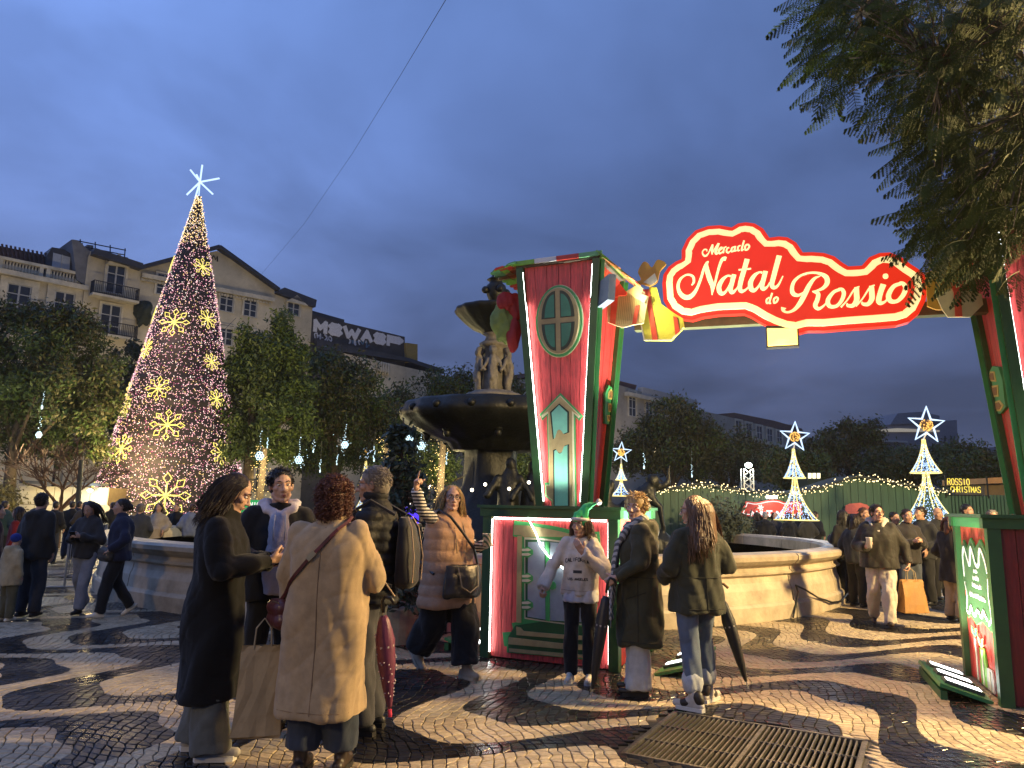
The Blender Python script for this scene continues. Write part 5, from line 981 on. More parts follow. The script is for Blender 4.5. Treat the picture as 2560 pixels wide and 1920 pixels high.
def balcony(f, u0, u1, w, par, dp=.8, h=.95):
    b = MB(); b.plate([(u0, w-.18), (u1, w-.18), (u1, w), (u0, w)], f.O, f.U, f.W, .002, dp); o = b.build('balcony', TRIM, par)
    r = MB(); n = int((u1-u0)/.13); P = lambda u, z, d: f.O+f.U*u+f.W*z+f.N*d
    for i in range(n+1):
        u = u0+.05+(u1-u0-.1)*i/n; r.beam(P(u, w, dp-.05), P(u, w+h, dp-.05), .028, .028, up=f.N)
    for z in (w+.08, w+h): r.beam(P(u0+.03, z, dp-.05), P(u1-.03, z, dp-.05), .05, .05, up=f.N)
    for u in (u0+.05, u1-.05):
        for d in np.arange(.1, dp-.05, .14): r.beam(P(u, w, d), P(u, w+h, d), .028, .028)
        r.beam(P(u, w+h, 0), P(u, w+h, dp-.05), .05, .05)
    r.build('railing', IRON, o)
def down(f, pts, z=0.0):
    """close a traced skyline polygon down to the ground"""
    return [(pts[0][0], z-f.O[2])]+list(pts)+[(pts[-1][0], z-f.O[2])]
def houses():
    P0 = DY(240, 800, 55.0); f = Face(P0, (.691, .723, 0), (0, 0, 1)); up = lambda pts: [f.uw(*p) for p in pts]
    Q = lambda px, py, d=0: f.O+f.U*f.uw(px, py)[0]+f.W*f.uw(px, py)[1]+f.N*d
    def bld(name, label, pts, t0=-12, t1=0, m=WALL):
        t = thing(name, label, 'building', tuple(Q(*pts[len(pts)//2])*[1, 1, 0])); f.plate(down(f, up(pts)), t0, t1, 'wall', m, t); return t
    def cornice(pts, par, h=.35, d=.45, m=TRIM, nm='cornice'):
        for a, b_ in zip(pts, pts[1:]): MB().beam(Q(*a, d/2+.003), Q(*b_, d/2+.003), d, h, up=(0, 0, 1)).build(nm, m, par)
    # left house with balustrade
    a = bld('town_house', 'cream town house with stone balustrade and dormer at the left picture edge', [(-120, 654), (217, 722)])
    cornice([(-120, 655), (217, 723)], a)
    f.plate([f.uw(-120, 645), f.uw(217, 715), f.uw(217, 725), f.uw(-120, 655)], -.3, .1, 'parapet_base', TRIM, a); f.plate([f.uw(-120, 615), f.uw(217, 685), f.uw(217, 692), f.uw(-120, 622)], -.3, .12, 'coping', TRIM, a)
    for x in (-60, 4, 105, 122, 214):
        u, w = f.uw(x, 0); y = 641+x*.2085; f.plate([(f.uw(x-5, y)[0], f.uw(x, y+34)[1]), (f.uw(x+5, y)[0], f.uw(x, y+34)[1]), (f.uw(x+5, y)[0], f.uw(x, y)[1]), (f.uw(x-5, y)[0], f.uw(x, y)[1])], -.25, .09, 'pier', TRIM, a)
    bl = MB().lathe([(.07, 0), (.13, .25), (.06, .55), (.09, .75)], 8).mesh('baluster', TRIM, True)
    for x in list(range(8, 104, 8))+list(range(126, 206, 8)):
        o = link('baluster', bl, a); o.location = Vector(Q(x, 671+x*.2085, -.1)); o.scale = (1, 1, .93)
    f.plate([f.uw(-120, 612), f.uw(150, 668), f.uw(120, 628), f.uw(0, 603), f.uw(-120, 578)], -6, -1.2, 'roof', ROOF, a)
    for i in range(16):
        x = -40+i*11; MB().beam(Q(x, 598+x*.205, -1.1), Q(x+5, 634+x*.205, -1.1), .12, .12).build('roof_ridge', ROOF, a)
    d = f.plate([f.uw(120, 668), f.uw(193, 684), f.uw(186, 633), f.uw(165, 619), f.uw(135, 614), f.uw(124, 632)], -2.5, -.5, 'dormer', SLATE, a); f.plate([f.uw(134, 669), f.uw(178, 676), f.uw(181, 640), f.uw(138, 628)], -.495, -.47, 'pane', mat('sky_pane', (.35, .38, .42), .15, var=.1, bump=0), d); MB().beam(Q(157, 672, -.45), Q(160, 634, -.45), .12, .05).build('sash', WFR, d)
    window(f, 45, 748, 1.5, 2.1, a, 3, .45); window(f, 158, 772, 1.35, 2.5, a, 3, .5)
    # projecting house with two balconies
    b = bld('town_house', 'cream town house with a small pediment and two iron balconies', [(217, 645), (224, 630), (350, 668)], -12, .3)
    f.plate(up([(177, 600), (193, 603), (226, 632), (226, 725), (190, 700)]), -3, .2, 'gable_wall', mat('grey_render', (.17, .17, .175), .9, var=.3, vscale=1), b)
    cornice([(224, 634), (345, 672)], b, .5, 1.0, SLATE, 'eave'); window(f, 285, 700, 1.35, 2.35, b, 3, .16, .3); window(f, 271, 803, 1.45, 2.5, b, 3, .14, .3)
    f.plate(up([(258, 664), (318, 672), (291, 637)]), .302, .6, 'pediment', TRIM, b)
    u0, w0 = f.uw(219, 736); balcony(Face(f.O+f.N*.3, f.U, f.W), u0, f.uw(334, 758)[0], f.uw(276, 748)[1], b, .9)
    balcony(Face(f.O+f.N*.3, f.U, f.W), f.uw(60, 0)[0] if False else f.uw(208, 840)[0], f.uw(330, 850)[0], f.uw(270, 842)[1], b, .9); balcony(f, f.uw(60, 800)[0], f.uw(203, 830)[0], f.uw(150, 812)[1], a, .9)
    r = MB()
    for p, q in (((205, 585), (338, 612)), ((205, 585), (205, 604)), ((222, 583), (222, 606)), ((260, 590), (260, 615)), ((298, 598), (298, 624)), ((336, 607), (334, 636)), ((205, 597), (336, 624))): r.beam(Q(*p, -2), Q(*q, -2), .07, .07)
    r.beam(Q(205, 585, -2), Q(222, 577, -5), .07, .07); r.beam(Q(222, 577, -5), Q(330, 601, -5), .07, .07); r.build('roof_railing', IRON, b)
    for x, y in ((225, 590), (252, 596)): f.plate([f.uw(x-8, y+22), f.uw(x+8, y+24), f.uw(x+8, y), f.uw(x-8, y-2)], -3.5, -2.4, 'chimney', mat('grey_render', (.2, .2, .2), .9), b)
    f.plate([f.uw(218, 640), f.uw(345, 672), f.uw(338, 634), f.uw(212, 605)], -8, -1.5, 'roof', SLATE, b)
    # pedimented house
    c = bld('town_house', 'cream town house with a wide pediment, partly behind the cone tree', [(350, 664), (541, 628), (684, 716), (684, 742)], -12, .15)
    cornice([(345, 672), (541, 620), (690, 727)], c, .3, .7, SLATE, 'raking_eave'); cornice([(350, 690), (680, 752)], c, .35, .5); cornice([(350, 786), (680, 838)], c, .25, .3)
    n = MB()
    for i in range(44): x = 352+i*7.4; n.box(tuple(Q(x, 700+(x-350)*.188, .3)), (.16, .16, .18))
    n.build('dentils', TRIM, c)
    fo = Face(f.O+f.N*.15, f.U, f.W)
    for x, y in ((410, 712), (470, 727), (566, 755), (625, 768), (398, 805), (470, 820), (564, 838), (622, 848), (566, 925), (622, 935)): window(fo, x, y, 1.25, 1.75, c, 3, .12)
    MB().tube([Q(527, 648, .2), Q(532, 640, .2), Q(536, 650, .2), Q(541, 642, .2), Q(541, 655, .2)], .06, 4).build('monogram', IRON, c)
    ds = MB(); ds.lathe([(0, -.1), (.4, 0), (.62, .14)], 16, tuple(Q(668, 702, -1))); ds.build('satellite_dish', mat('dish', (.3, .31, .33), .5), c)
    t_ = blob('shrub', [ellp(Q(350, 778, .5), (.75, .6, .8)), ellp(Q(342, 798, .5), (.3, .3, .7)), ellp(Q(362, 796, .5), (.3, .3, .7))], .12, 1, (.15, 6)); t_.materials.append(mat('leaf_dark', (.02, .028, .014), .8)); s_ = thing('potted_shrub', 'round dark shrub on the balcony between cone tree and balconies', 'shrub', tuple(Q(350, 800, .5))); link('crown', t_, s_)
    # corner bay
    e = bld('town_house', 'cream corner bay under a slate roof beside the graffiti wall', [(684, 735), (780, 770)], -12, .1); f.plate(up([(684, 733), (705, 721), (785, 752), (782, 770)]), -8, .5, 'roof', SLATE, e); window(fo, 733, 772, 1.3, 1.3, e, 2, .12); f.plate(up([(711, 755), (764, 767), (736, 740)]), .2, .5, 'pediment', TRIM, e)
    # graffiti house
    g = bld('graffiti_house', 'dark roofed house with big white graffiti letters on its attic wall', [(779, 786), (1012, 842), (1012, 912)], -10, 0, mat('attic_wall', (.045, .042, .042), .85, var=.3, vscale=1))
    f.plate(up([(780, 772), (868, 797), (868, 815), (780, 796)]), -6, -.5, 'roof_hut', SLATE, g); f.plate(up([(1010, 858), (1038, 862), (1038, 905), (1012, 908)]), -5, .4, 'stair_hut', mat('ochre_wall', (.30, .21, .05), .8, var=.2), g)
    f.plate(up([(782, 850), (1012, 897), (1100, 925), (1100, 935), (1010, 905), (782, 872)]), -4, .7, 'lower_roof', SLATE, g)
    gw = mat('graffiti_white', (.62, .62, .63), .7, var=.15)
    cells = [('M', 784, 819), ('S', 821, 856), ('W', 858, 901), ('A', 903, 932), ('S', 934, 965), ('P', 967, 1008)]
    for ch, x0, x1 in cells:
        u0, wt = f.uw(x0, 797+(x0-785)*.215); u1, _ = f.uw(x1, 797+(x1-785)*.215); _, wb = f.uw(x0, 830+(x0-785)*.19)
        b_ = MB(); wd = .42
        for st in FONT[ch]:
            pts = [(u0+wd/2+x*(u1-u0-wd), wb+wd/2+y*(wt-wb-wd)) for x, y in st]
            for p, q in zip(pts, pts[1:]): d_ = nrm(np.array(q)-p)*wd*.42; p2, q2 = np.array(p)-d_, np.array(q)+d_; k_ = .03+.0006*len(b_.f); b_.beam(f.O+f.U*p2[0]+f.W*p2[1]+f.N*k_, f.O+f.U*q2[0]+f.W*q2[1]+f.N*k_, wd, .05, up=f.N)
        b_.build('graffiti_letter', gw, g)
    lr = random.Random(8)
    for x0, y0, n_ in ((790, 838, 7), (876, 852, 8)):
        for i in range(n_):
            p = [(*f.uw(x0+i*6+lr.uniform(-4, 4), y0+i*1.3+lr.uniform(-8, 8)), .12) for _ in range(4)]; MB().stroke(p, f.O, f.U, f.W, .005, .02+i*.002, 4).build('graffiti_tag', [gw, mat('graffiti_blue', (.08, .16, .24), .7)][i % 2 if y0 > 845 else 0], g)
    h = bld('town_house', 'pale lower house front between the trees left of the fountain', [(850, 885), (1100, 940), (1180, 960)], -8, .6); cornice([(850, 889), (1180, 962)], h, .4, .5)
    for x in range(934, 962, 6): o = link('baluster', bl, h); o.location = Vector(Q(x, 935+(x-934)*.2, .8)); o.scale = (1.3, 1.3, 1.6)
    # far right row
    P1 = DY(1620, 1000, 78.0); f2 = Face(P1, (.691, .723, 0), (0, 0, 1)); Q2 = lambda px, py, d=0: f2.O+f2.U*f2.uw(px, py)[0]+f2.W*f2.uw(px, py)[1]+f2.N*d
    dim = mat('facade_grey', (.34, .31, .25), .85, var=.25, vscale=.5)
    k = thing('town_house', 'grey town house seen just right of the oval-window tower', 'building', tuple(Q2(1620, 1000)*[1, 1, 0])); f2.plate(down(f2, [f2.uw(1440, 930), f2.uw(1596, 977), f2.uw(1700, 1003)]), -12, 0, 'wall', dim, k); f2.plate([f2.uw(1440, 925), f2.uw(1596, 975), f2.uw(1600, 962), f2.uw(1545, 948), f2.uw(1440, 915)], -9, -.4, 'roof', ROOF, k)
    f2.plate([f2.uw(1604, 968), f2.uw(1740, 1002), f2.uw(1740, 1012), f2.uw(1604, 988)], -.5, .2, 'parapet', mat('parapet', (.42, .40, .36), .8, var=.2), k); MB().beam(Q2(1560, 985, .3), Q2(1720, 1020, .3), .5, .4).build('cornice', TRIM, k)
    for x, y in ((1580, 1010), (1622, 1035), (1654, 1042), (1686, 1050)): window(f2, x, y, 1.3, 2.6, k, 3, .14)
    balcony(f2, f2.uw(1604, 1062)[0], f2.uw(1672, 1076)[0], f2.uw(1640, 1071)[1], k, .8)
    k = thing('town_house', 'long grey house roofline behind the trees, left of the nearest star', 'building', tuple(Q2(1890, 1080)*[1, 1, 0])); f2.plate(down(f2, [f2.uw(1700, 1020), f2.uw(1830, 1050), f2.uw(2010, 1095), f2.uw(2120, 1120)]), -12, 1, 'wall', dim, k)
    f2.plate([f2.uw(1790, 1036), f2.uw(2010, 1095), f2.uw(2000, 1072), f2.uw(1930, 1052), f2.uw(1830, 1032)], -9, .3, 'roof', ROOF, k); f2.plate([f2.uw(1935, 1070), f2.uw(1990, 1082), f2.uw(1990, 1062), f2.uw(1938, 1060)], -3, .2, 'attic', dim, k)
    for x in (1846, 1872, 1898, 1924, 1948, 1972): window(Face(f2.O+f2.N*1, f2.U, f2.W), x, 1078+(x-1846)*.235, 1.6, 2.6, k, 3, .2)
    MB().beam(Q2(1860, 1102, 1.4), Q2(1980, 1130, 1.4), .7, .5).build('cornice', TRIM, k)
    # hill-top block
    Y = 150; f3 = Face(DY(2280, 1100, Y), (1, .12, 0), (0, 0, 1)); cg = mat('hill_block', (.20, .19, .20), .85, var=.2, vscale=.2)
    k = thing('hill_building', 'big grey hilltop building with a lit edge behind the tall star tree', 'building', (*DY(2280, 1100, Y)[:2], 0)); f3.plate(down(f3, [f3.uw(2130, 1086), f3.uw(2175, 1070), f3.uw(2240, 1058), f3.uw(2392, 1050), f3.uw(2396, 1128), f3.uw(2470, 1118), f3.uw(2560, 1118)]), -20, 0, 'wall', cg, k)
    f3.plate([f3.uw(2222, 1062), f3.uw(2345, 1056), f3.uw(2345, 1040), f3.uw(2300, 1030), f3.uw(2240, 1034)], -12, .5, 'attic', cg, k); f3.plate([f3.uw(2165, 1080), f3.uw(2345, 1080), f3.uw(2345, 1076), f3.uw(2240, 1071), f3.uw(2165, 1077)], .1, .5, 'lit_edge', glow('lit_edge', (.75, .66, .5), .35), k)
    f3.plate([f3.uw(2130, 1102), f3.uw(2260, 1108), f3.uw(2260, 1104), f3.uw(2130, 1098)], .1, 1.2, 'terrace', mat('terrace', (.40, .36, .3), .8), k)
    for x in (2362, 2378): f3.plate([f3.uw(x-2, 1120), f3.uw(x+2, 1120), f3.uw(x+2, 1090), f3.uw(x-2, 1090)], .02, .1, 'window', PANE, k)
houses()
# ------------------------------------------------------------------ trees
LEAF = [mat('leaf_olive', (.056, .086, .010), .6, var=.5, vscale=.6, bump=0), mat('leaf_green', (.034, .062, .009), .6, var=.5, vscale=.6, bump=0), mat('leaf_brown', (.052, .050, .013), .6, var=.5, vscale=.6, bump=0)]
BARK = mat('bark', (.075, .055, .038), .9, var=.4, vscale=5, bump=.6, bscale=14)
def leaves(b, cen, n, size, lr, mi=0, sp=.5, droop=.5):
    """n leaf sprays: elongated diamonds scattered round clump centres"""
    k = len(cen); c = np.asarray(cen)[lr.integers(0, k, n)]+lr.normal(0, 1, (n, 3))*sp
    a = lr.normal(0, 1, (n, 3)); a[:, 2] -= droop; a /= np.linalg.norm(a, axis=1, keepdims=True)
    x = np.cross(a, lr.normal(0, 1, (n, 3))); x /= np.maximum(np.linalg.norm(x, axis=1, keepdims=True), 1e-6)
    s = size*lr.uniform(.55, 1.3, (n, 1)); V = np.stack([c-a*s*.5, c+x*s*.19, c+a*s*.5, c-x*s*.19], 1).reshape(-1, 3)
    o = b.n; b.v.append(V); b.n += len(V); b.f += [(o+4*i, o+4*i+1, o+4*i+2, o+4*i+3) for i in range(n)]; b.m += [mi]*n
def tree(label, Y, crowns, n=6000, size=.30,  m=0, trunk_px=None, group='trees round the square', seed=1, sp=None):
    lr = np.random.default_rng(seed); C = [(DY(x, y, Y+dy), rx*Y/FPX, rz*Y/FPX) for x, y, rx, rz, dy in [tuple(q)+(0,)*(5-len(q)) for q in crowns]]
    base = np.array([*DY(trunk_px or crowns[0][0], crowns[0][1], Y)[:2], 0]); t = thing('tree', label, 'tree', tuple(base), 0, group)
    cen = []; wts = np.array([rx*rz for _, rx, rz in C]); wts /= wts.sum()
    for (c, rx, rz), w in zip(C, wts):
        k = max(6, int(130*w)); v = lr.normal(0, 1, (k, 3)); v /= np.linalg.norm(v, axis=1, keepdims=True); r = lr.uniform(.35, 1, (k, 1))**.5
        cen.append(c+v*r*[rx, rx*.9, rz])
    n = int(n*2.1); size *= .62; cen = np.vstack(cen); b = MB(); s = sp or .16*np.mean([rx for _, rx, _ in C])
    leaves(b, cen, int(n*.62), size, lr, 0, s); leaves(b, cen[::2], int(n*.38), size, lr, 1, s)
    b.build('crown', [LEAF[m], LEAF[(m+1) % 3]], t)
    tb = MB(); top = C[0][0]; H = top[2]
    tb.tube([base, base+[.05, 0, H*.3], base*[1, 1, 0]+[0, 0, H*.55], (base*.5+top*.5)*[1, 1, 0]+[0, 0, H*.8], top], [.03*H+.06, .024*H+.05, .02*H+.04, .014*H, .03], 9)
    for i in range(9):
        q = cen[lr.integers(0, len(cen))]; s0 = np.array([base[0], base[1], H*lr.uniform(.35, .7)]); m_ = (s0+q)/2+lr.normal(0, .3, 3); tb.tube([s0, m_, q], [.011*H+.02, .007*H+.015, .012], 6)
    tb.build('trunk', BARK, t, True); return t
tree('huge dark leafy tree filling the left picture edge', 27, [(95, 905, 175, 150), (215, 960, 85, 120), (20, 880, 130, 150), (60, 1070, 120, 95, 1), (200, 1080, 70, 75), (150, 830, 90, 60), (130, 1000, 120, 110, -1), (-40, 1000, 90, 160), (170, 1110, 90, 45, 2)], 27000, .30, 1, 60, seed=11)
tree('dark narrow tree between the big left tree and the cone tree', 36, [(318, 905, 50, 65), (290, 1010, 45, 100), (330, 990, 60, 110)], 4500, .34, 1, seed=12)
tree('dense olive tree right of the cone tree', 30, [(655, 905, 85, 105), (700, 860, 55, 75), (615, 1010, 90, 120), (690, 1040, 100, 110), (600, 900, 40, 70), (650, 1130, 110, 50), (720, 960, 70, 90)], 21000, .31, 0, 640, seed=13)
tree('wide dark tree between cone tree and fountain', 34, [(790, 960, 105, 85), (880, 1000, 95, 90), (850, 1090, 120, 80), (940, 1080, 80, 75), (800, 1130, 100, 50)], 16000, .34, 1, 850, seed=14)
tree('low dark tree behind the fountain bowl', 42, [(1060, 1000, 90, 60), (1130, 975, 80, 55), (1200, 990, 85, 60), (1010, 1050, 70, 70), (1270, 1010, 70, 70), (1120, 1070, 130, 70)], 11000, .38, 1, 1100, seed=15)
tree('yellowish lit tree under the fountain bowl', 30, [(1070, 1165, 75, 50), (1000, 1150, 60, 50), (1330, 1160, 70, 45)], 5500, .26, 0, 1060, seed=16)
tree('broad dark tree right of the oval-window tower', 38, [(1690, 1060, 80, 60), (1650, 1110, 90, 75), (1740, 1110, 70, 65), (1590, 1130, 60, 60)], 9500, .36, 2, 1680, seed=17)
tree('low brown tree behind the lamp truss', 40, [(1820, 1130, 75, 50), (1880, 1155, 70, 50), (1770, 1165, 60, 45)], 6000, .36, 2, 1830, seed=18)
tree('round thin tree just left of the hilltop building', 46, [(2110, 1090, 50, 36), (2160, 1085, 50, 34), (2080, 1130, 60, 50), (2150, 1140, 70, 50)], 7000, .36, 2, 2120, seed=19)
tree('dark tree behind the right end of the green huts', 42, [(2240, 1160, 80, 45), (2320, 1165, 80, 45), (2400, 1150, 70, 45), (2200, 1180, 60, 40)], 7000, .36, 1, 2290, seed=20)
tree('dark bush-like tree by the right tower edge', 36, [(2470, 1165, 60, 50), (2530, 1180, 60, 45), (2400, 1190, 50, 40)], 4500, .34, 1, 2480, seed=21)
tree('small dark tree behind the star tree by the basin', 34, [(1960, 1170, 55, 50), (2030, 1175, 50, 45)], 4500, .34, 1, 1990, seed=22)
def bare_tree():
    t = thing('bare_tree', 'leafless spreading shrub tree in front of the pale kiosk wall', 'tree', tuple(DY(148, 1290, 23)*[1, 1, 0])); b = MB(); lr = np.random.default_rng(5)
    def grow(p, d, L, r, k):
        q = p+d*L; m = (p+q)/2+lr.normal(0, .04*L, 3); b.tube([p, m, q], [r, r*.85, r*.7], 5)
        if k == 0: return
        for _ in range(3 if k > 1 else 4):
            v = d+lr.normal(0, .42, 3); v[2] = abs(v[2])*.8+.12; grow(q, nrm(v), L*lr.uniform(.6, .85), r*.62, k-1)
    base = DY(148, 1300, 23)*[1, 1, 0]
    b.tube([base, base+[0, 0, 1.2]], [.10, .08], 7)
    for a in np.linspace(0, 6.28, 7)[:-1]: grow(base+[0, 0, 1.15], nrm([math.cos(a)*.75, math.sin(a)*.75, .85]), .8, .05, 4)
    b.build('branches', mat('bare_bark', (.10, .055, .035), .9, var=.3), t)
bare_tree()
# ------------------------------------------------------------------ the light cone
BULBS = [glow('bulb_pink', (1, .55, .62), 1.5), glow('bulb_warm', (1, .70, .30), 1.7), glow('bulb_white', (1, .88, .78), 2.0), glow('bulb_magenta', (.6, .10, .30), .9)]
ROPE = glow('rope_yellow', (1, .86, .20), 1.15); ICE = glow('rope_ice', (.55, .74, 1), 1.3); BLUEB = glow('bulb_ice', (.42, .62, 1), 1.4); GBALL = glow('bulb_gold', (1, .55, .12), 1.1); RW = glow('rope_pale', (1, .82, .26), 1.05)
def cone():
    Y = 30; top = DY(497, 492, Y); zt = top[2]; base = np.array([DY(425, 1285, Y)[0], Y, 0.]); ax = top[0]; base[0] = ax
    zr = DY(425, 1230, Y)[2]; R1 = 168*Y/FPX; Rf = lambda z: .10+(R1-.10)*(zt-z)/(zt-zr)
    t = thing('christmas_light_cone', 'tall cone tree of pink and yellow lights with yellow snowflakes', 'christmas tree', (ax, Y, 0))
    MB().lathe([(Rf(.5), .5), (Rf(.5)*.96, .9)]+[(Rf(z)*(1 if i % 2 else .972), z) for i, z in enumerate(np.linspace(1.0, zt, 60))], 40, (ax, Y, 0)).build('cone', mat('cone_net', (.022, .016, .020), .8, var=.6, vscale=3, bump=.5, bscale=20), t)
    lr = np.random.default_rng(3); bs = [MB() for _ in BULBS]
    n = 17000
    for i in range(n):
        z = zt-(zt-.55)*math.sqrt(lr.random()*.985+.015*lr.random()); a = lr.uniform(0, 2*math.pi)
        if math.sin(a) > .45: continue
        r = Rf(z)+lr.uniform(0, .05); hi = (z/zt) > .86
        k = lr.choice(4, p=(.60, .14, .12, .14) if not hi else (.18, .6, .2, .02)); bs[k].octa((ax+r*math.cos(a), Y+r*math.sin(a), z), lr.uniform(.013, .023))
    for i in range(420):
        z = zt-(zt*.16)*lr.random(); a = lr.uniform(math.pi, 2*math.pi); r = Rf(z)+.02; bs[1 if i % 4 else 2].octa((ax+r*math.cos(a), Y+r*math.sin(a), z), lr.uniform(.017, .027))
    for b, m in zip(bs, BULBS): b.build('bulb_string', m, t)['kind'] = 'stuff'
    for px, py, s in ((473, 806, 38), (404, 873, 27), (452, 972, 32), (365, 1017, 27), (480, 1063, 40), (375, 1123, 38), (490, 1240, 56), (372, 1285, 44), (440, 662, 26), (402, 788, 24), (338, 975, 26), (293, 1128, 36), (265, 1245, 42), (520, 668, 26), (536, 798, 27), (549, 905, 24), (562, 998, 26), (577, 1132, 34)):
        z = DY(px, py, Y)[2]; x = DY(px, py, Y)[0]; r = Rf(z)+.07; sa = max(-.985, min(.985, (x-ax)/r)); ca = -math.sqrt(1-sa*sa)
        z = DY(px, py, Y+ca*r)[2]; O = np.array([ax+sa*r, Y+ca*r, z]); Nn = nrm([sa, ca, .2]); U = nrm(np.cross((0, 0, 1), Nn)); W = np.cross(Nn, U); R = 1.0*s*(Y-r*.7)/FPX; b = MB()
        for k in range(8):
            a = k*math.pi/4+math.pi/8*0; d = U*math.cos(a)+W*math.sin(a); e = -U*math.sin(a)+W*math.cos(a)
            b.tube([O+d*R*.02, O+d*R*.52], .024*(R/.6)**.5, 5); b.tube([O+d*R*.52, O+d*R*.76+e*R*.17, O+d*R, O+d*R*.76-e*R*.17], .019*(R/.6)**.5, 5, closed=True)
        b.ell(O, (R*.09,)*3, 8, 6); b.build('snowflake', ROPE, t)
    st = DY(500, 455, Y); o = None; b = MB()
    for px, py in ((506, 412), (476, 425), (548, 446), (532, 485), (467, 487), (488, 496)): b.tube([st, DY(px, py, Y-.3 if px > 500 else Y+.2)], .040, 5)
    b.tube([st, st+[.1, -.6, .05]], .04, 5); b.tube([st, top], .025, 5); b.build('star', ICE, t)
    for (a, b_) in (((555, 830), (590, 795)), ((300, 962), (352, 930))): MB().tube([DY(*a, Y), DY(*b_, Y+2)], .012, 4).build('guy_wire', IRON, t)
    lamp('cone_glow', (ax, Y-R1-1.2, 3.0), 1000, (1, .74, .34), t, .9); lamp('cone_glow', (ax, Y-2.4, 8.0), 120, (1, .72, .5), t, .8)
cone()
def star_tree(label, Y, star, sr, y_top, y_sk, w_sk, y_bot, w_bot, nb, power=0):
    x0 = DY(star[0], (y_top+y_bot)/2, Y)[0]; k = Y/FPX; z = lambda y: DY(star[0], y, Y)[2]; t = thing('star_light_tree', label, 'light tree', (x0, Y, 0), 0, 'star-topped light trees')
    lr = np.random.default_rng(int(Y*10)); rope = MB(); bulbs = MB(); zsk, zb, ztp = z(y_sk), max(.05, z(y_bot)), z(y_top)
    for za, zc, w, nm in ((ztp, zsk, w_sk*k, 0), (zsk-.02, zb, w_bot*k, 1)):
        prof = lambda s, w=w: w*(.10+.13*s+.77*s**2.1)
        for i in range(6):
            a = i*math.pi/3+.35; rope.tube([(x0+prof(s)*math.cos(a), Y+prof(s)*math.sin(a), za+(zc-za)*s) for s in np.linspace(0, 1, 12)], .006+.00032*Y, 5)
        a = np.linspace(0, 6.283, 33)[:-1]; rope.tube([(x0+w*math.cos(q), Y+w*math.sin(q), zc) for q in a], .007+.00034*Y, 5, closed=True)
        for i in range(nb):
            s = math.sqrt(lr.random()); a = lr.uniform(0, 6.283); r = prof(s)*.97; bulbs.octa((x0+r*math.cos(a), Y+r*math.sin(a), za+(zc-za)*s), lr.uniform(.009, .016)*(Y/17))
    rope.build('rope_light', RW, t); bulbs.build('bulbs', BLUEB, t)['kind'] = 'stuff'
    sc = DY(*star, Y); R = sr*k; pts = []
    for i in range(10): a = math.pi/2+i*math.pi/5-.06; q = R if i % 2 == 0 else R*.40; pts.append(sc+[q*math.cos(a), 0, q*math.sin(a)])
    MB().tube(pts, .016+.0006*Y, 6, closed=True).build('star', ICE, t)
    g = MB()
    for i in range(110): v = nrm(lr.normal(size=3)); g.octa(sc+v*R*.30, .018*(Y/17))
    MB().ell(sc, (R*.28,)*3, 12, 8).build('ball_core', mat('ball_core', (.10, .05, .01), .5), t); g.build('gold_ball', GBALL, t); MB().tube([sc-[0, 0, R*.4], (x0, Y, ztp)], .02, 5).build('stem', mat('stem_white', (.5, .5, .5), .5), t)
    if power: lamp('tree_glow', (x0, Y-1.0, 1.9), power, (.8, .9, 1), t, .5)
star_tree('light tree with blue-white skirt standing behind the black-coated chatting group', 19, (1987, 1092), 38, 1122, 1195, 26, 1300, 52, 420, 60)
star_tree('tallest star-topped light tree, in front of the hut with the neon letters', 17, (2316, 1063), 47, 1098, 1182, 35, 1312, 66, 560, 90)
star_tree('small star light tree half hidden by the oval-window tower', 27, (1553, 1131), 26, 1160, 1200, 14, 1240, 27, 200)
star_tree('slim star light tree between the curly hair and the grey-haired man', 34, (912, 1131), 19, 1150, 1215, 17, 1275, 22, 200)
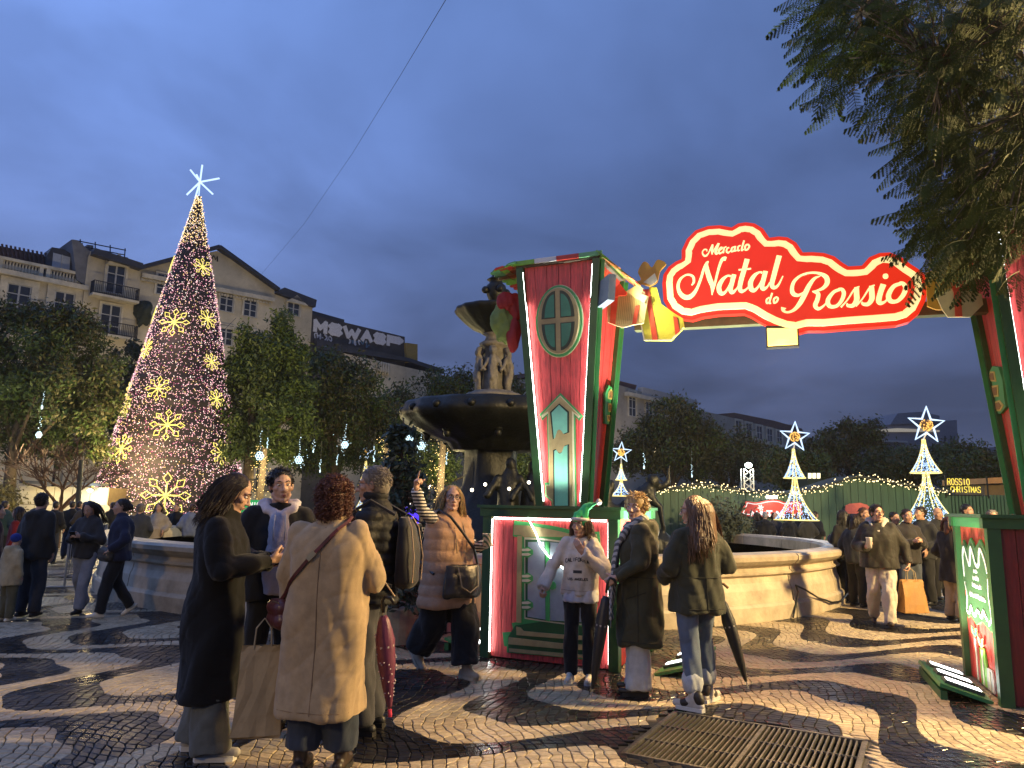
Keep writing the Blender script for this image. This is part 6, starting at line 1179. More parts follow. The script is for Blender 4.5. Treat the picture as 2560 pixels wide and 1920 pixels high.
# ------------------------------------------------------------------ market huts and small lights
def huts():
    Y = 21.5; f = Face((0, Y, 0), (1, .0, 0), (0, 0, 1)); top = [(1620, 1232), (1690, 1222), (1745, 1214), (1800, 1221), (1850, 1230), (1920, 1237), (1975, 1238), (2050, 1222), (2100, 1205), (2135, 1195), (2190, 1203), (2250, 1214), (2330, 1228), (2370, 1232)]
    tp = np.array([f.uw(*p) for p in top]); t = thing('market_huts', 'dark green boarded backs of the market huts', 'hut', (5, Y, 0)); gb = mat('hut_green', (.040, .105, .062), .55, var=.25, vscale=2, bump=.2, bscale=8, stretch=(6, 6, .6))
    u0, u1 = tp[0, 0], tp[-1, 0]; n = 40
    for i in range(n):
        a = u0+(u1-u0)*i/n+.006; e = u0+(u1-u0)*(i+1)/n-.006; f.plate([(a, 0), (e, 0), (e, np.interp(e, tp[:, 0], tp[:, 1])), (a, np.interp(a, tp[:, 0], tp[:, 1]))], -.03, random.uniform(-.004, .012), 'board', gb, t)
    f.plate([(u0, 0), (u1, 0)]+[tuple(q) for q in tp[::-1]], -1.8, -.05, 'hut_body', mat('hut_dark', (.02, .03, .02), .8), t)
    for p, q in zip(tp, tp[1:]): MB().beam(f.O+f.U*p[0]+f.W*(p[1]+.04)+f.N*-.6, f.O+f.U*q[0]+f.W*(q[1]+.04)+f.N*-.6, 1.6, .06, up=f.N*0+np.array([0, 0, 1.])).build('roof_panel', mat('hut_roof', (.03, .04, .03), .7), t)
    s = thing('fairy_lights', 'warm fairy light garland along the green hut roofs', 'string lights', (5, Y-.2, 2.4)); b = MB(); lr = np.random.default_rng(9); w = []
    for d in range(3):
        for x in np.arange(u0, u1, .075): b.octa((x+lr.normal(0, .03), Y-.15-lr.uniform(0, .08), np.interp(x, tp[:, 0], tp[:, 1])+.02+.07*math.sin(x*2.2+d*2)+lr.normal(0, .035)), lr.uniform(.012, .022))
    b.build('bulbs', glow('bulb_string_warm', (1, .78, .38), 4), s)['kind'] = 'stuff'; MB().tube([(x, Y-.12, np.interp(x, tp[:, 0], tp[:, 1])+.03) for x in np.arange(u0, u1, .2)], .012, 4).build('wire', IRON, s)
    # slatted fence stretch at the right end
    t2 = thing('slat_fence', 'dark slatted hut side under the neon letters', 'fence', (*DY(2440, 1290, Y)[:2], 0)); a, e = f.uw(2372, 1290)[0], f.uw(2530, 1290)[0]
    for i in range(18): u = a+(e-a)*(i+.5)/18; f.plate([(u-.035, 0), (u+.035, 0), (u+.035, 2.1), (u-.035, 2.1)], -.02, .02, 'slat', gb, t2)
    f.plate([(a, 0), (e, 0), (e, 2.05), (a, 2.05)], -.5, -.2, 'backing', MC['hut_dark'], t2)
    t3 = thing('wooden_hut', 'wooden market hut roof lit from below beside the right tower', 'hut', (*DY(2500, 1200, Y+1)[:2], 0)); wd = mat('hut_wood', (.36, .20, .08), .6, var=.25, vscale=4)
    fo = Face((0, Y+1, 0), (1, 0, 0), (0, 0, 1)); fo.plate([fo.uw(2450, 1196), fo.uw(2560, 1190), fo.uw(2560, 1206), fo.uw(2452, 1210)], -2, .3, 'roof_edge', wd, t3); fo.plate([fo.uw(2462, 1212), fo.uw(2560, 1208), fo.uw(2560, 1290), fo.uw(2462, 1290)], -1.5, 0, 'wall', mat('hut_wall', (.14, .10, .05), .7), t3); fo.plate(down(fo, [fo.uw(2470, 1290), fo.uw(2560, 1290)]), -1.4, -.1, 'counter', mat('hut_wall', (.1, .1, .1), .7), t3)
    # neon words
    t4 = thing('neon_sign', 'yellow neon words ROSSIO CHRISTMAS above the slatted hut', 'neon sign', tuple(DY(2410, 1205, Y-.3))); fn = Face((0, Y-.3, 0), nrm([1, .02, 0]), (0, 0, 1)); ny = glow('neon_yellow', (1, .80, .10), 1.2)
    u, w = fn.uw(2368, 1212); write('ROSSIO', fn, u, w, .082, .18, .020, 0, .03, ny, t4, .35, tube=True); u, w = fn.uw(2376, 1232); write('CHRISTMAS', fn, u, w+.02, .075, .16, .020, 0, .03, ny, t4, .32, tube=True)
    a_ = fn.uw(2365, 1232); b_ = fn.uw(2470, 1232); MB().beam(fn.O+fn.U*a_[0]+fn.W*(a_[1]-.06), fn.O+fn.U*b_[0]+fn.W*(a_[1]-.06), .03, .03).build('rail', IRON, t4)
    for k in (a_, b_): MB().beam(fn.O+fn.U*k[0]+fn.W*2.0, fn.O+fn.U*k[0]+fn.W*(a_[1]+.5), .03, .03).build('rail', IRON, t4)
    # red signs
    fs = Face((0, Y-.25, 0), (1, 0, 0), (0, 0, 1)); t5 = thing('red_sign', 'red scalloped sign with white outline and snowflake on the green hut', 'sign', tuple(DY(1910, 1270, Y-.25))); rd = mat('hut_sign_red', (.5, .03, .025), .45, emit=(.7, .03, .02), estr=.16)
    pl = smooth_poly([fs.uw(*p) for p in ((1862, 1262), (1866, 1253), (1890, 1256), (1920, 1250), (1945, 1250), (1965, 1256), (1990, 1252), (2003, 1258), (2004, 1272), (1995, 1290), (1865, 1290), (1856, 1275))]); fs.plate(pl, -.03, 0, 'board', rd, t5); wh = glow('sign_white', (1, .97, .92), .9)
    MB().tube([fs.O+fs.U*p[0]+fs.W*p[1]+fs.N*.012 for p in outset(pl, .05)], .012, 4, closed=True).build('outline', wh, t5)
    c = fs.uw(1901, 1269); 
    b = MB()
    for k in range(3): a = k*math.pi/3+.2; d = np.array([math.cos(a), 0, math.sin(a)])*.085; o_ = np.array([c[0], Y-.27-k*.002, c[1]]); b.beam(o_-d, o_+d, .03, .01, up=(0, 1, 0))
    b.build('snowflake', wh, t5); u, w = fs.uw(1877, 1291); write('NATAL', fs, u, w, .17, .16, .045, .003, .012, wh, t5, .3)
    l5 = MB(); l5.beam(DY(1916, 1243, Y-.5), DY(1942, 1243, Y-.5), .05, .08); l5.build('sign_lamp', glow('sign_lamp', (1, .98, .9), 6), t5); lamp('sign_spot', DY(1930, 1245, Y-.55), 14, (1, .97, .9), t5, .08)
    t6 = thing('red_sign', 'plain red rounded board on the green hut above the crowd', 'sign', tuple(DY(2142, 1268, Y-.25))); fs.plate([fs.uw(*p) for p in ((2113, 1284), (2114, 1264), (2125, 1259), (2150, 1257), (2168, 1262), (2174, 1268), (2174, 1284))], -.03, 0, 'board', mat('faded_red', (.52, .12, .09), .5, emit=(.7, .1, .07), estr=.12), t6)
    # lamp truss
    t7 = thing('lamp_truss', 'silver truss mast with a white floodlight behind the huts', 'floodlight', (*DY(1867, 1200, 27)[:2], 0)); b = MB(); x, z1 = DY(1867, 1170, 27)[0], DY(1867, 1172, 27)[2]
    for dx, dy in ((-.17, -.17), (.17, -.17), (.17, .17), (-.17, .17)): b.beam((x+dx, 27+dy, 0), (x+dx, 27+dy, z1), .04, .04)
    for i in range(12): b.beam((x-.17, 26.83, z1*i/12), (x+.17, 26.83, z1*(i+1)/12), .025, .025); b.beam((x+.17, 26.83, z1*i/12), (x-.17, 26.83, z1*(i+1)/12), .025, .025)
    b.build('truss', mat('aluminium', (.5, .5, .5), .35, .8), t7); MB().ell((x, 26.8, z1+.12), (.13, .1, .1), 10, 8).build('lamp_head', glow('lamp_white', (.85, 1, .92), 12), t7); lamp('lamp', (x, 26.5, z1+.15), 160, (.85, 1, .92), t7, .12)
    # lit window glimpse behind the trees
    t8 = thing('lit_kiosk', 'small bright kiosk glimpsed through the trees beside the star tree', 'kiosk', (*DY(2035, 1190, 30)[:2], 0)); fk = Face((0, 30, 0), (1, 0, 0), (0, 0, 1)); fk.plate(down(fk, [fk.uw(2018, 1180), fk.uw(2052, 1180)]), -1.5, 0, 'body', MC['hut_dark'], t8)
    for x_ in (2024, 2035, 2046): fk.plate([fk.uw(x_-4, 1196), fk.uw(x_+4, 1196), fk.uw(x_+4, 1183), fk.uw(x_-4, 1183)], .01, .03, 'lit_pane', glow('lit_pane', (1, .92, .6), 2.2), t8)
    # bush in front of the huts
    b = thing('bush', 'grey-green bush in front of the green hut by the basin', 'bush', (*DY(1795, 1300, 20)[:2], 0)); lv = MB(); lr = np.random.default_rng(4); cen = np.array([DY(x, y, 20) for x, y in ((1770, 1300), (1800, 1285), (1830, 1300), (1790, 1320), (1750, 1320), (1820, 1330), (1845, 1325))]); leaves(lv, cen, 2600, .14, lr, 0, .22, -.2); lv.build('leaves', mat('bush_leaf', (.075, .085, .05), .6, var=.4, bump=0), b); MB().tube([cen[1]*[1, 1, 0], cen[1]], .05, 6).build('stem', BARK, b)
    # left: pale kiosk, tent, barrier
    Yk = 26; fk = Face((0, Yk, 0), (1, 0, 0), (0, 0, 1)); k = thing('kiosk', 'pale panelled kiosk wall behind the bare tree', 'kiosk', (*DY(150, 1260, Yk)[:2], 0)); pw = mat('kiosk_panel', (.55, .48, .33), .6, var=.15, vscale=1); u0, u1 = fk.uw(42, 1260)[0], fk.uw(268, 1260)[0]; zt = fk.uw(150, 1216)[1]
    for i in range(5):
        for j in range(3): fk.plate([(u0+(u1-u0)*i/5+.01, zt*j/3+.01), (u0+(u1-u0)*(i+1)/5-.01, zt*j/3+.01), (u0+(u1-u0)*(i+1)/5-.01, zt*(j+1)/3-.01), (u0+(u1-u0)*i/5+.01, zt*(j+1)/3-.01)], -.05, 0, 'panel', pw, k)
    fk.plate([(u0, 0), (u1, 0), (u1, zt-.02), (u0, zt-.02)], -2.5, -.06, 'body', MC['hut_wall'], k); MB().beam(DY(60, 1205, Yk-.2), DY(262, 1212, Yk-.2), .5, .1).build('roof_edge', SLATE, k); MB().ell(DY(225, 1226, Yk-.4), (.10, .08, .06), 8, 6).build('wall_lamp', glow('wall_lamp', (.9, 1, .9), 10), k); lamp('wall_light', DY(222, 1230, Yk-.6), 55, (.92, 1, .9), k, .1); lamp('wall_light', DY(85, 1240, Yk-.9), 45, (1, .8, .45), k, .1)
    p = thing('lamp_post', 'dark post in front of the pale kiosk', 'post', (*DY(195, 1290, 22)[:2], 0)); MB().tube([DY(195, 1290, 22)*[1, 1, 0], DY(203, 1150, 22)], [.09, .06], 8).build('post', mat('dark_post', (.03, .035, .03), .6), p)
    tn = thing('market_tent', 'cream pitched market tent roof beside the cone tree', 'tent', (*DY(255, 1275, 24)[:2], 0)); c0 = DY(255, 1262, 24); b = MB(); cn = [DY(x, 1287, 24+dy) for x, dy in ((212, -1.), (300, -1.), (300, 1.5), (212, 1.5))]; b.add([c0+[0, .3, 0]]+cn, [(0, 1, 2), (0, 2, 3), (0, 3, 4), (0, 4, 1)]); b.build('canopy', mat('canvas', (.55, .42, .26), .7), tn)
    for q in cn: MB().tube([q, q*[1, 1, 0]], .03, 5).build('pole', IRON, tn)
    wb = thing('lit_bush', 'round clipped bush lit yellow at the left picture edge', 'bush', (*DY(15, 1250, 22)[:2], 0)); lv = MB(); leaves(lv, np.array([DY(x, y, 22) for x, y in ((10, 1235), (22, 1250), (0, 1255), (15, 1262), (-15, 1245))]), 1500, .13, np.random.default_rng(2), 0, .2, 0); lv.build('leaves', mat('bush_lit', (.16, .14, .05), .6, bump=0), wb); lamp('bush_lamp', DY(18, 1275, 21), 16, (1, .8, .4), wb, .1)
    # green lit sign and small stall
    g = thing('stall', 'stall with a glowing green lettered sign behind the man in the hoodie', 'stall', (*DY(625, 1260, 23)[:2], 0)); fg = Face((0, 23, 0), (1, 0, 0), (0, 0, 1)); gr = mat('stall_green', (.02, .35, .10), .5, emit=(.02, .5, .12), estr=.55)
    fg.plate([fg.uw(575, 1250), fg.uw(672, 1250), fg.uw(672, 1269), fg.uw(575, 1268)], -1.2, 0, 'sign_board', gr, g); fg.plate([fg.uw(575, 1274), fg.uw(672, 1276), fg.uw(672, 1282), fg.uw(575, 1280)], -1.2, .1, 'awning_edge', gr, g); fg.plate(down(fg, [fg.uw(580, 1283), fg.uw(668, 1284)]), -1.1, -.1, 'counter', MC['hut_wall'], g); u, w = fg.uw(624, 1266); write('NICUL', fg, u, w, .085, .13, .03, .002, .012, wh, g, .35)
    bl = thing('stall', 'small wooden stall with blue-violet light left of the pointing woman', 'stall', (*DY(1020, 1290, 20)[:2], 0)); fb = Face((0, 20, 0), (1, 0, 0), (0, 0, 1))
    for i in range(4): y = 1240+i*7; MB().beam(DY(985, y, 20), DY(1048, y-2, 20), .09, .075).build('log', wd, bl)
    fb.plate([fb.uw(1006, 1268), fb.uw(1040, 1266), fb.uw(1040, 1310), fb.uw(1006, 1310)], -.6, -.5, 'lit_back', glow('violet', (.10, .05, 1), 1.2), bl); fb.plate(down(fb, [fb.uw(985, 1310), fb.uw(1048, 1310)]), -.6, 0, 'counter', MC['hut_wall'], bl); lamp('violet_lamp', DY(1022, 1285, 19.8), 1.5, (.2, .15, 1), bl, .1)
    gl = thing('light_garland', 'white fairy light garland rising left of the raised hand', 'string lights', tuple(DY(1035, 1240, 12))); b = MB()
    for s_ in np.linspace(0, 1, 34): b.octa(DY(998+78*s_, 1266-52*s_+8*math.sin(s_*3.1), 12)+np.random.default_rng(int(s_*99)).normal(0, .015, 3), .012)
    b.build('bulbs', glow('garland', (1, .9, .7), 4), gl)['kind'] = 'stuff'; MB().tube([DY(998+78*s_, 1266-52*s_+8*math.sin(s_*3.1), 12) for s_ in np.linspace(0, 1, 9)], .006, 4).build('wire', IRON, gl)
    for i, (x, y, c_) in enumerate(((1180, 1225, 'beside the raised pointing hand'), (1213, 1211, 'left of the fountain stem'), (1273, 1222, 'right of the fountain stem'), (1322, 1206, 'touching the tower left edge'))):
        o = thing('globe_lamp', 'small warm globe lamp '+c_, 'lamp', tuple(DY(x, y, 15)), 0, 'globe lamps by the fountain'); MB().ell(DY(x, y, 15), (.034,)*3, 10, 8).build('globe', glow('globe', (1, .9, .66), 7), o)
    # hanging light ornaments
    spots = [(649, 1140, 11, 'large white flower ornament right of the cone tree'), (668, 1118, 4, 'thin icicle ornament right of the flower ornament'), (747, 1150, 10, 'scattered white ornament above the hoodie man'), (783, 1128, 5, 'lantern ornament with a long tail in the middle tree'), (800, 1178, 5, 'small ball ornament above the curly hair'), (862, 1112, 9, 'tall ornament with beads left of the slim star tree'), (842, 1160, 4, 'short icicle ornament left of the slim star tree'), (935, 1150, 6, 'small ornament right of the slim star tree'), (988, 1115, 6, 'single teal drop ornament under the bowl edge'), (1024, 1097, 9, 'twin flower ornament under the bowl edge'), (1053, 1115, 10, 'round honeycomb ornament under the fountain bowl'), (1178, 1150, 8, 'curl of white lights left of the fountain stem'), (1116, 1158, 5, 'small white ball under the fountain bowl'), (105, 1018, 7, 'bright lamp ornament high in the left tree'), (97, 1087, 8, 'ring ornament low in the left tree'), (1335, 1100, 5, 'short string ornament beside the tower left post'), (1610, 1168, 6, 'twin string ornament right of the tower'), (1730, 1190, 5, 'small string ornament above the huts')]
    wb_ = glow('ornament_white', (.62, .88, 1), 1.5); lr = np.random.default_rng(12)
    for x, y, r, lab in spots:
        Yo = 24 if x < 1300 else 26; o = thing('light_ornament', lab, 'light ornament', tuple(DY(x, y, Yo)), 0, 'white light ornaments hanging in the trees'); c = DY(x, y, Yo); R = r*Yo/FPX; b = MB()
        if r >= 8:
            for k in range(7):
                q = c if k == 6 else c+np.array([math.cos(k*1.047), 0, math.sin(k*1.047)])*R*.64; a = np.linspace(0, 6.283, 11)[:-1]; b.tube([q+np.array([math.cos(t_), 0, math.sin(t_)])*R*.30 for t_ in a], .016, 4, closed=True)
        else: b.ell(c, (R*.35, R*.35, R*.8), 8, 6)
        for k in range(9): b.octa(c+np.array([lr.normal(0, .02), 0, R+k*.075*R/.13]), lr.uniform(.010, .024))
        if x in (105, 1335, 1610, 1730, 800): lamp('crown_fill', c+np.array([.3, -1.2, -1.0]), {105: 260, 800: 160}.get(x, 120), (1, .90, .55), o, .3)  # unseen warm lamps added below the crowns to light the leaves
        if r in (9, 10): 
            for k in range(22): b.octa(c+lr.normal(0, 1, 3)*[R*1.1, .2, R*1.2], .014)
        b.build('bulbs', wb_, o)['kind'] = 'stuff'; MB().tube([c+[0, 0, R], c+[0, 0, R*1.2+.9]], .006, 4).build('wire', IRON, o)
    # warm lights wound round trunks
    for x, y, lab in ((650, 1190, 'trunk wound with warm lights right of the cone tree'), (960, 1160, 'trunk wound with warm lights left of the fountain'), (1100, 1150, 'trunk wound with warm lights under the bowl')):
        o = thing('trunk_lights', lab, 'string lights', (*DY(x, y, 27)[:2], 0), 0, 'tree trunks wound with warm lights'); b = MB(); c = DY(x, y, 27)
        for k in range(150): a = lr.uniform(0, 6.28); b.octa((c[0]+.18*math.cos(a)+lr.normal(0, .12), 27+.18*math.sin(a), lr.uniform(1.0, c[2]+1.1)), .014)
        b.build('bulbs', glow('trunk_warm', (1, .72, .28), 2.6), o)['kind'] = 'stuff'; lamp('trunk_fill', (c[0]+.5, 26.2, 2.6), 330, (1, .80, .36), o, .3); MB().tube([(c[0], 27, 0), (c[0]+.1, 27, c[2]+1)], [.17, .1], 7).build('trunk', BARK, o)  # unseen lamp added beside each trunk to light the crown above
    iron_fence = thing('iron_fence', 'lit railing fence behind the man in the hoodie', 'fence', (*DY(640, 1225, 29)[:2], 0)); b = MB()
    for i in range(30): x = 596+i*3.4; b.beam(DY(x, 1228, 29), DY(x, 1196, 29), .025, .025)
    for y in (1198, 1226): b.beam(DY(594, y, 29), DY(700, y+1, 29), .04, .04)
    b.build('railing', IRON, iron_fence); fi = Face((0, 29.1, 0), (1, 0, 0), (0, 0, 1)); fi.plate(down(fi, [fi.uw(594, 1228), fi.uw(700, 1229)]), -.3, 0, 'plinth', MC['grey_render'], iron_fence); lamp('fence_lamp', DY(640, 1205, 30), 40, (1, .72, .3), iron_fence, .3)
    tag(MB().tube([DY(1117, -5, 14), DY(1000, 190, 24), DY(880, 385, 36), DY(760, 560, 48), DY(655, 684, 60)], .008, 4).build('overhead_wire', IRON), 'thin wire running up across the sky from the rooftops', 'wire')
huts()
def fir():
    base = np.array([-1.28, 8.75, 0]); t = thing('fir_tree', 'dark fir tree in a planter behind the pointing woman', 'tree', tuple(base)); lr = np.random.default_rng(8); b = MB(); br = MB()
    br.tube([base, base+[0, 0, 2.55]], [.05, .01], 7)
    for i in range(120):
        z = .45+2.0*lr.random()**1.1; R = .66*(1-(z-.3)/2.5)+.05; a = lr.uniform(0, 6.28); e = base+[R*math.cos(a), R*math.sin(a), z-.16*R]; s = base+[0, 0, z]; br.tube([s, (s+e)/2+[0, 0, .04], e], [.012, .008, .004], 4)
        n = 42; f = lr.uniform(.15, 1, n)[:, None]; c = s+(e-s)*f; leaves(b, c, n, .10, lr, 0, .035, .2)
    b.build('needles', mat('fir_needle', (.030, .052, .032), .5, var=.5, vscale=4, bump=0), t); br.build('trunk', BARK, t); MB().lathe([(.25, 0), (.3, .38), (.28, .4), (.26, .36)], 20, tuple(base)).build('planter', mat('planter', (.30, .28, .22), .7), t)
    c = thing('barrier', 'grey metal barrier feet in front of the basin, left of the fir', 'barrier', (*G(1000, 1585)[:2], 0)); b = MB()
    for x in (985, 1005, 1022): p = G(x, 1590); b.beam(p+[0, 0, .02], p+[.10, .05, .42], .035, .012)
    p, q = G(968, 1560), G(1060, 1560); b.beam(p+[0, 0, .5], q+[0, 0, .5], .03, .03); b.build('barrier_rail', mat('galvanised', (.38, .38, .36), .45, .6), c)
    d = thing('crowd_barrier', 'grey crowd barrier standing between the dark-coated man and the phone girl', 'barrier', (*G(195, 1450)[:2], 0)); b = MB(); p, q = G(160, 1470), G(255, 1440)
    for i in range(17): o = p+(q-p)*i/16; b.tube([o+[0, 0, .2], o+[0, 0, 1.0]], .008, 5)
    for z in (.2, 1.02): b.tube([p+[0, 0, z], q+[0, 0, z]], .018, 6)
    for o in (p, q): b.tube([o, o+[0, 0, 1.02]], .018, 6); b.tube([o+[-.25, -.1, .02], o+[.25, .1, .02]], .018, 6)
    b.build('bars', MC['galvanised'], d)
fir()
# tall lamps of the street in front of the houses (hidden behind the tree crowns)
def street_lights():
    for i, (px, Y, lab) in enumerate(((130, 44, 'tall street lamp behind the big left tree'), (420, 48, 'tall street lamp behind the cone tree'), (640, 53, 'tall street lamp behind the olive tree'), (900, 62, 'tall street lamp behind the wide dark tree'), (1640, 66, 'tall street lamp behind the tree right of the tower'))):
        p = DY(px, 1230, Y); t = thing('street_lamp', lab, 'street lamp', (p[0], Y, 0), 0, 'tall street lamps in front of the houses'); h = 6.5
        MB().tube([(p[0], Y, 0), (p[0], Y, h)], [.09, .05], 8).build('post', MC['wrought_iron'], t); MB().ell((p[0], Y, h+.2), (.22, .22, .26), 10, 8).build('globe', glow('street_globe', (1, .78, .42), 5), t)
        lamp('lamp', (p[0]+.35, Y+.35, h+.5), 900, (1, .80, .52), t, .3, 'SPOT', target=(p[0]+.691*-2-.0+9*-.723, Y+9*.691, h+6), spot=150, blend=.6)
street_lights()
# ------------------------------------------------------------------ street lamp (outside the frame, right) and the overhanging jacaranda
def street_lamp(name, label, loc, tip, power, col):
    t = thing(name, label, 'street lamp', loc); b = MB(); x, y, _ = loc; h = tip[2]
    b.tube([(x, y, 0), (x, y, h*.6), (x, y, h+.25)], [.09, .06, .05], 10); b.tube([(x, y, h+.2), ((x+tip[0])/2, (y+tip[1])/2, h+.38), (tip[0], tip[1], h+.22)], .03, 8); b.lathe([(.16, 0), (.14, .5), (.09, .55)], 12, (x, y, 0)); b.build('post', mat('lamp_iron', (.03, .035, .03), .5, .3), t, True)
    MB().lathe([(.05, .26), (.2, .14), (.21, .10)], 14, tip).build('hood', mat('lamp_iron', (.03, .035, .03), .5, .3), t, True)
    MB().lathe([(.19, .10), (.14, .03), (.0, .0)], 14, tip).build('glass', glow('lamp_amber', (1, .68, .28), 8), t, True)
    lamp('lamp', (tip[0], tip[1], tip[2]-.12), power, col, t, .42); return t
street_lamp('street_lamp', 'amber street lamp lighting the pavement from the right', (10.6, 5.4, 0), (9.8, 5.5, 5.2), 10500, (1, .71, .31))
street_lamp('street_lamp', 'added amber fill lamp behind the viewer on the left', (-7.6, -4.0, 0), (-7.0, -4.0, 5.0), 1000, (1, .69, .30))  # unseen lamp added to warm the left crowd and pavement
def frond_mesh(seed, L=.46):
    lr = random.Random(seed); V = []; F = []; b = MB(); n = 14; bend = lr.uniform(.15, .5); cv = lr.uniform(-.15, .15)
    ra = lambda s: np.array([L*s, cv*L*s*s, -bend*L*s*s]); b.tube([ra(s) for s in np.linspace(0, 1, 7)], [.0032]*4+[.0022, .0016, .0008], 3, cap=False)
    for i in range(n):
        s = .14+.86*(i+.5)/n; p = ra(s); ln = .115*(math.sin(math.pi*(.18+.78*s))**.8)*lr.uniform(.85, 1.1); t = nrm(ra(s+.01)-ra(s-.01))
        for q in (-1, 1):
            d = nrm(t*.5+np.array([0, q*.62, -.75+lr.uniform(-.25, .2)])); m = 8; side = nrm(np.cross(d, np.array([0, 0, 1.]))); up = np.cross(side, d)
            for k in range(m):
                o = p+d*ln*(k+.3)/m+up*(-.10*ln*((k+.5)/m)**2); w = .0150*(1-.4*k/m)
                for e in (-1, 1):
                    a = o; tp = o+side*e*w+d*.011-up*.002; b.add([a-d*.0046, tp, a+d*.005], [(0, 1, 2)])
            e_ = p+d*ln*1.08; b.add([p+d*ln*.86-side*.004, e_, p+d*ln*.86+side*.004], [(0, 1, 2)])
    return b
def jacaranda():
    t = thing('jacaranda_tree', 'overhanging tree with ferny drooping fronds at the upper right', 'tree', (7.4, 6.9, 0)); lm = mat('frond_leaf', (.050, .066, .005), .7, spec=.12, var=.4, vscale=2, bump=0); lm2 = mat('frond_leaf_dark', (.032, .048, .005), .7, spec=.12, var=.4, vscale=2, bump=0)
    poly = np.array([(2070, -60), (2055, 60), (2050, 140), (2100, 150), (2180, 165), (2230, 190), (2275, 250), (2290, 300), (2310, 380), (2340, 430), (2345, 500), (2360, 560), (2350, 610), (2420, 640), (2470, 670), (2540, 610), (2640, 560), (2640, -60)], float)
    def inside(p):
        x, y = p; r = False; n = len(poly)
        for i in range(n):
            (x1, y1), (x2, y2) = poly[i], poly[i-1]
            if (y1 > y) != (y2 > y) and x < (x2-x1)*(y-y1)/(y2-y1)+x1: r = not r
        return r
    lr = np.random.default_rng(21); meshes = []; builders = [frond_mesh(k) for k in range(5)]
    for i, b in enumerate(builders): meshes.append(b.mesh('frond', [lm if i % 2 else lm2]))
    trunk = MB(); tk = lambda pts, r: trunk.tube(pts, r, 8)
    T0 = np.array([7.4, 6.9, 0.]); fork = np.array([7.0, 6.6, 3.6]); tk([T0, (7.35, 6.85, 1.6), fork], [.24, .19, .17])
    anchors = [DY(2520, 120, 5.6), DY(2420, 60, 6.2), DY(2380, 300, 6.0), DY(2480, 430, 5.6), DY(2240, 90, 6.4), DY(2330, 180, 5.2), DY(2560, 300, 5.2), DY(2440, 560, 6.2), DY(2600, 500, 5.8), DY(2150, 30, 5.8)]
    for a in anchors: m = (fork+a)/2+[.1, 0, .35]; tk([fork, m, a], [.085, .05, .02])
    cand = []
    for x, y in ((2045, 215), (2030, 150), (2060, 245), (2040, 60), (2050, 20), (2170, 190), (2215, 250), (2260, 300), (2320, 420), (2345, 470), (2360, 520), (2385, 600), (2400, 640), (2340, 560), (2440, 690), (2370, 630), (2470, 700), (2420, 600)): cand += [(x+lr.normal(0, 14)+75, y-30+lr.normal(0, 12), lr.uniform(5.2, 6.3)) for _ in range(3)]
    while len(cand) < 960:
        p = (lr.uniform(2000, 2640), lr.uniform(-60, 680)); 
        if inside(p): cand.append((*p, lr.uniform(4.7, 6.9)))
    tw = MB(); mats_ = []
    for px, py, Y in cand:
        o = DY(px, py, Y); d = nrm([-1.0+lr.normal(0, .45), -.15+lr.normal(0, .5), -.38+lr.normal(0, .3)]); z = nrm(np.array([0, 0, 1.])+lr.normal(0, .25, 3)); y = nrm(np.cross(z, d)); z = np.cross(d, y); s = lr.uniform(.75, 1.2)
        mats_.append((Matrix(((d[0]*s, y[0]*s, z[0]*s, o[0]), (d[1]*s, y[1]*s, z[1]*s, o[1]), (d[2]*s, y[2]*s, z[2]*s, o[2]), (0, 0, 0, 1))), Y))
        if lr.random() < .6:
            a = anchors[int(np.argmin([np.linalg.norm(np.array(a)-o) for a in anchors]))]; tw.tube([a, (a+o)/2+[.05, 0, .06], o], [.010, .006, .003], 4)
    order = sorted(range(len(mats_)), key=lambda i: (mats_[i][1] if i > 53 else 0)); rest = [MB(), MB()]
    inv = t.matrix_basis.inverted()
    for n, i in enumerate(order):
        M = mats_[i][0]; k = i % 5
        if n < 300: o = link('frond', meshes[k], t); o.matrix_basis = M
        else: V, F = builders[k].arrays(); rest[0].add(xf(M, V), F, 0 if k % 2 else 1)
    o = rest[0].build('foliage', [lm, lm2], t); o['kind'] = 'stuff'
    tw.build('twigs', BARK, t); trunk.build('trunk', BARK, t, True)
jacaranda()
# ------------------------------------------------------------------ people
from mathutils.bvhtree import BVHTree
def top_z(px, py, Y): return DY(px, py, Y)[2]
def shape(name, V_F, m, label, cat, loc, group=None, smooth=True): pass
def umbrella(label, A, B, col, handle='stick', r=.045, dots=None):
    A = np.asarray(A, float); B = np.asarray(B, float); d = nrm(B-A); L = np.linalg.norm(B-A); t = thing('closed_umbrella', label, 'umbrella', tuple(B)); b = MB(); x = nrm(np.cross(d, (0, 1, .1))); y = np.cross(d, x); rings = []
    for s, q in ((.16, .018), (.20, .030), (.26, r*.75), (.36, r), (.55, r*.9), (.75, r*.62), (.90, r*.3), (.93, .009)):
        a = np.arange(24)/24*2*math.pi; rr = q*(1+.22*np.abs(np.sin(a*4+s*5))); rings.append(A+d*L*s+np.cos(a)[:, None]*rr[:, None]*x+np.sin(a)[:, None]*rr[:, None]*y)
    b.loft(rings); b.build('canopy', col, t, True)
    MB().tube([A+d*L*.12, B], [.006, .005], 6).build('shaft', mat('steel', (.4, .4, .4), .35, .9, var=.1, bump=0), t)
    w = mat('wood_handle', (.22, .12, .05), .45, var=.2); p = A+d*L*.13
    MB().tube([p, A+d*L*.03, A-d*.0+x*.015, A+x*.05+d*.01, A+x*.075+d*.05], .012, 8).build('handle', w if handle == 'stick' else mat('black_plastic', (.012, .012, .013), .35, var=0, bump=0), t, True)
    MB().tube([A+d*L*.40, A+d*L*.415], [r*1.12, r*1.1], 14).build('strap', mat('strap_pale', (.4, .36, .33), .6), t)
    return t
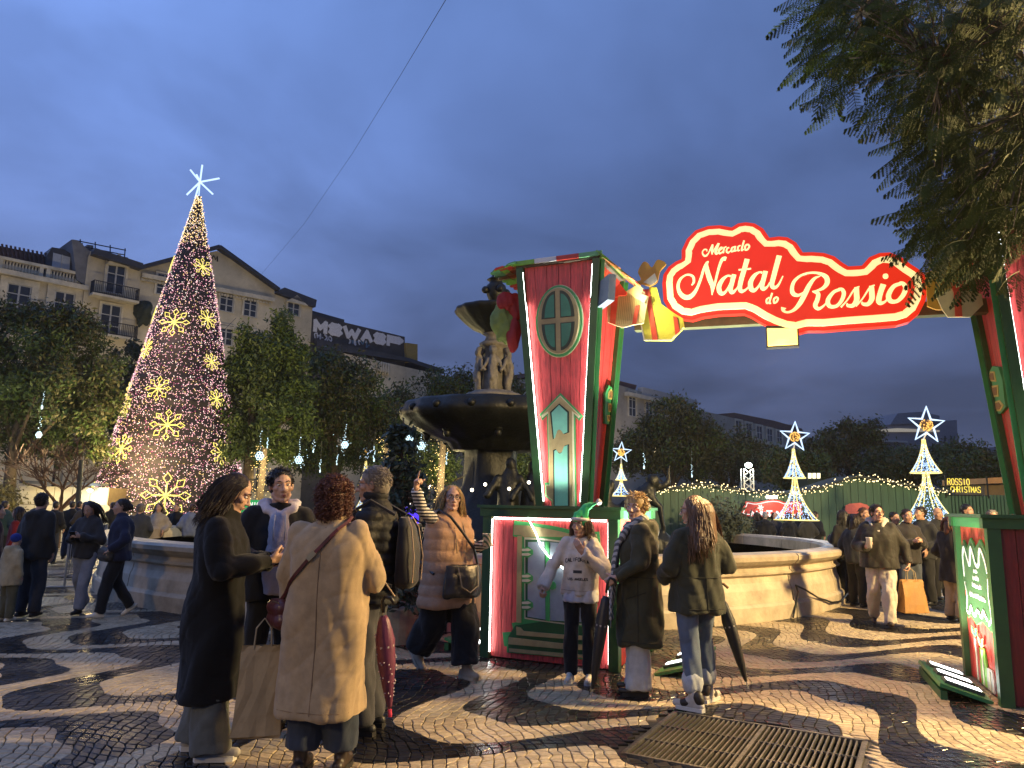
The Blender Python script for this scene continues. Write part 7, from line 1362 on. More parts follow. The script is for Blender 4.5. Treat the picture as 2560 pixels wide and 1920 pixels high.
def paper_bag(label, O, w, dp, h, rz, col, seed=1, name='paper_bag', handle_to=None):
    t = thing(name, label, 'bag', tuple(O), rz); b = MB(); lr = random.Random(seed)
    def ring(z, kx, ky, n=6):
        R = []
        for i in range(4*n):
            s = i/n; k = int(s); f = s-k; c = [(-1, -1), (1, -1), (1, 1), (-1, 1), (-1, -1)]; x = c[k][0]+(c[k+1][0]-c[k][0])*f; y = c[k][1]+(c[k+1][1]-c[k][1])*f
            if k in (1, 3): x *= 1-.35*math.sin(math.pi*f)*(z/h)
            R.append((x*w/2*kx+lr.gauss(0, .004), y*dp/2*ky+lr.gauss(0, .005), z))
        return np.array(R)
    b.loft([ring(h*s, kx, ky) for s, kx, ky in ((0, 1.03, 1.05), (.03, 1.08, 1.1), (.25, 1.05, 1.0), (.5, .98, .8), (.75, .94, .55), (.93, .93, .35), (1.0, .94, .28))], cap=False); V = ring(0, 1.03, 1.05); b.add(V, [tuple(range(len(V)))[::-1]])
    b.build('bag_body', col, t, False, False)
    for q in (-1, 1): MB().tube([(-w*.2, q*dp*.13, h-.02), (-w*.17, q*dp*.1, h+.10), (0, 0, h+.155), (w*.17, q*dp*.1, h+.10), (w*.2, q*dp*.13, h-.02)], .0045, 5).build('handle', mat('bag_cord', (.34, .26, .15), .7), t, False, False)
    return t
def cup(label, O, col, h=.11, r=.04, tilt=None):
    t = thing('paper_cup', label, 'cup', tuple(O)); MB().lathe([(r*.74, 0), (r, h), (r*1.06, h+.004), (r*1.0, h+.006), (r*.9, h-.012), (.0, h-.012)], 20).build('cup_body', col, t, True, False); return t
def phone(label, O, d, n):
    t = thing('phone', label, 'phone', tuple(O)); d = nrm(d); n = nrm(n); x = np.cross(d, n); b = MB(); b.plate([(-.036, -.072), (.036, -.072), (.036, .072), (-.036, .072)], (0, 0, 0), x, d, -.004, .004); b.build('phone_body', mat('phone_black', (.01, .01, .012), .25, var=0, bump=0), t, False, False); MB().plate([(-.033, -.068), (.033, -.068), (.033, .068), (-.033, .068)], (0, 0, 0), x, d, .0045, .005).build('screen', mat('phone_screen', (.02, .02, .025), .15, var=0, bump=0), t, False, False); return t
black_wool = fab('black_wool', (.003, .003, .0033), .9, sheen=.1); camel = fab('camel_wool', (.38, .265, .14), .9, bscale=300, vscale=14, sheen=.3); denim_d = fab('dark_denim', (.035, .045, .065)); denim = fab('blue_denim', (.10, .13, .18)); denim_l = fab('pale_denim', (.42, .44, .45)); black_c = fab('black_cloth', (.008, .008, .009)); white_sole = mat('white_sole', (.62, .60, .55), .6, var=.1); bsole = mat('black_sole', (.012, .011, .010), .6, var=0)
hb_dark = hairm('hair_dark', (.018, .010, .006)); hb_brown = hairm('hair_brown', (.075, .035, .014)); hb_blond = hairm('hair_blond', (.42, .27, .10)); hb_grey = hairm('hair_grey', (.17, .145, .12)); hb_auburn = hairm('hair_auburn', (.10, .032, .016)); hb_white = hairm('hair_white', (.32, .30, .28)); hb_black = hairm('hair_black', (.008, .006, .005))
def chat_group():
    # woman in the long black coat
    p = Person('woman in long black coat looking down at her phone, dark hair tied back', (-1.85, 4.86), R_(-78), 1.74, dict(elR=(.25, .06, 1.10), elL=(-.25, .06, 1.10), wrR=(.06, .30, 1.15), wrL=(-.07, .30, 1.13), hdR=(-.3, 1, .1), hdL=(.3, 1, .1), hnR=(-.7, 0, .6), hnL=(.7, 0, .6), cuR=.7, cuL=.7, head=(0, .065, 1.555), anR=(.11, .05, .09), anL=(-.11, -.07, .09)), 'fair', 0, -24, female=True)
    p.top(black_wool, .33, .20, .17, .025, .072, .058, 'coat', (.020, 20), .05, extra=[rc((0, -.05, 1.40), .085, (0, .03, 1.42), .075)])
    p.trousers(fab('grey_green_twill', (.10, .105, .095)), .082, .095, .115, .05); p.shoes(mat('sneaker_grey', (.33, .31, .28), .7), white_sole); p.hair_long(hb_dark, .30, 1700, 1.3, .022, .0026, front=True, spread=1.35, wmul=.9)
    o = p.W((0, .405, 1.135)); phone('black phone in the hands of the black-coated woman', o, (1, -.2, .35), (-.3, 0, 1)); g = MB().tube([p.W((.22, .03, .86)), p.W((.235, .10, .80))], .006, 4)
    # man in hoodie
    p = Person('young man in pale hoodie and black jacket, short dark fringe', (-1.70, 5.55), R_(200), 1.80, dict(elR=(.27, .05, 1.10), elL=(-.27, .05, 1.10), wrR=(.08, .30, 1.08), wrL=(-.09, .30, 1.08), hdR=(-.3, 1, 0), hdL=(.3, 1, 0), cuR=.6, cuL=.6), 'fair', 8, 0, 3)
    p.top(black_c, .80, .21, .15, .0, .075, .055, 'jacket', (.014, 22), .0); lil = fab('lilac_fleece', (.50, .46, .50), bscale=120)
    P = [lsec([(.84, .085, .05, 0, .115), (1.0, .09, .05, 0, .12), (1.2, .085, .05, 0, .12), (1.36, .07, .05, 0, .085)]), rc((-.10, -.04, 1.43), .045, (-.075, .05, 1.40), .042), rc((-.075, .05, 1.40), .042, (0, .105, 1.36), .034), rc((.10, -.04, 1.43), .045, (.075, .05, 1.40), .042), rc((.075, .05, 1.40), .042, (0, .105, 1.36), .034), rc((-.10, -.04, 1.44), .05, (0, -.10, 1.42), .06), rc((.10, -.04, 1.44), .05, (0, -.10, 1.42), .06)]
    p.part('hoodie', blob('hoodie', P, .011, 2, (.010, 34)), lil); b = MB()
    for q in (-.035, .035): b.tube([(q, .15, 1.37), (q*1.1, .172, 1.28), (q*1.05, .172, 1.20)], .0045, 5)
    b.build('drawstring', white_sole, p.t, True, False); p.trousers(black_c); p.shoes(mat('shoe_black', (.012, .012, .012), .5)); p.hair_cap(hb_black, 1.02, 700, .04, .0035, style='front')
    # curly woman in camel coat
    p = Person('woman seen from behind in a camel coat, dark curly hair', (-1.08, 4.60), R_(-6), 1.70, dict(elR=(.285, .04, 1.09), wrR=(.18, .25, 1.07), hdR=(-.5, .8, .1), elL=(-.275, -.01, 1.10), wrL=(-.265, .06, .845), hdL=(.05, .15, -1), hnL=(1, .2, 0), cuL=1.0, anR=(.115, .05, .09), anL=(-.105, -.02, .09), shR=(.19, -.01, 1.375), shL=(-.19, -.01, 1.375)), 'warm', 0, -8, female=False, build=1.12, face=False)
    coat = p.top(camel, .335, .225, .175, .012, .074, .058, 'coat', (.022, 17), .045, slx=.02)
    sm_ = fab('camel_seam', (.24, .15, .07)); surf_line(p, coat, [(0, .36), (.0, 1.40)], 'y', -1, .0035, sm_); surf_line(p, coat, [(-.21, .375), (.21, .375)], 'y', -1, .0025, sm_); p.trousers(denim_d, .10, .095, .098, .13); p.shoes(mat('boot_brown', (.035, .022, .015), .45), bsole, h=2.2, name='boot'); p.hair_curly(hb_auburn, 1050)
    # crossbody strap and bag
    bag = mat('burgundy_leather', (.085, .018, .015), .38, var=.2, bump=.1); t = thing('crossbody_bag', 'small burgundy crossbody bag at the hip of the camel coat', 'handbag', tuple(p.W((-.29, -.02, .90))))
    bv = BVHTree.FromPolygons([v.co.copy() for v in coat.data.vertices], [tuple(q.vertices) for q in coat.data.polygons]); q = [(.115, .02, 1.46)]
    for s_ in np.linspace(0, 1, 12):
        x, z = .118-.40*s_, 1.43-.47*s_; h = bv.ray_cast(Vector((x, -1, z)), Vector((0, 1, 0))); q.append((x, (h[0].y if h[0] is not None else -.06)-.010, z))
    MB().tube([p.W(v) for v in q], .0125, 4).build('strap', bag, t); me = blob('bag_body', [rc(p.W((-.25, -.07, .92)), .055, p.W((-.33, .0, .92)), .05), rc(p.W((-.24, -.07, .85)), .06, p.W((-.33, .02, .85)), .055)], .009, 2); me.materials.append(bag); link('bag_body', me, t)
    gold = mat('brass', (.5, .38, .2), .3, .9, var=0, bump=0); MB().beam(p.W((q[5][0], q[5][1]-.012, q[5][2])), p.W((q[6][0], q[6][1]-.012, q[6][2])), .03, .012, up=(0, 1, 0)).build('buckle', gold, t)
    MB().tube([p.W((-.255, -.12, .955)), p.W((-.32, -.055, .958))], .004, 5).build('zip', gold, t)
    kr = mat('kraft_paper', (.36, .25, .12), .75, var=.15, bump=.2, bscale=30); O = p.W((-.275, .03, .0)); paper_bag('tall kraft paper bag hanging between the two long coats', (O[0]-.10, O[1]-.06, .20), .25, .15, .50, R_(14), kr, 3)
    pu = mat('plum_dots', (.13, .025, .06), .5, var=.15); u = umbrella('plum umbrella with pale dots hanging by the camel coat', p.W((.30, .12, .98)), p.W((.36, .20, .27)), pu, 'black', .05)
    db = MB(); lr = random.Random(2); A, B = p.W((.30, .12, .98)), p.W((.36, .20, .27))
    for i in range(34): s = lr.uniform(.3, .85); a = lr.uniform(math.pi, 2*math.pi+.6); r = .05*(1.16 if s < .6 else 1.16*(1-(s-.6)*2.2)); db.octa(A+(B-A)*s+[r*math.cos(a), r*math.sin(a), 0], .006)
    o = db.build('dots', mat('dot_pale', (.55, .45, .45), .6, var=0), u); o['kind'] = 'stuff'; MB().tube([B+(A-B)*.06, B], [.013, .012], 8).build('tip_cap', mat('pink_cap', (.6, .05, .10), .4), u)
    # grey-haired man with backpack
    p = Person('grey-haired man with glasses in black puffer jacket, seen from behind', (-.96, 5.42), R_(82), 1.82, dict(elR=(.26, .02, 1.10), wrR=(.17, .24, 1.02), elL=(-.26, .02, 1.10), wrL=(-.17, .24, 1.02), hdR=(-.4, 1, 0), hdL=(.4, 1, 0)), 'warm', 8, -3, build=1.0)
    p.top(fab('black_nylon', (.007, .007, .008), .68, bscale=60, sheen=0), .80, .205, .16, 0, .075, .056, 'puffer_jacket', (.012, 22), .07, puff=.07); p.trousers(fab('charcoal_twill', (.045, .045, .05)), .10, .085, .085); p.shoes(mat('shoe_black', (.012, .012, .012), .5), bsole); p.hair_cap(hb_grey, 1.03, 900, .032, .0028, back=.6); p.glasses()
    t = thing('backpack', 'dark backpack with tan piping on the grey-haired man', 'backpack', tuple(p.W((0, -.25, 1.1)))); c_ = fab('bag_black', (.012, .011, .010), .6); pr = [lsec([(.90, .11, .055, 0, -.225), (.94, .13, .075, 0, -.235), (1.15, .13, .07, 0, -.228), (1.30, .11, .05, 0, -.215), (1.36, .07, .03, 0, -.195)])]; me = blob('pack_body', [(np.array([p.W(v) for v in V]), F) for V, F in pr], .012, 2, (.01, 20)); me.materials.append(c_); link('pack_body', me, t)
    tan = mat('tan_piping', (.36, .25, .15), .6); 
    for q in (-.13, .13): MB().tube([p.W((q, -.17, 1.37)), p.W((q, -.0, 1.46)), p.W((q*1.05, .16, 1.36)), p.W((q*1.15, .19, 1.15)), p.W((q*1.3, .06, .98)), p.W((q*1.1, -.17, .92))], .014, 5).build('strap', c_, t)
    for q in (-.10, .10): MB().tube([p.W((q*1.1, -.295, .94)), p.W((q*1.1, -.302, 1.1)), p.W((q*.9, -.272, 1.29)), p.W((q*.5, -.235, 1.36))], .005, 5).build('piping', tan, t)
    MB().tube([p.W((-.15, -.1, 1.08)), p.W((-.19, -.14, .95)), p.W((-.16, -.2, .86))], .006, 5).build('loose_strap', tan, t)
def stripes_mat(key, a, b_, sc, ax='Z', rot=None):
    m = bpy.data.materials.new(key); m.use_nodes = True; nt = m.node_tree; N = nt.nodes; L = nt.links; bs = N['Principled BSDF']; tc = N.new('ShaderNodeTexCoord'); w = N.new('ShaderNodeTexWave'); w.wave_type = 'BANDS'; w.bands_direction = ax; w.inputs['Scale'].default_value = sc; w.inputs['Distortion'].default_value = .4
    src = tc.outputs['Object']
    if rot: mp = N.new('ShaderNodeMapping'); mp.inputs['Rotation'].default_value = rot; L.new(src, mp.inputs['Vector']); src = mp.outputs[0]
    L.new(src, w.inputs['Vector']); r = N.new('ShaderNodeValToRGB'); r.color_ramp.interpolation = 'LINEAR'; e = r.color_ramp.elements; e[0].position = .42; e[0].color = (*a, 1); e[1].position = .52; e[1].color = (*b_, 1); L.new(w.outputs['Fac'], r.inputs[0]); L.new(r.outputs[0], bs.inputs['Base Color']); bs.inputs['Roughness'].default_value = .85; return m
def pointing_woman():
    p = Person('blond woman in long peach vest pointing up with one hand', (-.57, 7.12), R_(-138), 1.74, dict(elR=(.345, .05, 1.455), wrR=(.47, .13, 1.635), hdR=(.25, .3, 1), hnR=(-.5, .8, -.2), ptR=True, cuR=.75, elL=(-.27, .02, 1.10), wrL=(-.235, .24, 1.16), hdL=(-.05, 1, .2), hnL=(1, -.1, 0), cuL=.95, knL=(-.10, .14, .49), anL=(-.09, .20, .09), knR=(.10, -.04, .50), anR=(.10, -.26, .185), ftR=(0, .72, -.68)), 'fair', -26, 4, -3, female=True, build=1.14)
    p.top(stripes_mat('striped_knit', (.02, .02, .03), (.62, .58, .52), 11), .95, .17, .12, 0, .058, .046, 'striped_sweater', (.010, 26), 0)
    pe = fab('peach_nylon', (.46, .27, .155), .8, bscale=50, sheen=0); p.top(pe, .60, .225, .165, .02, .0, .0, 'puffer_vest', (.012, 16), .055, puff=.10, sleeves=False, extra=[rc((-.09, -.03, 1.42), .045, (-.04, .085, 1.36), .036), rc((.09, -.03, 1.42), .045, (.04, .085, 1.36), .036), rc((-.08, -.05, 1.42), .05, (.08, -.05, 1.42), .05), rc((-.17, 0, 1.36), .07, (-.17, 0, 1.2), .05), rc((.17, 0, 1.36), .07, (.17, 0, 1.2), .05)])
    p.trousers(black_c, .11, .115, .135, .12, (.02, 22)); p.shoes(mat('sneaker_tan', (.33, .27, .20), .75), mat('sole_tan', (.36, .30, .22), .7)); p.hair_long(hb_blond,   .26, 700, .6, .006, .0038, spread=1.25); p.glasses()
    b = MB(); 
    for q in (-.05, .05): b.tube([(q, .13, 1.36), (q*1.2, .195, 1.2), (q*1.1, .205, 1.08)], .005, 5)
    b.build('drawstring', mat('tan_piping', (.36, .25, .15), .6), p.t, True, False)
    t = thing('shoulder_bag', 'large black leather bag across the peach vest', 'handbag', tuple(p.W((.02, .27, .86)))); lt_ = mat('black_leather', (.016, .014, .012), .32, var=.2, bump=.12, bscale=60); pr = [lsec([(.70, .205, .055, .03, .255), (.74, .215, .062, .03, .26), (.88, .205, .05, .02, .255), (.985, .19, .028, .02, .24)])]; me = blob('bag_body', [(np.array([p.W(v) for v in V]), F) for V, F in pr], .011, 2, (.012, 20)); me.materials.append(lt_); link('bag_body', me, t)
    MB().tube([p.W(v) for v in ((-.16, .235, .98), (-.10, .25, 1.12), (.02, .235, 1.26), (.10, .15, 1.40), (.13, .02, 1.46), (.16, -.14, 1.30), (.22, -.14, 1.0), (.23, .1, .90))], .014, 5).build('strap', lt_, t)
    MB().tube([p.W(v) for v in ((-.12, .285, .97), (-.10, .32, .80), (.0, .335, .75), (.08, .32, .80), (.10, .285, .97))], .006, 5).build('handle', mat('handle_edge', (.25, .2, .14), .5), t)
    o = p.W((-.185, .335, 1.135)); cup('white patterned paper cup held by the pointing woman', (o[0], o[1], o[2]), stripes_mat('cup_print', (.10, .16, .10), (.66, .56, .44), 14, 'DIAGONAL'), .12, .044)
def elf_girl():
    p = Person('girl in green elf hat and cream California sweatshirt', (.66, 6.96), R_(163), 1.50, dict(elR=(.31, .03, 1.12), wrR=(.35, .20, .93), hdR=(.1, .7, -.7), hnR=(-.9, .2, -.3), cuR=1.1, elL=(-.28, .10, 1.10), wrL=(-.07, .255, 1.30), hdL=(.45, .25, .85), hnL=(.3, -1, .1), cuL=.45), 'warm', -14, -2, 0, female=True, vox=.011)
    cr = fab('cream_fleece', (.56, .50, .42), bscale=120); o = p.top(cr, .86, .205, .15, -.01, .074, .056, 'sweatshirt', (.020, 22), .0, extra=[rc((-.08, -.02, 1.42), .035, (-.05, .075, 1.38), .03), rc((.08, -.02, 1.42), .035, (.05, .075, 1.38), .03)])
    p.part('shirt_tail', blob('shirt_tail', [lsec([(.79, .175, .125), (.80, .185, .135), (.92, .18, .13)])], .012, 1, (.012, 30)), fab('white_cotton', (.55, .55, .58)))
    p.trousers(black_c, .09, .075, .066); p.shoes(mat('sneaker_white', (.66, .60, .48), .6), white_sole); p.hair_long(hb_brown, .22, 500, .4, .008, .004, spread=1.2)
    [surf_line(p, o, q, 'y', 1, .0035, fab('cream_seam', (.36, .31, .25))) for q in ([(-.19, .91), (.19, .91)],)]
    # letters laid on the cloth
    bv = BVHTree.FromPolygons([v.co.copy() for v in o.data.vertices], [tuple(q.vertices) for q in o.data.polygons]); ink = mat('print_black', (.03, .03, .035), .8, var=0, bump=0)
    def laid(b, name):
        V, F = b.arrays(); W = []
        for v in V:
            h = bv.ray_cast(Vector((v[0], .5, v[2])), Vector((0, -1, 0))); y = h[0].y if h[0] is not None else .15; W.append((v[0], y+.0035+v[1]*.0, v[2]))
        c = MB(); c.add(W, F); c.build(name, ink, p.t, False, False)
    def word(txt, x0, z0, cw, ch, wd, arc=0):
        n = len(txt)
        for i, c in enumerate(txt):
            if c == ' ': continue
            b = MB()
            for st in FONT[c]:
                q = [(-(x0+(i*1.32+x)*cw), z0+y*ch+arc*(1-((i-(n-1)/2)/(n/2))**2)) for x, y in st]
                for (ax, az), (bx, bz) in zip(q, q[1:]):
                    d = np.array([bx-ax, bz-az]); L = np.linalg.norm(d); d /= L; e = np.array([-d[1], d[0]])*wd/2; k = 2; s = [np.array([ax, az])+d*L*j/k for j in range(k+1)]
                    V = [(*(q_+e), ) for q_ in s]+[(*(q_-e), ) for q_ in s]; b.add([(v[0], 0, v[1]) for v in V], [(j, j+1, k+1+j+1, k+1+j) for j in range(k)])
            laid(b, 'print_letter')
    word('CALIFORNIA', -.135, 1.185, .021, .036, .0085, .018); word('LOS ANGELES', -.105, 1.015, .0145, .022, .006)
    b = MB(); b.add([(x, 0, z) for z in (1.085, 1.115) for x in np.linspace(-.045, .045, 6)], [(j, j+1, 6+j+1, 6+j) for j in range(5)]); laid(b, 'print_box')
    # elf hat
    t = thing('elf_hat', 'green felt elf hat with white band and pompom', 'hat', tuple(p.W((0, 0, 1.62)))); H = lambda v: p.W(np.array(xf(p.HM, [v])[0])); ft = fab('green_felt', (.05, .50, .14), .8)
    pr = [ellp((0, -.018, .055), (.086, .10, .07)), rc((0, -.02, .09), .078, (-.03, -.05, .165), .052), rc((-.03, -.05, .165), .052, (-.095, -.075, .205), .032), rc((-.095, -.075, .205), .032, (-.165, -.09, .235), .016)]
    me = blob('hat_body', [(np.array([H(v) for v in V]), F) for V, F in pr], .008, 2, (.012, 40)); me.materials.append(ft); link('hat_body', me, t)
    a = np.linspace(0, 6.283, 25)[:-1]; me = blob('band', [rc(H((.083*math.cos(u), -.015+.101*math.sin(u), .052+.014*math.sin(u))), .017, H((.083*math.cos(u+.27), -.015+.101*math.sin(u+.27), .052+.014*math.sin(u+.27))), .017) for u in a], .007, 1); me.materials.append(fab('white_plush', (.58, .53, .48))); link('band', me, t)
    me = blob('pompom', [ellp(H((-.18, -.092, .24)), (.027,)*3)], .006, 0, (.008, 120)); me.materials.append(fab('white_plush', (.58, .53, .48))); link('pompom', me, t)
def parka_lady():
    p = Person('blond woman in long olive parka with striped scarf', (1.14, 6.58), R_(80), 1.68, dict(elR=(.27, -.02, 1.10), wrR=(.21, .17, 1.0), elL=(-.27, .0, 1.10), wrL=(-.24, .20, .98), hdR=(-.2, .8, -.5), hdL=(.2, .8, -.5), anR=(.10, .04, .09), anL=(-.10, .02, .09), cuL=.9), 'fair', 66, 2, female=True, build=1.08)
    ol = fab('olive_canvas', (.042, .040, .018), .75); pk = p.top(ol, .42, .21, .17, .03, .074, .056, 'parka', (.024, 19), .0, hood=1.15, waist=.19); p.trousers(denim_l, .10, .098, .105, .06, (.014, 28)); p.shoes(mat('boot_black', (.012, .011, .010), .4), bsole, h=1.6, name='boot')
    sm_ = fab('olive_seam', (.012, .012, .006)); [surf_line(p, pk, q, 'x', -1, .004, sm_) for q in ([(-.14, .98), (.16, .98)], [(.02, .44), (.02, .96)], [(-.05, .86), (.12, .80)], [(-.14, .455), (.16, .455)])]
    p.hair_cap(hb_blond, 1.12, 1100, .05, .0034, back=.8)
    s = stripes_mat('scarf_stripe', (.09, .09, .09), (.40, .38, .34), 9, 'DIAGONAL'); t = thing('scarf', 'grey striped scarf hanging down the front of the olive parka', 'scarf', tuple(p.W((0, .2, 1.2))))
    pr = [rc((-.09, -.02, 1.45), .045, (-.03, .10, 1.40), .045), rc((.09, -.02, 1.45), .045, (.03, .10, 1.40), .045), rc((-.09, -.03, 1.46), .045, (.09, -.03, 1.46), .045)]; me = blob('loop', [(np.array([p.W(v) for v in V]), F) for V, F in pr], .011, 2, (.014, 40)); me.materials.append(s); link('loop', me, t)
    for x0, l in ((-.10, .62), (.05, .80)):
        pr = [lsec([(l, .075, .014, x0-.02, .25), (l+.02, .085, .02, x0-.02, .25), (1.0, .075, .024, x0-.01, .225), (1.25, .065, .028, x0*.8, .185), (1.40, .05, .03, x0*.6, .10)])]; me = blob('tail', [(np.array([p.W(v) for v in V]), F) for V, F in pr], .010, 2, (.016, 34)); me.materials.append(s); link('tail', me, t)
        f = MB()
        for i in range(15): x = x0-.02-.075+.15*i/14; f.tube([p.W((x, .25, l+.01)), p.W((x+random.uniform(-.01, .01), .25, l-.06))], [.004, .002], 3)
        f.build('fringe', mat('fringe', (.36, .34, .31), .8), t)
    w = p.W((-.27, .26, 1.0)); umbrella('long black umbrella held upright by the parka woman', (w[0]-.02, w[1]-.12, .98), (w[0]-.16, w[1]-.14, .05), mat('umbrella_black', (.010, .010, .011), .45, var=.1), 'black', .045)
def hair_girl():
    yw = R_(18); p = Person('long-haired woman seen from behind in olive jacket and cuffed jeans', (1.54, 6.23), yw, 1.67, dict(elR=(.275, -.02, 1.10), wrR=(.20, .20, 1.0), elL=(-.275, -.02, 1.10), wrL=(-.20, .20, 1.0), hdR=(-.5, .8, 0), hdL=(.5, .8, 0), anL=(-.12, -.12, .09), knL=(-.10, -.02, .49), anR=(.15, .10, .09), knR=(.11, .10, .49), ftL=(-.55, .8, 0), ftR=(.85, .45, 0)), 'fair', 42, -2, female=True, build=1.05)
    jk = p.top(fab('olive_jacket', (.034, .035, .018), .7), .74, .21, .16, .012, .076, .056, 'jacket', (.024, 20), .045, waist=.20); p.trousers(denim, .098, .078, .075, .20, (.013, 26))
    for q in 'LR':
        a = np.array(p.J['an'+q]); k = np.array(p.J['kn'+q]); u = nrm(k-a); me = blob('cuff', [rc(a+u*.10, .078, a+u*.145, .08)], .011, 1, (.010, 50)); p.part('jeans_cuff', me, denim_l)
    p.shoes(mat('sneaker_pale', (.50, .46, .40), .6), white_sole, L=.27)
    for q in 'LR':
        a = np.array(p.J['an'+q]); f = nrm(p.J['ft'+q]); me = blob('pch', [rc(a-f*.045+[0, 0, -.005], .043, a-f*.03+[0, 0, .025], .046), rc(a+f*.05-[0, 0, .035], .041, a+f*.085-[0, 0, .042], .039)], .008, 1); p.part('shoe_panel', me, mat('shoe_panel', (.02, .016, .014), .5))
    p.hair_long(hairm('hair_chestnut', (.13, .06, .02)), .46, 1300, 1.5, .030, .0042, spread=2.0, wmul=1.3); p.glasses()
    sm_ = fab('olive_seam', (.012, .012, .006)); [surf_line(p, jk, q, 'y', -1, .004, sm_) for q in ([(-.19, 1.02), (.19, 1.02)], [(-.17, 1.29), (.17, 1.29)], [(-.2, .775), (.2, .775)], [(0, .76), (0, 1.02)])]
    umbrella('black umbrella with wooden handle slanting behind the cuffed jeans', p.W((.235, .05, .95)), p.W((.43, -.06, .12)), mat('umbrella_black', (.010, .010, .011), .45, var=.1), 'stick', .046)
def white_jeans_man():
    p = Person('man in dark jacket and pale trousers walking with cup and bag', (5.2, 10.62), R_(156), 1.67, dict(elR=(.28, -.02, 1.10), wrR=(.17, .24, 1.09), hdR=(-.2, .8, .5), hnR=(-.8, .3, .4), cuR=.9, elL=(-.31, -.03, 1.12), wrL=(-.36, .03, .88), cuL=.9, knR=(.1, .0, .5), anR=(.11, -.20, .15), ftR=(0, .85, -.5), knL=(-.09, .14, .5), anL=(-.08, .16, .10), ftL=(-.1, 1, .1)), 'fair', 28, 4, build=1.14)
    p.top(fab('dark_olive_nylon', (.020, .017, .011), .6), .80, .235, .17, 0, .085, .06, 'jacket', (.012, 20), .0); cf = fab('cream_hood', (.50, .46, .38)); p.part('hood', blob('hood', [rc((-.10, -.04, 1.45), .05, (-.06, .075, 1.37), .035), rc((.10, -.04, 1.45), .05, (.06, .075, 1.37), .035), rc((-.10, -.05, 1.46), .055, (.10, -.05, 1.46), .055), rc((-.06, .07, 1.37), .03, (0, .125, 1.30), .03), rc((.06, .07, 1.37), .03, (0, .125, 1.30), .03)], .012, 2, (.01, 30)), cf)
    p.trousers(fab('pale_cotton', (.50, .44, .36)), .098, .088, .088, .05, (.018, 26)); p.shoes(mat('shoe_brown', (.05, .03, .02), .5)); p.hair_cap(hb_dark, 1.02, 350, .035, .004, style='front'); p.glasses(mat('glasses_brown', (.12, .05, .02), .35, var=0))
    o = p.W((.13, .33, 1.10)); cup('white paper cup held by the man in pale trousers', (o[0], o[1], o[2]-.02), mat('cup_white', (.72, .68, .6), .5, var=.05), .14, .042); o = p.W((-.40, .05, .80)); paper_bag('brown paper shopping bag in the left hand of the cup man', (o[0], o[1]+.05, o[2]-.58), .34, .16, .44, R_(10), mat('brown_paper', (.30, .15, .04), .7, var=.15), 9)
def surf_line(p, o, pts, axis, sgn, r, m, name='seam', off=.001):
    """a raised seam that follows the cloth: pts are (across, z), cast along +-axis"""
    bv = BVHTree.FromPolygons([v.co.copy() for v in o.data.vertices], [tuple(q.vertices) for q in o.data.polygons]); Q = []
    for (a0, z0), (a1, z1) in zip(pts, pts[1:]):
        for s_ in np.linspace(0, 1, 10):
            a, z = a0+(a1-a0)*s_, z0+(z1-z0)*s_; src = Vector((a, sgn*1.0, z)) if axis == 'y' else Vector((sgn*1.0, a, z)); d = Vector((0, -sgn, 0)) if axis == 'y' else Vector((-sgn, 0, 0)); h = bv.ray_cast(src, d)
            if h[0] is not None: Q.append(h[0]-d*off)
    if len(Q) > 3: MB().tube([tuple(q) for q in Q], r, 4).build(name, m, p.t, False, False)
chat_group(); pointing_woman(); elf_girl(); parka_lady(); hair_girl(); white_jeans_man()
def crowd(label, px, py, Y, yaw, jk, tr, hr, long=0, fem=None, skin_k='fair', coat=.82, hood=0, J=None, group=None, build=1.05, face=None, hy=0, hat=None, shoe=None, pitch=0, minH=None):
    g = DY(px, py, Y); H = max(g[2]-.02, minH or .9); fem = long > 0 if fem is None else fem
    facing = math.cos(R_(yaw)) < .25
    p = Person(label, (g[0], Y), R_(yaw), H, J, skin_k, hy, pitch, female=fem, group=group, vox=.034 if Y > 15 else .025 if Y > 9 else .016, face=(facing if face is None else face), build=build)
    far = Y > 15
    p.top(fab('cloth_%02d%02d%02d' % tuple(int(c*99) for c in jk), jk, .8), coat, .195, .15, .01 if coat < .7 else 0, .07, .055, 'coat' if coat < .7 else 'jacket', (.022, 20), .03, hood=hood); p.trousers(fab('cloth_%02d%02d%02d' % tuple(int(c*99) for c in tr), tr, .8), .095, .08, .08)
    p.shoes(shoe or mat('shoe_black', (.012, .012, .012), .5))
    if long: p.hair_long(hr, long, 40 if far else 120, .8, .01, .013 if far else .008, spread=1.2)
    elif hr is not None: p.hair_cap(hr, 1.02, 0 if far else 150, .035, .005)
    if hat is not None: p.part('beanie', blob('beanie', tf_prims([ellp((0, -.02, .05), (.092, .108, .095)), rc((-.05, -.03, .02), .05, (.05, -.03, .02), .05)], p.HM), .012, 2), hat)
    return p
K = (.010, .010, .011); NV = (.012, .014, .03); DJ = (.03, .036, .05); PH = dict(elR=(.25, .04, 1.1), elL=(-.25, .04, 1.1), wrR=(.06, .27, 1.16), wrL=(-.06, .27, 1.16), hdR=(-.3, 1, .2), hdL=(.3, 1, .2), cuR=.7, cuL=.7); PK = dict(elR=(.28, -.05, 1.1), elL=(-.28, -.05, 1.1), wrR=(.2, .14, .97), wrL=(-.2, .14, .97)); WK = dict(knL=(-.09, .12, .5), anL=(-.09, .18, .09), knR=(.09, .0, .5), anR=(.09, -.22, .15), ftR=(0, .8, -.6))
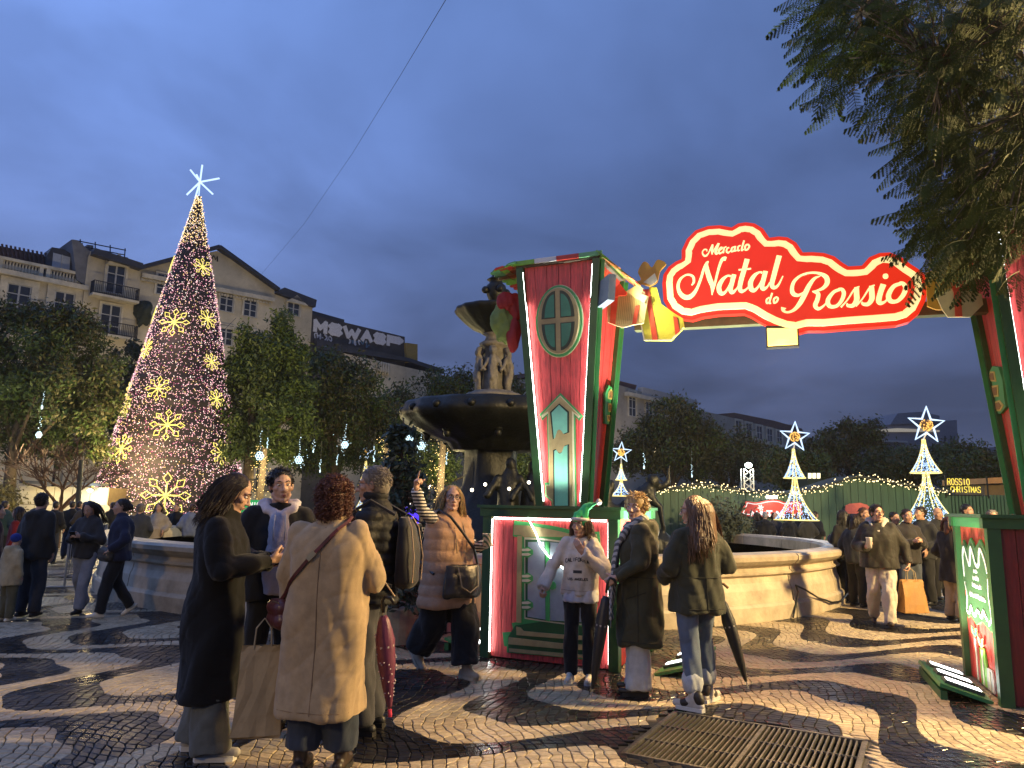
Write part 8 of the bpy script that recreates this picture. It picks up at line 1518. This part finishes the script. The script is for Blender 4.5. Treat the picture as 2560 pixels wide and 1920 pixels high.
def crowds():
    crowd('man in dark hooded coat seen from behind, left of the phone girl', 105, 1226, 9.95, -4, (.017, .018, .019), DJ, hb_dark, hood=1.0, build=1.18, coat=.78)
    p = crowd('girl in grey sweatshirt and pale jeans bent over her phone', 230, 1248, 10.4, 176, (.035, .036, .040), (.24, .26, .31), hb_dark, .42, J=dict(PH, **WK), pitch=-26); phone('phone held by the girl in grey sweatshirt', p.W((0, .36, 1.17)), (0, -.5, .9), (0, .9, .4))
    p = crowd('woman in navy padded jacket looking left, dark hair in a bun', 312, 1241, 10.1, 122, (.012, .016, .042), K, hb_dark, 0, True, J=dict(PK, **WK), coat=.80, shoe=mat('sneaker_white', (.66, .60, .48), .6), build=1.12)
    p.part('hair_bun', blob('bun', tf_prims([ellp((0, -.125, .0), (.05, .045, .05)), rc((0, -.08, .03), .06, (0, -.11, .0), .045)], p.HM), .010, 1, (.008, 80)), hb_dark)
    t = thing('waist_bag', 'olive bag at the front of the navy padded jacket', 'handbag', tuple(p.W((-.05, .2, .95)))); me = blob('bag_body', [rc(p.W((-.15, .14, .92)), .07, p.W((.06, .20, .92)), .07), rc(p.W((-.15, .14, .86)), .07, p.W((.06, .20, .86)), .07)], .014, 2); me.materials.append(mat('bag_olive', (.05, .045, .035), .45)); link('bag_body', me, t)
    crowd('child in cream hooded coat and blue beanie', 40, 1330, 9.6, -22, (.42, .34, .20), (.10, .09, .05), None, hood=1.0, coat=.70, hat=fab('blue_knit', (.01, .03, .22)), shoe=mat('sneaker_white', (.66, .60, .48), .6), build=1.25)
    crowd('person in plum jacket cut by the left picture edge', -8, 1255, 10.3, -60, (.045, .015, .03), K, hb_dark); crowd('woman in red jacket behind the child in cream', 52, 1262, 12.6, 100, (.16, .006, .008), K, hb_dark, .3)
    for i, (x, y, Y, yw, c, h, lab) in enumerate(((180, 1270, 19, 10, K, hb_dark, 'dark head in the far crowd beside the post'), (196, 1277, 20, -20, NV, hb_dark, 'short dark figure far back right of the post'), (213, 1273, 18.4, 30, (.05, .04, .03), hb_brown, 'brown-haired figure far back left of the phone girl'), (284, 1262, 19, 60, K, hb_dark, 'dark figure far back between phone girl and navy jacket'), (352, 1258, 14.6, 20, (.03, .035, .05), hb_grey, 'grey-haired figure just behind the navy jacket'), (396, 1287, 17, 185, (.34, .30, .24), hb_dark, 'woman in pale padded jacket in front of the cone tree'), (440, 1293, 18, 175, K, hb_brown, 'dark-clad figure in front of the cone tree'), (477, 1300, 17.4, 20, (.16, .20, .30), hb_brown, 'figure in light blue jacket left of the black coat'), (140, 1262, 17.5, 0, K, hb_dark, 'dark figure far back behind the hooded coat'), (8, 1290, 16, 0, (.02, .05, .05), hb_dark, 'figure in teal at the far left edge'))):
        crowd(lab, x, y, Y, yw, c, K if i % 2 else DJ, h, .25 if i in (5,) else 0, J=PK, minH=1.45)
    crowd('person in dark hood between the curly hair and the grey-haired man', 884, 1262, 8.4, 60, (.015, .017, .022), K, hb_dark, J=PH, hood=1.0, pitch=-15)
    # right-hand crowd
    R2 = ((2106, 1270, 13.2, 20, K, K, hb_black, .3, 'woman with black hair seen from behind, nearest the basin end'), (2134, 1280, 12.6, -60, (.02, .017, .017), K, hb_dark, .25, 'woman in black leather jacket facing the cup man'), (2156, 1265, 13.8, 200, (.03, .02, .02), DJ, hb_brown, 0, 'man behind the leather jacket, under the red board'), (2233, 1276, 13.6, 190, (.025, .022, .02), K, hb_dark, 0, 'dark man just behind the cup man shoulder'), (2264, 1268, 12.2, 182, (.030, .030, .014), (.05, .06, .08), hb_dark, 0, 'man in olive jumper looking at his phone'), (2302, 1262, 13.0, 105, (.014, .012, .012), K, hb_dark, 0, 'bearded man in black turned left behind the olive jumper'), (2340, 1264, 13.8, 185, (.02, .02, .02), K, None, 0, 'bald man facing us in front of the tall star tree'), (2413, 1256, 13.5, 200, K, K, hb_black, 0, 'black-haired man just left of the right tower base'), (2478, 1270, 11.4, 160, (.05, .045, .04), K, hb_grey, 0, 'grey-haired person behind the right tower base'), (2205, 1284, 15.5, 20, K, K, hb_dark, 0, 'dark figure far behind the cup man'))
    for x, y, Y, yw, c, tr, h, ln, lab in R2: p = crowd(lab, x, y, Y, yw, c, tr, h, ln, ln > 0, J=PH if yw in (182, 20) else PK, skin_k='warm', coat=.78, build=1.1)
    p = crowd('red-haired woman in long black coat and beige trousers by the right tower', 2372, 1284, 11.2, -70, (.014, .009, .008), (.40, .28, .16), hb_auburn, .26, True, coat=.62, J=PK); p.part('sweater', blob('sweater', [lsec([(.80, .10, .06, .0, .13), (1.1, .10, .06, 0, .13), (1.36, .07, .05, 0, .09)])], .018, 1), fab('beige_knit', (.42, .29, .19)))
    for i, (x, y, Y, yw, c, h, ln, lab) in enumerate(((1893, 1284, 20.4, 30, K, hb_dark, .2, 'dark figure at the left of the group behind the basin'), (1912, 1276, 20.2, -20, K, hb_white, 0, 'white-haired figure in the group behind the basin'), (1936, 1280, 20.8, 170, (.04, .04, .045), hb_dark, .2, 'figure in grey turned to us behind the basin'), (1971, 1282, 20.3, 10, K, hb_dark, .2, 'long-haired figure under the star tree skirt'), (1994, 1280, 20.8, 185, (.03, .025, .02), hb_dark, 0, 'figure facing us under the star tree skirt'), (2016, 1283, 20.3, 0, (.03, .028, .022), hb_dark, .2, 'figure in brown right of the star tree'), (2036, 1275, 20.8, -60, K, hb_dark, 0, 'tall dark figure at the right of the group behind the basin'), (1786, 1272, 21.0, 200, (.03, .03, .035), hb_dark, 0, 'man in grey left of the bush by the huts'), (1764, 1276, 21.15, 180, (.02, .02, .02), hb_dark, 0, 'figure half behind the long brown hair'))): crowd(lab, x, y, Y, yw, c, K, h, ln, J=PK, coat=.6, minH=1.5)
crowds()
bpy.data.scenes.remove(TS)
# ------------------------------------------------------------------ damp evening air
def haze():
    o = MB().box((0, 575, 16.2), (3200, 2050, 35.6)).build('haze', [])
    m = bpy.data.materials.new('haze_air'); m.use_nodes = True; nt = m.node_tree; nt.nodes.clear()
    out = nt.nodes.new('ShaderNodeOutputMaterial'); v = nt.nodes.new('ShaderNodeVolumePrincipled')
    v.inputs['Density'].default_value = .0004; v.inputs['Color'].default_value = (.92, .93, .96, 1); v.inputs['Anisotropy'].default_value = .6
    nt.links.new(v.outputs[0], out.inputs['Volume']); o.data.materials.append(m); o['kind'] = 'stuff'
haze()
